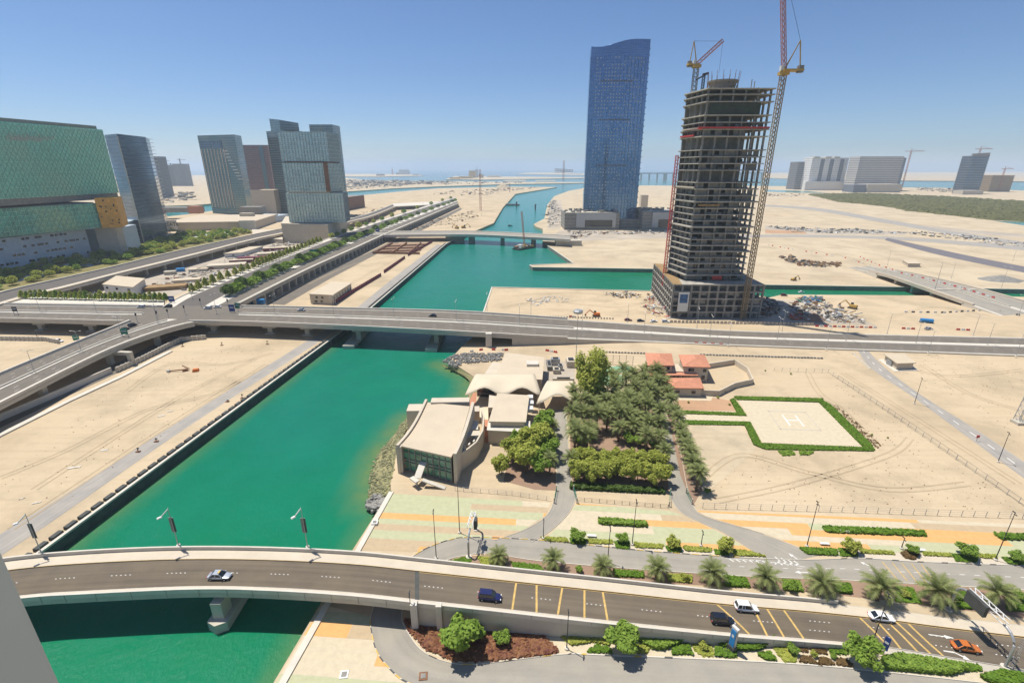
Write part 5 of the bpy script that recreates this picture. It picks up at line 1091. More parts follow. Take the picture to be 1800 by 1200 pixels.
p, q = G(838, 703), G(868, 706); MB().add([(p.x, p.y + 3, .2), (q.x, q.y + 3, .2), (q.x, q.y + 3, 5.4), (p.x, p.y + 3, 5.4)], [(0, 1, 2, 3)]).build('glazing', 'glass_d', t); mb = MB(); [mb.bar((p.x + (q.x - p.x) * s, p.y + 2.9, .2), (p.x + (q.x - p.x) * s, p.y + 2.9, 5.4), .12) for s in [i / 5 for i in range(6)]]; [mb.bar((p.x, p.y + 2.9, z), (q.x, q.y + 2.9, z), .12) for z in (1.8, 3.6)]; mb.build('glazing_bars', 'steel', t)
t = tent('tent_canopy', 'cream arched fabric canopy spanning the western driveway', 948, 1013, 708, 678, 4.0, 7.0, 1)
# boats under the canopy edge
for k, (px, py, m) in enumerate(((838, 661, 'blue'), (834, 668, 'white'))):
    p = G(px, py, -3); t = thing('motor_boat', ['small blue motor boat moored beside the canopy', 'small white motor boat moored nearest the canopy'][k], 'boat', (p.x, p.y, -3)); mb = MB(); mb.prism([(p.x - 1, p.y - 2.4), (p.x + 1, p.y - 2.4), (p.x + 1.1, p.y + .5), (p.x, p.y + 3), (p.x - 1.1, p.y + .5)], -3.2, -2.2); mb.build('hull', 'white', t); MB().obox((p.x, p.y - .4, -1.7), (1.7, 2.2, 1.0), 0, .8).build('cabin', M[m], t)
# villa
def hip_roof(mb, poly, z, h, over=.7):
    g = grow(poly, over); a, b, c, d = [Vector((*p, z)) for p in g]; L1 = (b - a).length; L2 = (d - a).length
    if L1 >= L2: k = L2 / 2 / L1; m1 = (a + d) / 2 + (b - a) * k; m2 = (b + c) / 2 - (b - a) * k
    else: k = L1 / 2 / L2; m1 = (a + b) / 2 + (d - a) * k; m2 = (d + c) / 2 - (d - a) * k
    m1.z = m2.z = z + h
    fs = [(0, 1, 5, 4), (1, 2, 5), (2, 3, 4, 5), (3, 0, 4)] if L1 >= L2 else [(0, 1, 4), (1, 2, 5, 4), (2, 3, 5), (3, 0, 4, 5)]
    mb.add([a, b, c, d, m1, m2], fs); mb.add([a, b, c, d, a - Vector((0, 0, .3)), b - Vector((0, 0, .3)), c - Vector((0, 0, .3)), d - Vector((0, 0, .3))], [(0, 4, 5, 1), (1, 5, 6, 2), (2, 6, 7, 3), (3, 7, 4, 0), (7, 6, 5, 4)]); return mb
vl = thing('villa', 'tan two storey villa with terracotta hipped roofs beside the palm avenue', 'house', tuple(G(1190, 675)))
def villa_block(px4, z, h):
    P = [G(*p, z).xy[:] for p in px4]; P = [P[0], P[1], (P[1][0] + (P[2][0] - P[1][0]), P[2][1]), P[3]]
    MB().prism(P, -.3, z).build('wall', 'cream', vl); r = hip_roof(MB(), P, z, h).build('roof', 'terracotta', vl)
    for i, j in ((0, 1), (1, 2), (2, 3), (3, 0)): pass
    return P
V1 = villa_block(((1141, 641), (1182, 641), (1178, 622), (1137, 621)), 7.2, 1.8); V2 = villa_block(((1203, 643), (1246, 644), (1236, 624), (1196, 624)), 7.0, 1.8); V3 = villa_block(((1178, 680), (1234, 681), (1228, 665), (1170, 665)), 4.0, 1.3)
mid = [(V1[1][0] - .5, V1[1][1] + .5), (V2[0][0] + .5, V2[0][1] + .5), (V2[0][0] + .5, V2[0][1] + 9), (V1[1][0] - .5, V1[1][1] + 9)]; MB().prism(mid, -.3, 4.2).build('link_block', 'cream', vl)
fw = thing
def win(P, s, z, w, h, m='glass_d'):
    a, b = Vector(P[0]), Vector(P[1]); p = a.lerp(b, s); rz = math.atan2((b - a).y, (b - a).x); o = MB().obox((p.x, p.y - .06, z), (w + .3, .16, h + .3), rz).build('window', 'white', vl); MB().obox((p.x, p.y - .12, z), (w, .12, h), rz).build('pane', m, o)
for s in (.22, .82): win(V1, s, 5.6, 1.5, 1.5); win(V1, s, 2.0, 1.5, 1.5)
MB().obox(((V1[0][0] + V1[1][0]) / 2, V1[0][1] - .1, 5.4), (2.4, .3, 2)).build('balcony', 'brick', vl)
win(V2, .3, 5.3, 2.4, 1.5); win(V2, .85, 5.2, 1.5, 1.5); win(V2, .82, 2.0, 1.5, 2.0); win(V3, .25, 1.9, 1.7, 1.4); win(V3, .75, 1.9, 1.7, 1.4)
for s in (.1, .35, .6, .85): win(mid, s, 2.2, .9, 1.6)
q = V1[0]; MB().obox((V1[0][0] + 9, V1[0][1] - 1.6, 3.6), (22, 3, .4)).build('veranda_roof', 'terracotta', vl); mb = MB(); [mb.obox((V1[0][0] + x, V1[0][1] - 3, 1.8), (.4, .4, 3.6)) for x in (1, 5, 9, 13, 17)]; mb.build('veranda_posts', 'cream', vl)
wall_line('garden_wall', 'tan compound wall curving round the yard right of the villa', 'wall', [(1240, 648), (1290, 640), (1313, 655), (1322, 675), (1290, 682), (1262, 696), (1225, 694)], 2.4, .5, 'cream')
sheet('yard_floor', [(1246, 652), (1288, 645), (1308, 660), (1312, 672), (1282, 680), (1256, 690), (1240, 680)], 'sand', .035); sheet('stone_terrace', [(1180, 692), (1255, 694), (1250, 704), (1190, 703)], 'pave2', .04)
# court and plant yard
sheet('tennis_court', [(1055, 644), (1112, 644), (1114, 654), (1056, 654)], 'court', .04); sheet('tennis_court', [(1058, 659), (1098, 659), (1096, 678), (1062, 678)], 'court', .04)
ct = thing('court_fence', 'tall green mesh posts round the tennis court beside the tall tree', 'fence', tuple(G(1080, 665))); mb = MB()
for px, py in ((1055, 640), (1066, 640), (1077, 640), (1088, 640), (1100, 640), (1112, 642), (1077, 672), (1073, 672), (1096, 655), (1060, 655)): p = G(px, py); mb.bar(p, p + Vector((0, 0, 4.5)), .14)
mb.build('post', 'dark', ct); mb = MB(); p, q = G(1055, 640), G(1112, 642); [mb.bar(p + Vector((0, 0, z)), q + Vector((0, 0, z)), .06) for z in (.5, 1.5, 2.5, 3.5, 4.4)]; mb.build('rail', 'dark', ct)
rr = random.Random(21)
for k, (px, py, w, d_, hh, m) in enumerate(((965, 645, 2, 9, 2, 'conc_d'), (976, 640, 4, 3, 3, 'steel'), (978, 655, 3, 3, 2, 'conc'), (1003, 642, 4, 6, 3, 'cream'), (990, 672, 9, 1.5, 2, 'conc'), (985, 650, 2, 2, 2.4, 'steel'))):
    p = G(px, py); t = thing('plant_unit', '%s machine unit in the service yard behind the driveway canopy' % nth(k), 'machinery', (p.x, p.y, 0), 'service yard units'); MB().obox((p.x, p.y, hh / 2), (w, d_, hh)).build('casing', M[m], t); MB().obox((p.x, p.y - .2, hh + .2), (w * .6, d_ * .5, .4)).build('top_grille', 'dark', t)
sheet('service_yard', [(957, 632), (1010, 636), (1010, 676), (955, 672)], 'dirt', .03)
# kiosk on the sand, right
kz = 3.4; K = [G(*p, kz).xy[:] for p in ((1578, 638), (1609, 637), (1590, 622), (1555, 622))]; kk = thing('kiosk_building', 'small cream flat roofed kiosk beside the grey side road', 'building', (K[0][0], K[0][1], 0)); MB().prism(grow(K, -.4), 0, kz - .4).build('wall', 'cream', kk); MB().prism(grow(K, .3), kz - .4, kz).build('roof', 'roofc', kk); MB().obox(((K[0][0] + K[3][0]) / 2 - .2, (K[0][1] + K[3][1]) / 2, 1.3), (.6, 3, 2.2)).build('door', 'steel', kk); MB().prism(grow(K, 1.6), 0, .2).build('plinth', 'conc_l', kk)
K = [G(*p, 3.2).xy[:] for p in ((1597, 463), (1618, 463), (1608, 457), (1587, 457))]; kk = thing('site_cabin', 'tan site cabin on the sand left of the side channel bridge approach', 'cabin', (*K[0], 0)); MB().prism(K, 0, 3).build('wall', 'cream', kk); MB().prism(grow(K, .4), 3, 3.3).build('roof', 'roofc', kk)
# left bank sheds
def shed(label, px4, z, wins, m='cream', name='site_building'):
    P = [G(*p, z).xy[:] for p in px4]; t = thing(name, label, 'building', (*P[0], 0)); MB().prism(P, 0, z).build('wall', m, t); MB().prism(grow(P, .5), z, z + .35).build('roof', 'roofc', t); a, b = Vector(P[0]), Vector(P[1]); rz = math.atan2((b - a).y, (b - a).x)
    for s, zz, w in wins: p = a.lerp(b, s); MB().obox((p.x, p.y - .08, zz), (w, .3, 1.3), rz).build('window', 'glass_d', t)
    return t, P
t, P_ = shed('cream gable roofed site building beside the maroon hoarding on the left bank', ((544, 517), (584, 519), (617, 498), (585, 496)), 6.5, ((.3, 4.6, 1.4), (.55, 4.6, 1.4), (.25, 1.8, 1.8), (.5, 2, 1.4)))
a, b = Vector(P_[1]), Vector(P_[2]); mb = MB()
for k in range(7): p = a.lerp(b, (k + .5) / 7); mb.obox((p.x, p.y, 3.3), (.4, 1.0, 3.4), math.atan2((b - a).y, (b - a).x) - math.pi / 2)
mb.build('side_pilasters', 'conc_d', t)
shed('white two storey site office below the curved garden viaduct', ((181, 500), (233, 505), (254, 490), (205, 485.5)), 7.5, ((.12, 5.4, 2), (.45, 5.4, 2), (.85, 5.4, 2.4), (.8, 2, 2.6)), 'white')
shed('long white shed at the end of the yard beneath the viaduct', ((394, 446), (425, 444), (462, 433), (440, 434)), 4, ((.5, 2, 2),), 'white')
for k, (x, y, w, d_, hh, m) in enumerate(((293, 508, 26, 10, 2.5, 'wood'), (330, 495, 18, 8, 2, 'cream'), (400, 470, 30, 12, 3, 'cream'), (350, 476, 14, 8, 2, 'conc'), (445, 457, 26, 6, 3, 'maroon'), (425, 462, 20, 5, 3, 'maroon'), (318, 477, 6, 4, 2.5, 'blue'), (358, 474, 8, 4, 2, 'blue'), (300, 482, 8, 5, 2.5, 'conc'), (485, 440, 24, 8, 3, 'maroon'), (470, 448, 18, 10, 2, 'cream'))):
    p = G(x, y); t = thing('yard_shed', '%s low store in the builders yard between the two viaducts' % nth(k), 'shed', (p.x, p.y, 0), 'stores in the builders yard'); MB().obox((p.x, p.y, hh / 2), (w, d_, hh), .35).build('body', M[m], t); MB().obox((p.x, p.y, hh + .15), (w + .6, d_ + .6, .3), .35).build('roof', 'roofc' if k % 2 else M[m], t)
p = G(478, 518); t = thing('cargo_container', 'open ended tan cargo container on the sand by the arcade', 'container', (p.x, p.y, 0), rz=1.0); MB().obox((0, 0, 1.6), (11, 3, 2.8)).build('box', 'cream', t, loc=(0, 0, 0)); MB().obox((5.4, 0, 1.6), (.4, 2.6, 2.4)).build('door', 'rust', t, loc=(0, 0, 0))
for k, (x, y) in enumerate(((434, 533), (452, 534))): p = G(x, y, 2.6); t = thing('cargo_container', ['dark blue container at the head of the arcade', 'bright blue container at the head of the arcade'][k], 'container', (p.x, p.y, 0)); MB().obox((0, 0, 4.2), (6 + 4 * k, 2.6, 3)).build('box', ['sign_blue', 'blue'][k], t, loc=(0, 0, 0)); MB().obox((0, 0, 1.35), (6 + 4 * k, 2.8, 2.7)).build('support', 'conc', t, loc=(0, 0, 0))
for k, pts in enumerate((((585, 536), (670, 485)), ((675, 480), (712, 454)), ((717, 450), (760, 426)))): wall_line('hoarding', ['front', 'middle', 'rear'][k] + ' stretch of maroon hoarding along the left bank plot', 'hoarding', pts, 2.6, .25, 'maroon', 4, 'maroon')
# excavation with struts
ex = thing('excavation_shoring', 'brown timber and steel shoring over the excavation by the low bridge', 'shoring', tuple(G(700, 440))); px_box(ex, 'pit_floor', 'bed', ((655, 445), (735, 446), (752, 427), (690, 427)), .0, .06); mb = MB()
for a, b in (((655, 445), (740, 441)), ((665, 440), (745, 436)), ((675, 435), (750, 431)), ((660, 444), (690, 428)), ((690, 445), (715, 428)), ((720, 445), (740, 428))): mb.bar(G(*a) + Vector((0, 0, 1.2)), G(*b) + Vector((0, 0, 1.2)), 1.2)
mb.build('strut', 'rust', ex); MB().bar(G(655, 446) + Vector((0, 0, 1)), G(738, 447) + Vector((0, 0, 1)), .6, 2).build('sheet_piles', 'rust', ex)

# ---------------------------------------------------------------- helipad
HP = ((1298, 703), (1440, 708), (1516, 785), (1340, 778)); hp = sheet('helipad', HP, 'pave2', .06); c = [Vector((*XY(*p), 0)) for p in HP]
def hpt(s, t): return c[0].lerp(c[1], s).lerp(c[3].lerp(c[2], s), t)
def hquad(s0, s1, t0, t1, z, m, nm): P = [hpt(s0, t0), hpt(s1, t0), hpt(s1, t1), hpt(s0, t1)]; return MB().quad(*[(p.x, p.y, z) for p in P]).build(nm, m, hp)
M['helipad_h'] = mat('helipad_letter_paint', (.68, .64, .56), .9); hl = M['helipad_line'] = mat('helipad_line', (.46, .42, .35), .9)
for (a, b, d_, e) in ((.28, .72, .26, .275), (.28, .72, .685, .70), (.28, .288, .26, .70), (.712, .72, .26, .70)): hquad(a, b, d_, e, .075, 'helipad_line', 'touchdown_line')
for (a, b, d_, e) in ((.41, .43, .35, .61), (.56, .58, .35, .61), (.43, .56, .468, .492)): hquad(a, b, d_, e, .08, 'helipad_h', 'helipad_letter')
sheet('helipad_path', [(1190, 726), (1313, 731), (1322, 741), (1195, 738)], 'pave2', .05)
def hedge(label, pts, h, m='hedge', name='hedge', dens=14, z0=0, group=None, leaf=.28, px=True, inner=True, cat='hedge'):
    poly = [XY(*p) for p in pts] if px else pts; rr = random.Random(len(label) * 7 + int(abs(poly[0][0]) * 10)); n = len(poly)
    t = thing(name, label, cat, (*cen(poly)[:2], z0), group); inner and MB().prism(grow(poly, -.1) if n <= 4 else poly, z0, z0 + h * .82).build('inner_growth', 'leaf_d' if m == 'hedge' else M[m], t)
    mb = MB(); xs = [p[0] for p in poly]; ys = [p[1] for p in poly]; A = abs(sum(poly[i][0] * poly[(i + 1) % n][1] - poly[(i + 1) % n][0] * poly[i][1] for i in range(n)) / 2)
    def lf(x, y, z, up):
        s = leaf * rr.uniform(.6, 1.3); a = rr.uniform(0, 6.28); tl = rr.uniform(-.8, .8); ux, uy, uz = math.cos(a) * s, math.sin(a) * s, tl * s * .6; vx, vy, vz = -math.sin(a) * s, math.cos(a) * s, rr.uniform(-.6, .6) * s
        if not up: vx, vy, vz = 0, 0, s
        mb.add([(x - ux - vx, y - uy - vy, z - uz - vz), (x + ux - vx, y + uy - vy, z + uz - vz), (x + ux + vx, y + uy + vy, z + uz + vz), (x - ux + vx, y - uy + vy, z - uz + vz)], [(0, 1, 2, 3)])
    k = 0; N = min(6000, int(A * dens)); tries = 0
    while k < N and tries < N * 12:
        tries += 1; x, y = rr.uniform(min(xs), max(xs)), rr.uniform(min(ys), max(ys))
        if inside(x, y, poly): lf(x, y, z0 + h * rr.uniform(.8, 1.06), True); k += 1
    for i in range(n):
        a, b = poly[i], poly[(i + 1) % n]; L = math.dist(a, b)
        for q in range(int(L * h * dens * .8)): s = rr.random(); lf(a[0] + (b[0] - a[0]) * s + rr.uniform(-.1, .1), a[1] + (b[1] - a[1]) * s + rr.uniform(-.1, .1), z0 + h * rr.uniform(.05, 1), rr.random() < .5)
    mb.build('foliage', M[m], t); return t
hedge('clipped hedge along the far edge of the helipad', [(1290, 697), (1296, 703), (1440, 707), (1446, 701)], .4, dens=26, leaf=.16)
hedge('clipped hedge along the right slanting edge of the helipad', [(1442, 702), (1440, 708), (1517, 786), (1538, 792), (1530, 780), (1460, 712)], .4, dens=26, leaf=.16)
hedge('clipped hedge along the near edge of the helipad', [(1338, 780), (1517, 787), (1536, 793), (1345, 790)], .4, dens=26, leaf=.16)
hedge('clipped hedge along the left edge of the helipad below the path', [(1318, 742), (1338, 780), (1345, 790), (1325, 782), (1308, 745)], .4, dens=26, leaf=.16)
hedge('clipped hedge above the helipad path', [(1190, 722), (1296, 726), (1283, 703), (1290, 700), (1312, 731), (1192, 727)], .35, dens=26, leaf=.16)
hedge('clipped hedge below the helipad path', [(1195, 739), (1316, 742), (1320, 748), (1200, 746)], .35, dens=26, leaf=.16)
for k, pts in enumerate((((1368, 793), (1392, 792), (1398, 799), (1375, 801)), ((1405, 793), (1430, 793), (1424, 799), (1408, 800)))): hedge(['left', 'right'][k] + ' ragged grass tuft below the near helipad hedge', pts, .25, 'leaf', 'grass_patch', cat='grass')
hedge('dry scrub fringe right of the helipad hedge', [(1455, 712), (1530, 778), (1543, 790), (1548, 783), (1520, 755), (1470, 712)], .2, 'brown_leaf', 'scrub', 2.6, leaf=.2, cat='scrub', inner=False)

# ================================================================ TREES AND PALMS
def crown_mesh(lobes, n, leaf, seed, m, name='crown'):
    rr = random.Random(seed); mb = MB(); wts = [l[3] * l[4] + l[4] * l[5] + l[3] * l[5] for l in lobes]
    for k in range(n):
        l = rr.choices(lobes, wts)[0]; u = rr.uniform(-1, 1); a = rr.uniform(0, 6.283); q = math.sqrt(1 - u * u); d = Vector((q * math.cos(a), q * math.sin(a), u)); r = rr.uniform(.62, 1.04) if rr.random() < .8 else rr.uniform(.3, .7)
        if d.z < -.55 and rr.random() < .6: continue
        p = Vector((l[0] + d.x * l[3] * r, l[1] + d.y * l[4] * r, l[2] + d.z * l[5] * r)); nn = (d * .7 + Vector((rr.gauss(0, .5), rr.gauss(0, .5), rr.gauss(.7, .45)))).normalized()
        t = nn.cross(Vector((rr.gauss(0, 1), rr.gauss(0, 1), rr.gauss(0, 1)))).normalized(); b = nn.cross(t); s = leaf * rr.uniform(.55, 1.3)
        mb.add([p - t * s, p - b * s * .6, p + t * s, p + b * s * .6], [(0, 1, 2, 3)])
    return mb
def lobes(R, H, zc, n, seed, sx=1.0):
    rr = random.Random(seed); L = [(0, 0, zc, R * .62 * sx, R * .62, H * .36)]
    for k in range(n): a = 6.283 * k / n + rr.uniform(-.4, .4); q = rr.uniform(.4, .72); L.append((R * q * sx * math.cos(a), R * q * math.sin(a), zc + H * rr.uniform(-.28, .3), R * rr.uniform(.28, .46), R * rr.uniform(.28, .46), H * rr.uniform(.18, .30)))
    return L
def tree_proto(name, R, H, zc, nl, nleaf, leaf, m, seed, trunk_r=.18, label='', cat='tree', sx=1.0):
    t = thing(name, label, cat); mb = MB(); mb.tube([(0, 0, -.2), (.05, 0, zc * .5), (0, .05, zc)], [trunk_r, trunk_r * .75, trunk_r * .45], 7); rr = random.Random(seed)
    for k in range(5): a = 6.283 * k / 5 + rr.random(); mb.tube([(0, 0, zc * rr.uniform(.35, .6)), (R * .3 * math.cos(a), R * .3 * math.sin(a), zc * .9), (R * .6 * math.cos(a), R * .6 * math.sin(a), zc + H * .15)], [trunk_r * .5, trunk_r * .35, trunk_r * .12], 5)
    mb.build('trunk', 'trunk', t, loc=(0, 0, 0)); crown_mesh(lobes(R, H, zc, nl, seed, sx), nleaf, leaf, seed, m).build('crown', M[m], t, loc=(0, 0, 0)); return t
PARK = []
def use(proto, used, loc, rz, label, sc, group):
    if proto not in used: used.add(proto); proto.location = loc; proto.rotation_euler = (0, 0, rz); proto.scale = (sc,) * 3 if isinstance(sc, (int, float)) else sc; proto['label'] = label; proto['group'] = group; return proto
    return dup(proto, loc, rz, label, sc, group)
USED = set()
def palm_proto(seed, th, fr, n):
    rr = random.Random(seed); t = thing('date_palm', '', 'palm tree'); mb = MB(); rings = 7
    mb.tube([(.06 * math.sin(i), 0, -.2 + (th + .2) * i / rings) for i in range(rings + 1)], [.36 - .1 * i / rings + (.05 if i % 2 else 0) for i in range(rings + 1)], 8)
    for k in range(22): a = rr.uniform(0, 6.28); z = th * rr.uniform(.55, 1.0); mb.bar((.2 * math.cos(a), .2 * math.sin(a), z), (.45 * math.cos(a), .45 * math.sin(a), z + .25), .12)
    mb.build('trunk', 'trunk', t, loc=(0, 0, 0)); mb = MB(); top = Vector((0, 0, th))
    for k in range(n):
        a = 2.39996 * k + rr.uniform(-.2, .2); q = k / n; el = math.radians(78 - 92 * q + rr.uniform(-8, 8)); L = fr * rr.uniform(.82, 1.08); dr = Vector((math.cos(a), math.sin(a), 0)); side = Vector((-dr.y, dr.x, 0)); p = top.copy(); e = el; S_ = 9; pts = [p.copy()]
        for s in range(S_): p = p + (dr * math.cos(e) + Vector((0, 0, 1)) * math.sin(e)) * L / S_; e -= math.radians(3.6 + 1.7 * s * (.6 + q * .3)); pts.append(p.copy())
        for s in range(S_):
            w = .07 * (1 - s / S_) + .015; mb.add([pts[s] - side * w, pts[s] + side * w, pts[s + 1] + side * w * .8, pts[s + 1] - side * w * .8], [(0, 1, 2, 3)])
            if s < 1: continue
            f = (pts[s + 1] - pts[s]).normalized(); up = side.cross(f).normalized(); ll = fr * .26 * math.sin(math.pi * min(1, (s + 1.2) / (S_ + 1.6))) + .12
            for h in (0, .5):
                b0 = pts[s].lerp(pts[s + 1], h)
                for sg in (-1, 1):
                    tip = b0 + (side * sg * .80 + f * .62 + up * -.22 + Vector((0, 0, -.12))).normalized() * ll * rr.uniform(.85, 1.15); mb.add([b0 - f * .11, b0 + f * .11, tip], [(0, 1, 2)])
        mb.add([pts[-1] - side * .1, pts[-1] + side * .1, pts[-1] + (pts[-1] - pts[-2]) * .9], [(0, 1, 2)])
    mb.build('crown', 'palm', t, loc=(0, 0, 0)); return t
PALMS = [palm_proto(31, 3.0, 4.2, 30), palm_proto(32, 3.3, 4.0, 28), palm_proto(33, 5.6, 4.1, 30), palm_proto(34, 6.3, 3.9, 28)]
rr = random.Random(77)
for k, (px, py, sc) in enumerate(((876, 990, .80), (972, 1000, .92), (1058, 1008, .82), (1153, 1016, .98), (1250, 1022, 1.0), (1342, 1034, 1.05), (1440, 1044, 1.12), (1541, 1054, 1.25), (1640, 1058, 1.22), (1745, 1062, 1.15))):
    use(PALMS[k % 2], USED, G(px, py), rr.uniform(0, 6), nth(k) + ' date palm from the left in the planted strip above the bridge road', sc * .88, 'palms in the roadside strip')
av = [(1150, 668), (1158, 685), (1163, 700), (1168, 716), (1174, 732), (1180, 748), (1186, 764), (1191, 780), (1196, 796), (1202, 812), (1208, 830), (1215, 850)]
for k, (px, py) in enumerate(av): use(PALMS[2 + k % 2], USED, G(px + 8, py + 12), rr.uniform(0, 6), nth(k) + ' palm from the villa in the avenue right of the eastern drive', rr.uniform(.8, .98), 'palms of the avenue')
for row in range(9):                       # the grove is planted in rows
    py = [790, 772, 755, 740, 726, 713, 700, 688, 676][row]; nc = 9 if row > 1 else 7; k = 0
    for c_ in range(nc):
        px = 1008 + (1160 - row * 1.5 - 1008) * c_ / (nc - 1) + rr.uniform(-4, 4)
        if row == 0 and 2 <= c_ <= 4 or row > 5 and px < 1066 or rr.random() < .1: continue
        use(PALMS[2 + rr.randrange(2)], USED, G(px, py + rr.uniform(-3, 3)), rr.uniform(0, 6), '%s palm from the left in the %s row from the front of the grove' % (nth(k), nth(row)), (rr.uniform(.85, 1.1), rr.uniform(.85, 1.1), rr.uniform(.72, 1.2)), 'palms of the dense grove'); k += 1
for k, (px, py, s) in enumerate(((968, 795, .8), (966, 835, .85), (1002, 828, .8), (1166, 815, .8), (971, 765, .7), (1152, 650, .7), (1135, 660, .7), (1112, 672, .75))): use(PALMS[2 + k % 2], USED, G(px, py), rr.uniform(0, 6), nth(k) + ' single palm standing at the driveway edges outside the grove', s, 'palms at the driveway edges')

T_R = [tree_proto('broadleaf_tree', 3.2, 4.4, 3.6, 9, 2600, .34, 'leaf_y', 41 + i, .16) for i in range(2)]
T_G = [tree_proto('broadleaf_tree', 2.6, 3.4, 2.7, 8, 2200, .30, 'leaf', 51 + i, .14) for i in range(2)]
SHR = [tree_proto('round_shrub', 1.6, 2.0, 1.5, 7, 1300, .19, 'leaf', 61, .08, cat='shrub'), tree_proto('round_shrub', 1.6, 2.0, 1.5, 7, 1300, .19, 'leaf_y', 62, .08, cat='shrub')]
TALL = tree_proto('tall_tree', 4.6, 13.5, 8.0, 14, 5600, .40, 'leaf_y', 71, .32); TALL.name = 'tall_tree'
use(TALL, USED, G(1037, 702), .4, 'tall dense green tree beside the tennis court', (1.5, 1.5, 1.6), 'tall tree')
for k, (px, py, s, q) in enumerate(((955, 772, 1.25, 0), (960, 750, 1.1, 0), (905, 812, 1.1, 1), (925, 832, 1.25, 1), (948, 835, 1.25, 0), (938, 800, 1.3, 1), (965, 810, 1.15, 0), (882, 835, .85, 1), (912, 790, 1.0, 0), (955, 790, 1.2, 1))):
    use((T_R if q else T_G)[k % 2], USED, G(px, py), rr.uniform(0, 6), nth(k) + ' bushy tree in the clump left of the western driveway', (s * 1.15, s * 1.15, s * 1.45), 'trees left of the western driveway')
for k in range(12):
    px = 1012 + k * 13.6; use(T_R[k % 2], USED, G(px + rr.uniform(-3, 3), 838 + rr.uniform(-4, 10) + k * .6), rr.uniform(0, 6), nth(k) + ' tree from the left in the clipped row in front of the palm grove', (rr.uniform(.85, .98), rr.uniform(.85, .98), rr.uniform(1.15, 1.35)), 'row in front of the palm grove')
    use(T_R[(k + 1) % 2], USED, G(px + rr.uniform(-3, 3), 822 + rr.uniform(-3, 5) + k * .5), rr.uniform(0, 6), nth(k) + ' tree from the left in the second row just behind the clipped front row', (.85, .85, 1.25), 'second row before the palm grove')
for k, (px, py, s) in enumerate(((1020, 782, .8), (1040, 775, .7), (1105, 780, .9), (1125, 785, .9), (1148, 790, .7), (1080, 700, .7), (1030, 708, .8))): use(T_G[k % 2], USED, G(px, py), rr.uniform(0, 6), nth(k) + ' small dark tree at the foot of the grove palms', s, 'undergrowth of the grove')
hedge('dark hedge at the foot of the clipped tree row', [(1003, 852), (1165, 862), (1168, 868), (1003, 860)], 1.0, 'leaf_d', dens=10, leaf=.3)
for k, (px, py, s) in enumerate(((1014, 950, .98), (1093, 953, .8), (1183, 962, .9), (1273, 968, 1.1), (1495, 970, 1.05), (1696, 978, 1.1), (1602, 972, .7), (1783, 985, .8))):
    use(SHR[1 if k in (2, 3, 4) else 0], USED, G(px, py), rr.uniform(0, 6), nth(k) + ' round shrub from the left in the strip above the service road', s * 1.35, 'round shrubs above the service road')
for k, (px, py, s) in enumerate(((1018, 1004, .6), (1203, 1018, .7), (1390, 1036, .9), (1590, 1048, .7), (1785, 1052, .9))): use(SHR[k % 2], USED, G(px, py), rr.uniform(0, 6), nth(k) + ' small shrub from the left between the roadside palms', s, 'shrubs between the roadside palms')
for k, (px, py, s, pr, lab) in enumerate(((806, 1143, 1.5, T_G[0], 'big bright green tree in the purple bed under the bridge wall'), (841, 1124, .62, T_G[1], 'small tree touching the big green tree in the purple bed'), (882, 1130, 1.15, SHR[0], 'round shrub alone in the purple bed'),
    (1096, 1146, 1.3, T_G[1], 'spreading green tree in the strip below the bridge road'), (1514, 1168, 1.2, T_G[0], 'large leafy tree covering the hedge near the end of the bridge wall'), (1236, 1140, .62, SHR[1], 'round olive shrub on an oval lawn left of the blue totem'), (1392, 1146, .75, SHR[0], 'pale shrub on an oval lawn right of the blue totem'), (1430, 1152, .5, SHR[1], 'first little shrub left of the large leafy tree'), (1464, 1156, .4, SHR[0], 'second little shrub left of the large leafy tree'))):
    use(pr, USED, G(px, py), rr.uniform(0, 6), lab, s, 'trees below the bridge road')
use(SHR[0], USED, G(1243, 866), 0, 'lone small bush on the sand right of the avenue', .6, 'lone bush'); use(SHR[1], USED, G(1272, 690), 0, 'lone bush beside the villa garden wall', .6, 'lone bush by wall')

# small conical street trees and park trees, built light
def small_proto(name, R, H, n, leaf, m, seed, cone):
    t = thing(name, '', 'tree'); rr = random.Random(seed); mb = MB()
    MB().tube([(0, 0, -.1), (0, 0, H * .5)], [.16, .1], 5).build('trunk', 'trunk', t, loc=(0, 0, 0))
    for k in range(n):
        q = rr.random(); a = rr.uniform(0, 6.28); r = R * ((1 - q) ** .6 if cone else math.sin(math.pi * (q * .85 + .12)) ** .7) * rr.uniform(.5, 1.05); p = Vector((r * math.cos(a), r * math.sin(a), H * (.22 + .78 * q))); d = Vector((rr.gauss(0, 1), rr.gauss(0, 1), rr.gauss(.4, 1))).normalized(); u = d.cross(Vector((rr.gauss(0, 1), 1, rr.gauss(0, 1)))).normalized() * leaf * rr.uniform(.6, 1.2); v = d.cross(u) * .8; mb.add([p - u, p - v, p + u, p + v], [(0, 1, 2, 3)])
    mb.build('crown', M[m], t, loc=(0, 0, 0)); return t
CONE = [small_proto('street_tree', 2.0, 5.2, 420, .42, 'leaf_y', 81, True), small_proto('street_tree', 1.8, 5.0, 420, .42, 'leaf', 82, True)]
BALL = [small_proto('park_tree', 3.4, 6.0, 420, .6, 'leaf_y', 83, False), small_proto('park_tree', 3.6, 5.4, 420, .6, 'leaf', 84, False), small_proto('park_tree', 3.4, 7.0, 380, .6, 'leaf_d', 85, False)]
struct('street_platform', MB().prism([G(20, 512, 8).xy[:], G(290, 522, 8).xy[:], G(288, 536, 8).xy[:], G(-40, 531, 8).xy[:]], 6.5, 7.97), 'conc_l')
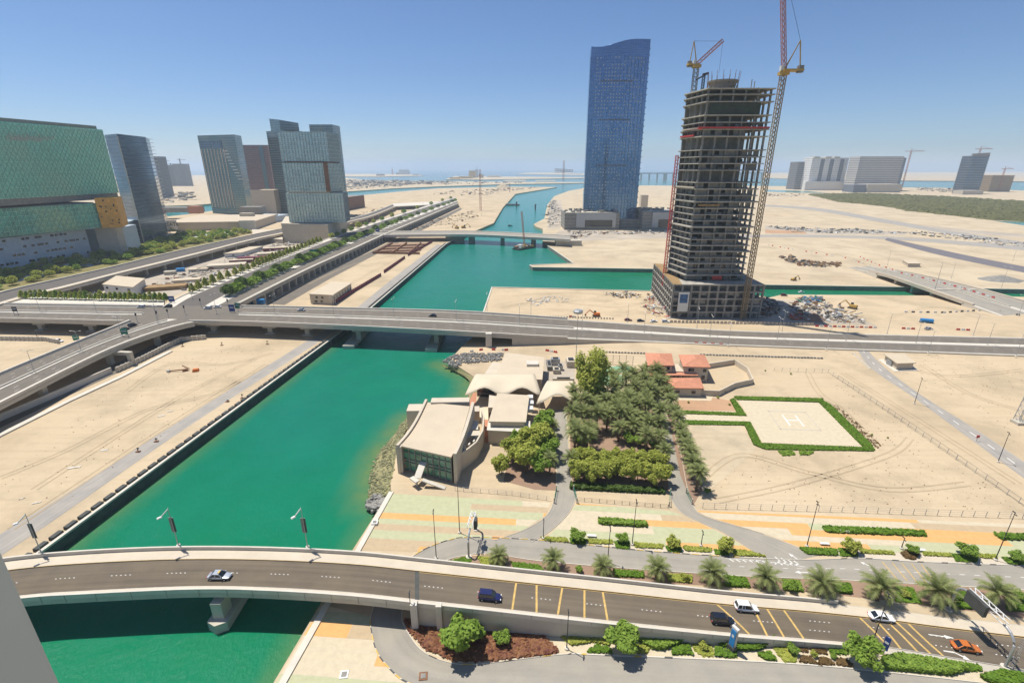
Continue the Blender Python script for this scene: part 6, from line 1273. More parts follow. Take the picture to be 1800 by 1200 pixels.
for k in range(30): px = 40 + k * 8.7; use(CONE[k % 2], USED, G(px, 524.5 + k * .19, 8), rr.uniform(0, 6), nth(k) + ' little clipped tree from the left in the row behind the highway', rr.uniform(.9, 1.2), 'clipped trees behind the highway')
for k in range(28):
    s = k / 27; i = 6 + s * 18; p = BV.pt(i, .06, -.8); use(CONE[0], USED, p, rr.uniform(0, 6), nth(k) + ' street tree from the junction on the left pavement of the boulevard', rr.uniform(1.1, 1.5), 'street trees on the left pavement of the boulevard')
for k in range(56):
    s = k / 55; i = 4.5 + s * 37; p = BV.pt(i, .63, -.8)
    if 12 < i < 13.5 or 25 < i < 25.8: continue
    use(BALL[1 if k % 3 else 2], USED, p, rr.uniform(0, 6), nth(k) + ' leafy tree from the junction along the boulevard median', (rr.uniform(1.2, 1.7), rr.uniform(1.2, 1.7), rr.uniform(.85, 1.2)), 'median trees of the boulevard')
for k in range(14): p = BV.pt(26 + k * 1.15, .08, -.8); use(BALL[k % 2], USED, p, rr.uniform(0, 6), nth(k) + ' far pavement tree beyond the stacked glass tower', rr.uniform(.9, 1.4), 'far pavement trees of the boulevard')
pg = [XY(*p) for p in ((-60, 470), (150, 455), (215, 443), (260, 428), (330, 412), (430, 405), (440, 410), (355, 428), (190, 466), (0, 508), (-60, 522))]; cnt = 0; xs = [p[0] for p in pg]; ys = [p[1] for p in pg]
while cnt < 240:
    x, y = rr.uniform(min(xs), max(xs)), rr.uniform(min(ys), max(ys))
    if not inside(x, y, pg): continue
    use(BALL[rr.choice((0, 0, 0, 1, 1))], USED, (x, y, 0), rr.uniform(0, 6), 'leafy tree in the hospital garden left of the curved viaduct', (rr.uniform(.8, 1.6), rr.uniform(.8, 1.6), rr.uniform(.6, 1.2)), 'trees of the hospital garden'); cnt += 1
for k, pts in enumerate((((0, 470), (60, 468), (65, 472), (0, 474)), ((110, 466), (150, 456), (185, 458), (160, 468)), ((0, 490), (40, 486), (90, 478), (95, 480), (30, 496)), ((200, 446), (240, 440), (300, 425), (305, 428), (240, 444)), ((300, 414), (350, 412), (380, 408), (420, 408), (400, 414), (330, 420)))): sheet('garden_path', pts, 'white', .05)
for k in range(20): p = at(300 + k * 7.5, 408, 700 + k * 3.0); use(BALL[k % 3], USED, (p.x, p.y, 0), rr.uniform(0, 6), nth(k) + ' tree from the left along the foot of the shopping mall', rr.uniform(.7, 1.0), 'trees along the mall')

# ================================================================ PLANTED STRIPS
sheet('planting_strip', [(783, 984), (818, 977), (864, 974), (952, 987), (1146, 1003), (1320, 1014), (1455, 1019), (1560, 1024), (1830, 1040), (1830, 1090), (1665, 1068), (1550, 1054), (1420, 1040), (1270, 1030), (1060, 1020), (880, 1012), (800, 1003)], 'bed', .016)
sheet('planting_strip', [(945, 944), (1150, 959), (1330, 973), (1360, 983), (1150, 968), (960, 949)], 'cream', .028); sheet('planting_strip', [(1408, 962), (1900, 986), (1900, 997), (1613, 986), (1514, 980), (1420, 975)], 'cream', .028)
sheet('planting_strip', [(706, 1086), (718, 1112), (747, 1146), (800, 1165), (862, 1164), (985, 1149), (1060, 1150), (1420, 1167), (1830, 1211), (1830, 1190), (1660, 1166), (1550, 1150), (1420, 1135), (1270, 1125), (1060, 1110), (880, 1100), (740, 1086)], 'pave2', .017)
STR = [  # label tail, outline, height, foliage
 ('purple', [(712, 1090), (745, 1091), (935, 1101), (955, 1118), (983, 1146), (862, 1161), (800, 1161), (752, 1142), (720, 1110)], .35, 'purple_leaf', 10),
]
hedge('purple and rust ground cover bed inside the road loop', STR[0][1], .35, 'purple_leaf', 'flower_bed', 9, leaf=.3, cat='flower bed')
below = [([(974, 1104), (1073, 1108), (1070, 1133), (1040, 1128), (1005, 1134), (985, 1118)], .5, 'leaf_y'), ([(1031, 1146), (1048, 1134), (1072, 1140), (1075, 1147)], .4, 'hedge'), ([(1120, 1148), (1120, 1134), (1141, 1138), (1138, 1147)], .4, 'leaf_y'), ([(1120, 1110), (1220, 1112), (1218, 1124), (1165, 1142), (1145, 1140), (1124, 1128)], 1.1, 'leaf'), ([(1182, 1150), (1183, 1140), (1210, 1133), (1217, 1150)], .5, 'hedge'),
 ([(1216, 1128), (1225, 1122), (1240, 1124), (1252, 1140), (1253, 1153), (1235, 1153), (1220, 1142)], .25, 'leaf_y'), ([(1246, 1117), (1300, 1115), (1358, 1120), (1361, 1130), (1330, 1143), (1292, 1143), (1262, 1133)], .9, 'hedge'), ([(1257, 1153), (1257, 1138), (1292, 1147), (1294, 1155)], .5, 'hedge'), ([(1331, 1150), (1352, 1146), (1365, 1160), (1345, 1159)], .5, 'hedge'), ([(1360, 1140), (1372, 1134), (1392, 1136), (1400, 1152), (1398, 1164), (1378, 1163)], .25, 'leaf_y'),
 ([(1398, 1134), (1420, 1135), (1418, 1146), (1402, 1144)], .25, 'brown_leaf'), ([(1405, 1163), (1408, 1153), (1425, 1155), (1436, 1166)], .3, 'brown_leaf'), ([(1438, 1168), (1441, 1156), (1455, 1157), (1468, 1168)], .3, 'brown_leaf'), ([(1470, 1168), (1473, 1158), (1488, 1160), (1500, 1171)], .3, 'brown_leaf'), ([(1455, 1139), (1484, 1140), (1485, 1150), (1460, 1150)], .4, 'hedge'), ([(1424, 1136), (1450, 1138), (1453, 1149), (1428, 1148)], .25, 'brown_leaf'),
 ([(1548, 1160), (1580, 1152), (1690, 1170), (1698, 1178), (1670, 1186), (1556, 1176)], 1.0, 'leaf'), ([(1695, 1166), (1720, 1170), (1725, 1177), (1700, 1180)], .4, 'hedge'), ([(1722, 1190), (1760, 1180), (1840, 1195), (1840, 1222), (1740, 1200)], .8, 'hedge')]
for k, (pts, h_, m) in enumerate(below): hedge(nth(k) + ' low planting bed from the left in the strip below the bridge road', pts, h_, m, 'planting_bed', 26, leaf=.17, group='beds below the bridge road', cat='flower bed')
med = [([(786, 987), (818, 979), (830, 985), (800, 998)], .2, 'hedge'), ([(838, 978), (880, 982), (888, 1000), (850, 996)], .2, 'leaf_y'), ([(898, 988), (950, 994), (955, 1003), (905, 1000)], .3, 'hedge'), ([(1078, 1002), (1130, 1006), (1132, 1015), (1082, 1013)], .5, 'hedge'), ([(1172, 1010), (1215, 1012), (1216, 1024), (1176, 1021)], .4, 'leaf_y'), ([(1272, 1014), (1310, 1018), (1318, 1032), (1276, 1030)], .7, 'hedge'), ([(1375, 1020), (1405, 1024), (1412, 1040), (1378, 1037)], .6, 'leaf'), ([(1463, 1026), (1493, 1028), (1497, 1044), (1468, 1041)], .7, 'hedge'), ([(1575, 1030), (1605, 1034), (1620, 1060), (1575, 1057)], .2, 'hedge'), ([(1670, 1040), (1710, 1044), (1712, 1058), (1676, 1054)], .7, 'hedge'), ([(1770, 1050), (1830, 1056), (1830, 1078), (1770, 1072)], .3, 'hedge'), ([(1665, 1060), (1712, 1062), (1716, 1070), (1668, 1068)], .6, 'hedge')]
for k, (pts, h_, m) in enumerate(med): hedge(nth(k) + ' green planting patch from the left among the roadside palms', pts, h_, m, 'planting_bed', 26, leaf=.17, group='green patches among the roadside palms', cat='flower bed')
ups = [([(950, 944), (995, 946), (1000, 953), (958, 950)], .35, 'leaf_y'), ([(1002, 946), (1030, 948), (1028, 957), (1004, 955)], .3, 'hedge'), ([(1032, 948), (1076, 950), (1076, 956), (1036, 955)], .35, 'leaf_y'), ([(1080, 952), (1106, 954), (1106, 965), (1084, 963)], .3, 'hedge'), ([(1114, 954), (1166, 958), (1164, 964), (1118, 962)], .35, 'leaf_y'), ([(1170, 960), (1196, 962), (1198, 971), (1174, 969)], .3, 'hedge'), ([(1200, 960), (1250, 964), (1250, 970), (1205, 968)], .35, 'leaf_y'), ([(1255, 966), (1282, 968), (1280, 976), (1258, 974)], .3, 'hedge'), ([(1288, 966), (1320, 970), (1345, 978), (1290, 976)], .4, 'leaf_y'),
 ([(1404, 963), (1470, 966), (1472, 976), (1420, 974)], .45, 'hedge'), ([(1474, 964), (1505, 968), (1508, 978), (1478, 977)], .3, 'hedge'), ([(1512, 966), (1570, 970), (1572, 974), (1514, 972)], .35, 'leaf_y'), ([(1583, 972), (1600, 964), (1615, 974), (1606, 984), (1590, 980)], .3, 'brown_leaf'), ([(1622, 970), (1670, 974), (1672, 978), (1624, 976)], .35, 'leaf_y'), ([(1674, 974), (1718, 978), (1716, 988), (1680, 986)], .3, 'hedge'), ([(1720, 974), (1750, 976), (1752, 982), (1722, 980)], .35, 'leaf_y'), ([(1760, 980), (1830, 984), (1830, 994), (1775, 992)], .35, 'hedge')]
for k, (pts, h_, m) in enumerate(ups): hedge(nth(k) + ' low planting patch from the left along the far side of the service road', pts, h_, m, 'planting_bed', 26, leaf=.17, group='patches along the far side of the service road', cat='flower bed')
hedge('long narrow box hedge on the paving between the two driveways', [(1053, 913), (1135, 920), (1137, 926), (1054, 921)], .9, 'leaf'); hedge('long narrow box hedge with pale edging on the right paving', [(1446, 926), (1622, 934), (1628, 942), (1452, 935)], .5); hedge('short box hedge on the paving at the right edge', [(1746, 938), (1830, 942), (1830, 950), (1760, 948)], .5)

# ================================================================ VEHICLES
def car(label, p, ang, m, suv=False, detail=True, name='parked_car', s=1.0, grade=0):
    t = thing(name, label, 'car', tuple(p), rz=ang); t.rotation_euler = (0, -grade, ang); t.scale = (s,) * 3
    H1, H2 = (.98, 1.72) if suv else (.90, 1.43)
    st = [(-2.32, .70, .45, .72), (-2.2, .84, .33, .90 if not suv else 1.0), (-1.4, .90, .25, H1), (-.2, .91, .25, H1), (.95, .90, .25, H1 - .02), (1.7, .87, .27, H1 - .14), (2.2, .78, .34, .68), (2.36, .60, .42, .56)]
    vs = []; fs = []
    for x, w, zb, zt in st: vs += [(x, -w * .94, zb), (x, -w, zb + (zt - zb) * .35), (x, -w * .97, zb + (zt - zb) * .8), (x, -w * .84, zt), (x, w * .84, zt), (x, w * .97, zb + (zt - zb) * .8), (x, w, zb + (zt - zb) * .35), (x, w * .94, zb)]
    for i in range(len(st) - 1):
        for k in range(8): a, b = i * 8 + k, i * 8 + (k + 1) % 8; fs.append((a, a + 8, b + 8, b))
    fs += [tuple(range(8)), tuple(range(len(vs) - 1, len(vs) - 9, -1))]
    ob = MB().add(vs, fs).build('body', m, t, loc=(0, 0, 0), smooth=True); sm_ = ob.modifiers.new('round', 'SUBSURF'); sm_.levels = 2; sm_.render_levels = 2
    x0, x1, x2, x3 = (-2.15, -1.95, .35, 1.15) if suv else (-1.75, -1.0, .25, 1.1); w0, w1 = .80, .66
    MB().add([(x0, -w0, H1 - .03), (x3, -w0, H1 - .03), (x3, w0, H1 - .03), (x0, w0, H1 - .03), (x1, -w1, H2), (x2, -w1, H2), (x2, w1, H2), (x1, w1, H2)], [(0, 1, 5, 4), (1, 2, 6, 5), (2, 3, 7, 6), (3, 0, 4, 7), (4, 5, 6, 7)]).build('windows', 'glass_d', t, loc=(0, 0, 0))
    mb = MB(); mb.obox(((x1 + x2) / 2, 0, H2 + .02), (x2 - x1 + .06, w1 * 2 + .06, .08), 0, .96)
    for sg in (-1, 1):
        mb.bar((x0, sg * w0, H1 - .03), (x1, sg * w1, H2), .12); mb.bar((x3, sg * w0, H1 - .03), (x2, sg * w1, H2), .08); mb.bar(((x0 + x3) / 2 - .1, sg * w0 * 1.0, H1 - .03), ((x1 + x2) / 2, sg * w1 * 1.0, H2), .09)
        if suv: mb.bar((-1.2, sg * w0, H1 - .03), (-1.2, sg * w1, H2), .14)
    mb.build('roof', m, t, loc=(0, 0, 0))
    if detail:
        for x in (-1.42, 1.42):
            for sg in (-1, 1):
                y = sg * .80; o = MB().bar((x, y - .1, .32), (x, y + .12 * (1 if sg > 0 else 1), .32), .66, n=14).build('wheel', 'rubber', t, loc=(0, 0, 0)); MB().bar((x, y + sg * .1, .32), (x, y + sg * .14, .32), .4, n=10).build('rim', 'steel', o, loc=(0, 0, 0))
        for sg in (-1, 1): MB().obox((2.22, sg * .58, .62), (.16, .34, .14)).build('headlight', 'white', t, loc=(0, 0, 0)); MB().obox((-2.27, sg * .62, .74), (.1, .3, .16)).build('tail_light', 'red', t, loc=(0, 0, 0)); MB().obox((.85, sg * .98, H1 + .05), (.14, .18, .12)).build('mirror', m, t, loc=(0, 0, 0))
    return t
cp = dict(silver=mat('car_silver', (.46, .49, .53), .3, .5, var=.03, spec=.6), navy=mat('car_navy', (.02, .025, .10), .25, .2, var=.03, spec=.7), white=mat('car_white', (.80, .81, .80), .3, 0, var=.02, spec=.6), black=mat('car_black', (.015, .02, .032), .25, .2, var=.03, spec=.7), orange=mat('car_orange', (.55, .16, .03), .3, .1, var=.05, spec=.6), red=mat('car_dark_red', (.18, .05, .045), .3, .1, var=.05))
def nb_car(label, px, py, m, suv=False):
    i, t, p = on_road(px, py, NB, -.35); q = NB.pt(i + .1, t) - NB.pt(i - .1, t); p.z -= .64; return car(label, p, math.atan2(q.y, q.x), cp[m], suv, name='moving_car', grade=math.atan2(q.z, q.xy.length))
nb_car('silver taxi sedan with a yellow roof sign driving over the curved bridge', 384, 1011, 'silver')
nb_car('dark blue hatchback driving just before the first yellow rumble bars', 861, 1047, 'navy', True); nb_car('black sport utility car beside the blue totem', 1272, 1089, 'black', True)
nb_car('white sport utility car in the far lane opposite the blue totem', 1312, 1066, 'white', True); nb_car('white sedan among the slanted yellow bars', 1547, 1083, 'white'); nb_car('orange sedan under the sign gantry', 1699, 1136, 'orange')
i, t_, p = on_road(384, 1011, NB, -1); tx = [o for o in bpy.data.objects if o.get('label', '').startswith('silver taxi')][0]; MB().obox((.1, 0, 1.52), (.35, .7, .16)).build('taxi_sign', 'kerb_y', tx, loc=(0, 0, 0))
def mr_car(label, px, py, R, m, suv, flip=False):
    i, t, p = on_road(px, py, R, -.4); q = R.pt(min(i + .3, R.n - 1), t) - R.pt(max(0, i - .3), t); p.z -= .58; car(label, p, math.atan2(q.y, q.x) + (math.pi if flip else 0), cp[m], suv, True, 'moving_car')
mr_car('grey sedan on the highway left of the canal', 528, 544, MR, 'silver', False, True); mr_car('black car on the highway over the canal', 757, 554, MR, 'black', False, True)
mr_car('white van waiting behind the junction', 249, 540.5, MR, 'white', True, True); mr_car('black car crossing the junction behind the white van', 294, 537, MR, 'black', True, True); mr_car('white car at the right of the junction', 364, 540, MR, 'white', True, True); mr_car('second white car at the right of the junction', 381, 538, MR, 'white', False, True)
mr_car('leading black car on the elevated road', 234, 571, CR, 'black', True, True); mr_car('following black car on the elevated road', 220, 577, CR, 'black', False, True)
for k, (px, py, m, suv, lab) in enumerate(((1104, 563.5, 'red', False, 'dark red car parked at the kerb in front of the unfinished tower'), (1126, 565, 'black', False, 'black car parked at the kerb in front of the unfinished tower'), (1149, 566, 'white', False, 'first white car parked at the kerb in front of the unfinished tower'), (1170, 566.5, 'white', True, 'white sport utility car parked last in front of the unfinished tower'), (1632, 579, 'silver', False, 'grey car parked near the blue tank on the sand'), (1408, 514.5, 'white', False, 'white car parked on the sand by the side channel'), (1378, 520, 'red', True, 'dark red pickup near the corner of the side channel'), (103, 601, 'white', True, 'white pickup on the sand at far left'), (612, 458, 'white', False, 'white car below the arcade columns'))):
    car(lab, G(px, py), -.08 + .2 * (k % 3), cp[m], suv)
# ---------------------------------------------------------------- construction machines
def digger(label, px, py, m, ang, s=1.0, name='excavator'):
    t = thing(name, label, 'excavator', tuple(G(px, py)), rz=ang); t.scale = (s,) * 3; mb = MB(); [mb.obox((0, y, .45), (4.2, .7, .9), 0, .9) for y in (-1.2, 1.2)]; mb.build('tracks', 'dark', t, loc=(0, 0, 0)); MB().obox((-.4, 0, 1.6), (3.6, 2.7, 1.3), 0, .92).build('body', M[m], t, loc=(0, 0, 0)); MB().obox((.7, -.8, 2.6), (1.4, 1.1, 1.3), 0, .85).build('cab', 'glass_d', t, loc=(0, 0, 0))
    mb = MB(); mb.bar((1.2, .3, 1.8), (4.2, .3, 4.2), .5); mb.bar((4.2, .3, 4.2), (6.6, .3, 1.8), .4); mb.build('boom', M[m], t, loc=(0, 0, 0)); MB().obox((6.7, .3, 1.2), (1.0, 1.2, 1.0), 0, .7).build('bucket', 'rust', t, loc=(0, 0, 0)); return t
digger('orange excavator on the sandy plot before the highway', 1048, 556, 'orange', 3.2, 1.0); digger('yellow excavator right of the scrap heap', 1498, 542, 'crane_y', 2.2, 1.1); digger('small yellow loader on the sand beyond the side channel', 1395, 493, 'crane_y', .3, .9); digger('yellow machine on the far bank above the low bridge', 815, 401, 'crane_y', .4, 1.5); digger('second yellow machine on the far bank above the low bridge', 803, 402, 'crane_y', 2.4, 1.4)
p = G(330, 652); t = thing('boom_lift', 'wrecked orange boom lift lying on the left bank sand', 'machine', tuple(p)); MB().obox((p.x + 3.8, p.y - .2, .6), (2.6, 2, 1.2), .4, .8).build('base', 'orange', t); MB().obox((p.x - 1.0, p.y, .5), (2.4, 1.4, 1.0), .6, .7).build('turret', 'rust', t); mb = MB(); mb.bar((p.x - 1, p.y, .8), (p.x - 7.2, p.y - 1.2, .5), .4); mb.bar((p.x + .4, p.y + .8, .8), (p.x - 3.6, p.y + 2.4, 1.6), .35); mb.build('boom', 'rust', t); MB().obox((p.x - 7.6, p.y - 1.3, .5), (1.2, .9, .9)).build('basket', 'steel', t)
for k, (px, py, w, d_) in enumerate(((128, 823, 5.5, 1.6), (182, 792, 3.2, 1.5), (282, 732, 3, 1.5), (298, 724, 3, 1.4), (62, 885, 2.6, 1.2), (36, 878, 1.4, .6))):
    p = G(px, py); mb = MB(); r_ = random.Random(k); N = 6; w *= .6; d_ *= .6; V = [(p.x + (i / N - .5) * w + r_.uniform(-.2, .2), p.y + (j / 2 - .5) * d_ + i * .12 + r_.uniform(-.15, .15), .04 + r_.uniform(0, .18)) for j in range(3) for i in range(N + 1)]; mb.add(V, [(j * (N + 1) + i, j * (N + 1) + i + 1, (j + 1) * (N + 1) + i + 1, (j + 1) * (N + 1) + i) for j in range(2) for i in range(N)]); tag(mb.build('discarded_sheet', 'conc_l'), nth(k) + ' crumpled white sheet lying on the left bank sand', 'litter', 'litter on the left bank')
for k, (px, py, hh) in enumerate(((243, 794, 1.6), (275, 776, 1.4), (426, 700, 2.0), (400, 706, .8), (65, 592, 2.6), (470, 605, 2.0), (390, 607, 1.8), (321, 609, 1.6))):
    p = G(px, py); t = thing('marker_post', nth(k) + ' weathered marker stand on the left bank plots', 'marker', tuple(p), 'marker stands on the left bank'); MB().obox((p.x, p.y, .15), (1.2, .9, .3)).build('foot', 'rust', t); mb = MB(); mb.bar((p.x, p.y, .2), (p.x, p.y, hh), .16); mb.obox((p.x + .2, p.y, hh * .8), (.7, .12, .4)); mb.build('post', 'dark_panel', t)
# scrap heaps
def heap(label, pts, n, size, mats_, seed, name='scrap_heap', hgt=1.6):
    rr = random.Random(seed); poly = [XY(*p) for p in pts]; t = thing(name, label, 'scrap heap', cen(poly)); parts = {m: MB() for m in mats_}; xs = [p[0] for p in poly]; ys = [p[1] for p in poly]; k = 0
    while k < n:
        x, y = rr.uniform(min(xs), max(xs)), rr.uniform(min(ys), max(ys))
        if not inside(x, y, poly): continue
        s = size * rr.uniform(.3, 1.2); z = hgt * rr.random() ** 2; mb = parts[rr.choice(mats_)]; a = rr.uniform(0, 3.14)
        if rr.random() < .5: mb.bar((x, y, z + .1), (x + math.cos(a) * s * 1.8, y + math.sin(a) * s * 1.2, z + rr.uniform(.1, .9)), s * .14)
        else: mb.obox((x, y, z + s * .15), (s, s * .5, s * .3), a, rr.uniform(.5, 1))
        k += 1
    for m, mb in parts.items():
        if mb.v: mb.build('pieces', m, t)['kind'] = 'stuff'
    return t
heap('large mixed scrap heap right of the unfinished tower', [(1390, 535), (1410, 524), (1440, 524), (1475, 540), (1500, 555), (1530, 568), (1460, 568), (1390, 562)], 420, 2.6, ['conc_d', 'rust', 'steel', 'wood', 'conc', 'dark', 'white'], 3)
heap('blue grey formwork stack at the top of the scrap heap', [(1402, 532), (1408, 523), (1446, 525), (1452, 533)], 110, 2.4, ['steel', 'conc_d', 'blue', 'glass_g'], 4, 'formwork_stack'); heap('orange red scrap pieces beside the tower crane foot', [(1385, 556), (1408, 555), (1410, 563), (1385, 563)], 40, 2.2, ['orange', 'red', 'rust'], 5, 'formwork_stack')
heap('dark rubble heap touching the right side of the tower podium', [(1336, 524), (1362, 528), (1372, 548), (1345, 560), (1338, 556)], 220, 2.4, ['dark', 'conc_d', 'rust', 'conc'], 6); heap('dark timber heap on the sand beyond the side channel', [(1368, 452), (1390, 450), (1400, 458), (1475, 464), (1480, 470), (1405, 468)], 240, 3.4, ['rust', 'conc_raw', 'dark', 'wood'], 7)
heap('small timber heap left of the tower podium', [(1055, 518), (1110, 516), (1130, 522), (1100, 526)], 70, 2.2, ['wood', 'conc_d', 'white', 'dark'], 8); heap('white sacks and boards at the left corner of the podium', [(1140, 515), (1172, 545), (1178, 562), (1150, 556), (1130, 540)], 130, 2.2, ['white', 'conc', 'steel', 'rust', 'red'], 9); heap('pale panels strewn on the sand before the tower', [(920, 525), (985, 520), (1000, 530), (940, 538)], 70, 2.0, ['white', 'conc_l'], 10, 'panel_pile', .2)
heap('building materials on the works strip left of the blue skyscraper', [(962, 400), (985, 398), (985, 372), (975, 350), (966, 355), (960, 385)], 180, 5, ['conc', 'conc_d', 'dark', 'white'], 11); heap('site clutter in front of the skyscraper podiums', [(1000, 422), (1060, 412), (1190, 412), (1190, 406), (1000, 408)], 160, 4, ['conc', 'conc_d', 'dark', 'rust', 'white'], 12); heap('materials spread across the far right plots', [(1345, 398), (1420, 402), (1520, 404), (1600, 410), (1560, 412), (1400, 409)], 220, 5, ['conc_d', 'dark', 'white', 'conc'], 13); heap('materials beyond the low bridge on the left bank', [(700, 398), (790, 380), (830, 372), (850, 378), (800, 394), (740, 404)], 160, 4, ['conc_d', 'dark', 'conc', 'rust', 'wood'], 14); heap('bits of yard clutter between the two viaducts', [(260, 500), (330, 480), (440, 445), (500, 425), (540, 425), (440, 468), (320, 512)], 330, 3.2, ['conc', 'conc_d', 'white', 'rust', 'cream', 'dark'], 15); heap('scattered port clutter on the outer island', [(600, 332), (700, 326), (800, 322), (800, 319.5), (640, 317), (600, 318)], 420, 22, ['conc_d', 'conc', 'cream', 'dark'], 16, hgt=4); heap('rows of dark huts along the far right shore', [(1620, 336), (1690, 340), (1692, 333), (1610, 330)], 140, 10, ['dark', 'conc', 'conc_d', 'cream'], 17, hgt=3); heap('white and dark traffic blocks on the far right roadworks', [(1600, 405), (1700, 414), (1830, 430), (1830, 440), (1700, 424), (1600, 412)], 220, 3.6, ['white', 'dark', 'conc_d'], 18, hgt=.5)
# conical sand piles
for k, (px, py, r, hh, m) in enumerate(((1430, 562, 7, 4, 'bed'), (884, 331, 45, 20, 'sand2'), (1325, 500, 5, 3, 'conc_d'), (1760, 492, 16, 4, 'conc_d'))):
    p = G(px, py); mb = MB(); N = 14; r_ = random.Random(k); ring = [(p.x + r * math.cos(6.283 * i / N) * r_.uniform(.85, 1.1), p.y + r * .7 * math.sin(6.283 * i / N) * r_.uniform(.85, 1.1), .02) for i in range(N)]; mb.add(ring + [(p.x + (q[0] - p.x) * .45, p.y + (q[1] - p.y) * .45, hh * .62 * r_.uniform(.85, 1.1)) for q in ring] + [(p.x, p.y, hh)], [(i, (i + 1) % N, N + (i + 1) % N, N + i) for i in range(N)] + [(N + i, N + (i + 1) % N, 2 * N) for i in range(N)]); tag(mb.build('sand_pile', m), ['brown soil pile in the scrap yard', 'pale sand pile on the point at the canal bend', 'grey pile beside the tower by the side channel', 'dark spoil bank at the right end of the side channel'][k], 'sand pile')
p = G(1628, 567); t = thing('water_tank', 'blue cylindrical tank on a skid on the sand before the highway', 'tank', tuple(p), rz=-.35); MB().bar((-3, 0, 1.4), (3, 0, 1.4), 2.2, n=14).build('tank', 'blue', t, loc=(0, 0, 0)); MB().obox((0, 0, .25), (6.4, 1.8, .5)).build('skid', 'dark', t, loc=(0, 0, 0))
# ---------------------------------------------------------------- rocks
def rocks(label, pts, n, s0, s1, seed, m='rock', zf=lambda x, y: 0.0):
    rr = random.Random(seed); poly = [XY(*p) for p in pts]; xs = [p[0] for p in poly]; ys = [p[1] for p in poly]; mb = MB(); k = 0
    while k < n:
        x, y = rr.uniform(min(xs), max(xs)), rr.uniform(min(ys), max(ys))
        if not inside(x, y, poly): continue
        s = rr.uniform(s0, s1); z = zf(x, y); N = 6; a = rr.random() * 6; r1 = [(x + s * rr.uniform(.6, 1.1) * math.cos(a + 6.283 * i / N), y + s * rr.uniform(.6, 1.1) * math.sin(a + 6.283 * i / N), z - s * .3) for i in range(N)]; r2 = [(x + (q[0] - x) * .7, y + (q[1] - y) * .7, z + s * rr.uniform(.35, .75)) for q in r1]; mb.add(r1 + r2, [(i, (i + 1) % N, N + (i + 1) % N, N + i) for i in range(N)] + [tuple(range(N, 2 * N))]); k += 1
    return tag(mb.build('rock_armour', m), label, 'rocks', kind='stuff')
rocks('grey rock armour tip behind the tent canopies', [(778, 636), (800, 623), (830, 621), (885, 622), (880, 634), (820, 640), (795, 646)], 420, .4, .9, 1, zf=lambda x, y: .3); rocks('dark rocks at the waterline below the promenade corner', [(640, 878), (655, 862), (690, 858), (682, 868), (670, 890), (650, 890)], 130, .4, 1.0, 2, zf=lambda x, y: -1.6)
M['wet_rock'] = mat('wet_rock', (.27, .26, .14), .85, var=.35, scale=.5)
sl = cat_rom([Vector((*XY(*p), .01)) for p in RIGHT_LAND_PX[:11]], 5); wl_ = cat_rom([G(*p, -3) for p in RIGHT_SHORE_PX], 5); mb = MB(); r_ = random.Random(6); NJ = 7; g_ = []
for a_, b_ in zip(sl, wl_): g_.append([a_.lerp(b_, j / (NJ - 1) * 1.15) + Vector((0, 0, (r_.uniform(-.25, .25) if 0 < j < NJ - 1 else 0) - (.6 if j == NJ - 1 else 0))) for j in range(NJ)])
for i in range(len(g_) - 1):
    for j in range(NJ - 1): mb.quad(g_[i][j], g_[i + 1][j], g_[i + 1][j + 1], g_[i][j + 1])
mr_ = MB(); r2_ = MB()
for k in range(1500):
    s = r_.random() ** .8 * 29; i = int(s); q = r_.random() ** .8; a_ = g_[min(i, len(g_) - 1)][0].lerp(g_[min(i + 1, len(g_) - 1)][0], s - i); b_ = wl_[min(i, len(wl_) - 1)].lerp(wl_[min(i + 1, len(wl_) - 1)], s - i); c_ = a_.lerp(b_, q * 1.05); w_ = r_.uniform(.2, .62); N = 6; t0 = r_.random() * 6
    r1 = [(c_.x + w_ * r_.uniform(.6, 1.1) * math.cos(t0 + 6.283 * n_ / N), c_.y + w_ * r_.uniform(.6, 1.1) * math.sin(t0 + 6.283 * n_ / N), c_.z - .2) for n_ in range(N)]; rt = [(c_.x + (v[0] - c_.x) * .65, c_.y + (v[1] - c_.y) * .65, c_.z + w_ * r_.uniform(.3, .7)) for v in r1]
    mr_.add(r1 + rt, [(n_, (n_ + 1) % N, N + (n_ + 1) % N, N + n_) for n_ in range(N)] + [tuple(range(N, 2 * N))])
M['bank'] = sand_mat('shallow_bank', (.30, .27, .13), (.24, .24, .10), (.36, .31, .19)); struct('shore_slope', mb, 'bank'); tag(mr_.build('rock_armour', 'wet_rock'), 'olive stones on the shallow bank beside the pavilion', 'rocks', kind='stuff')
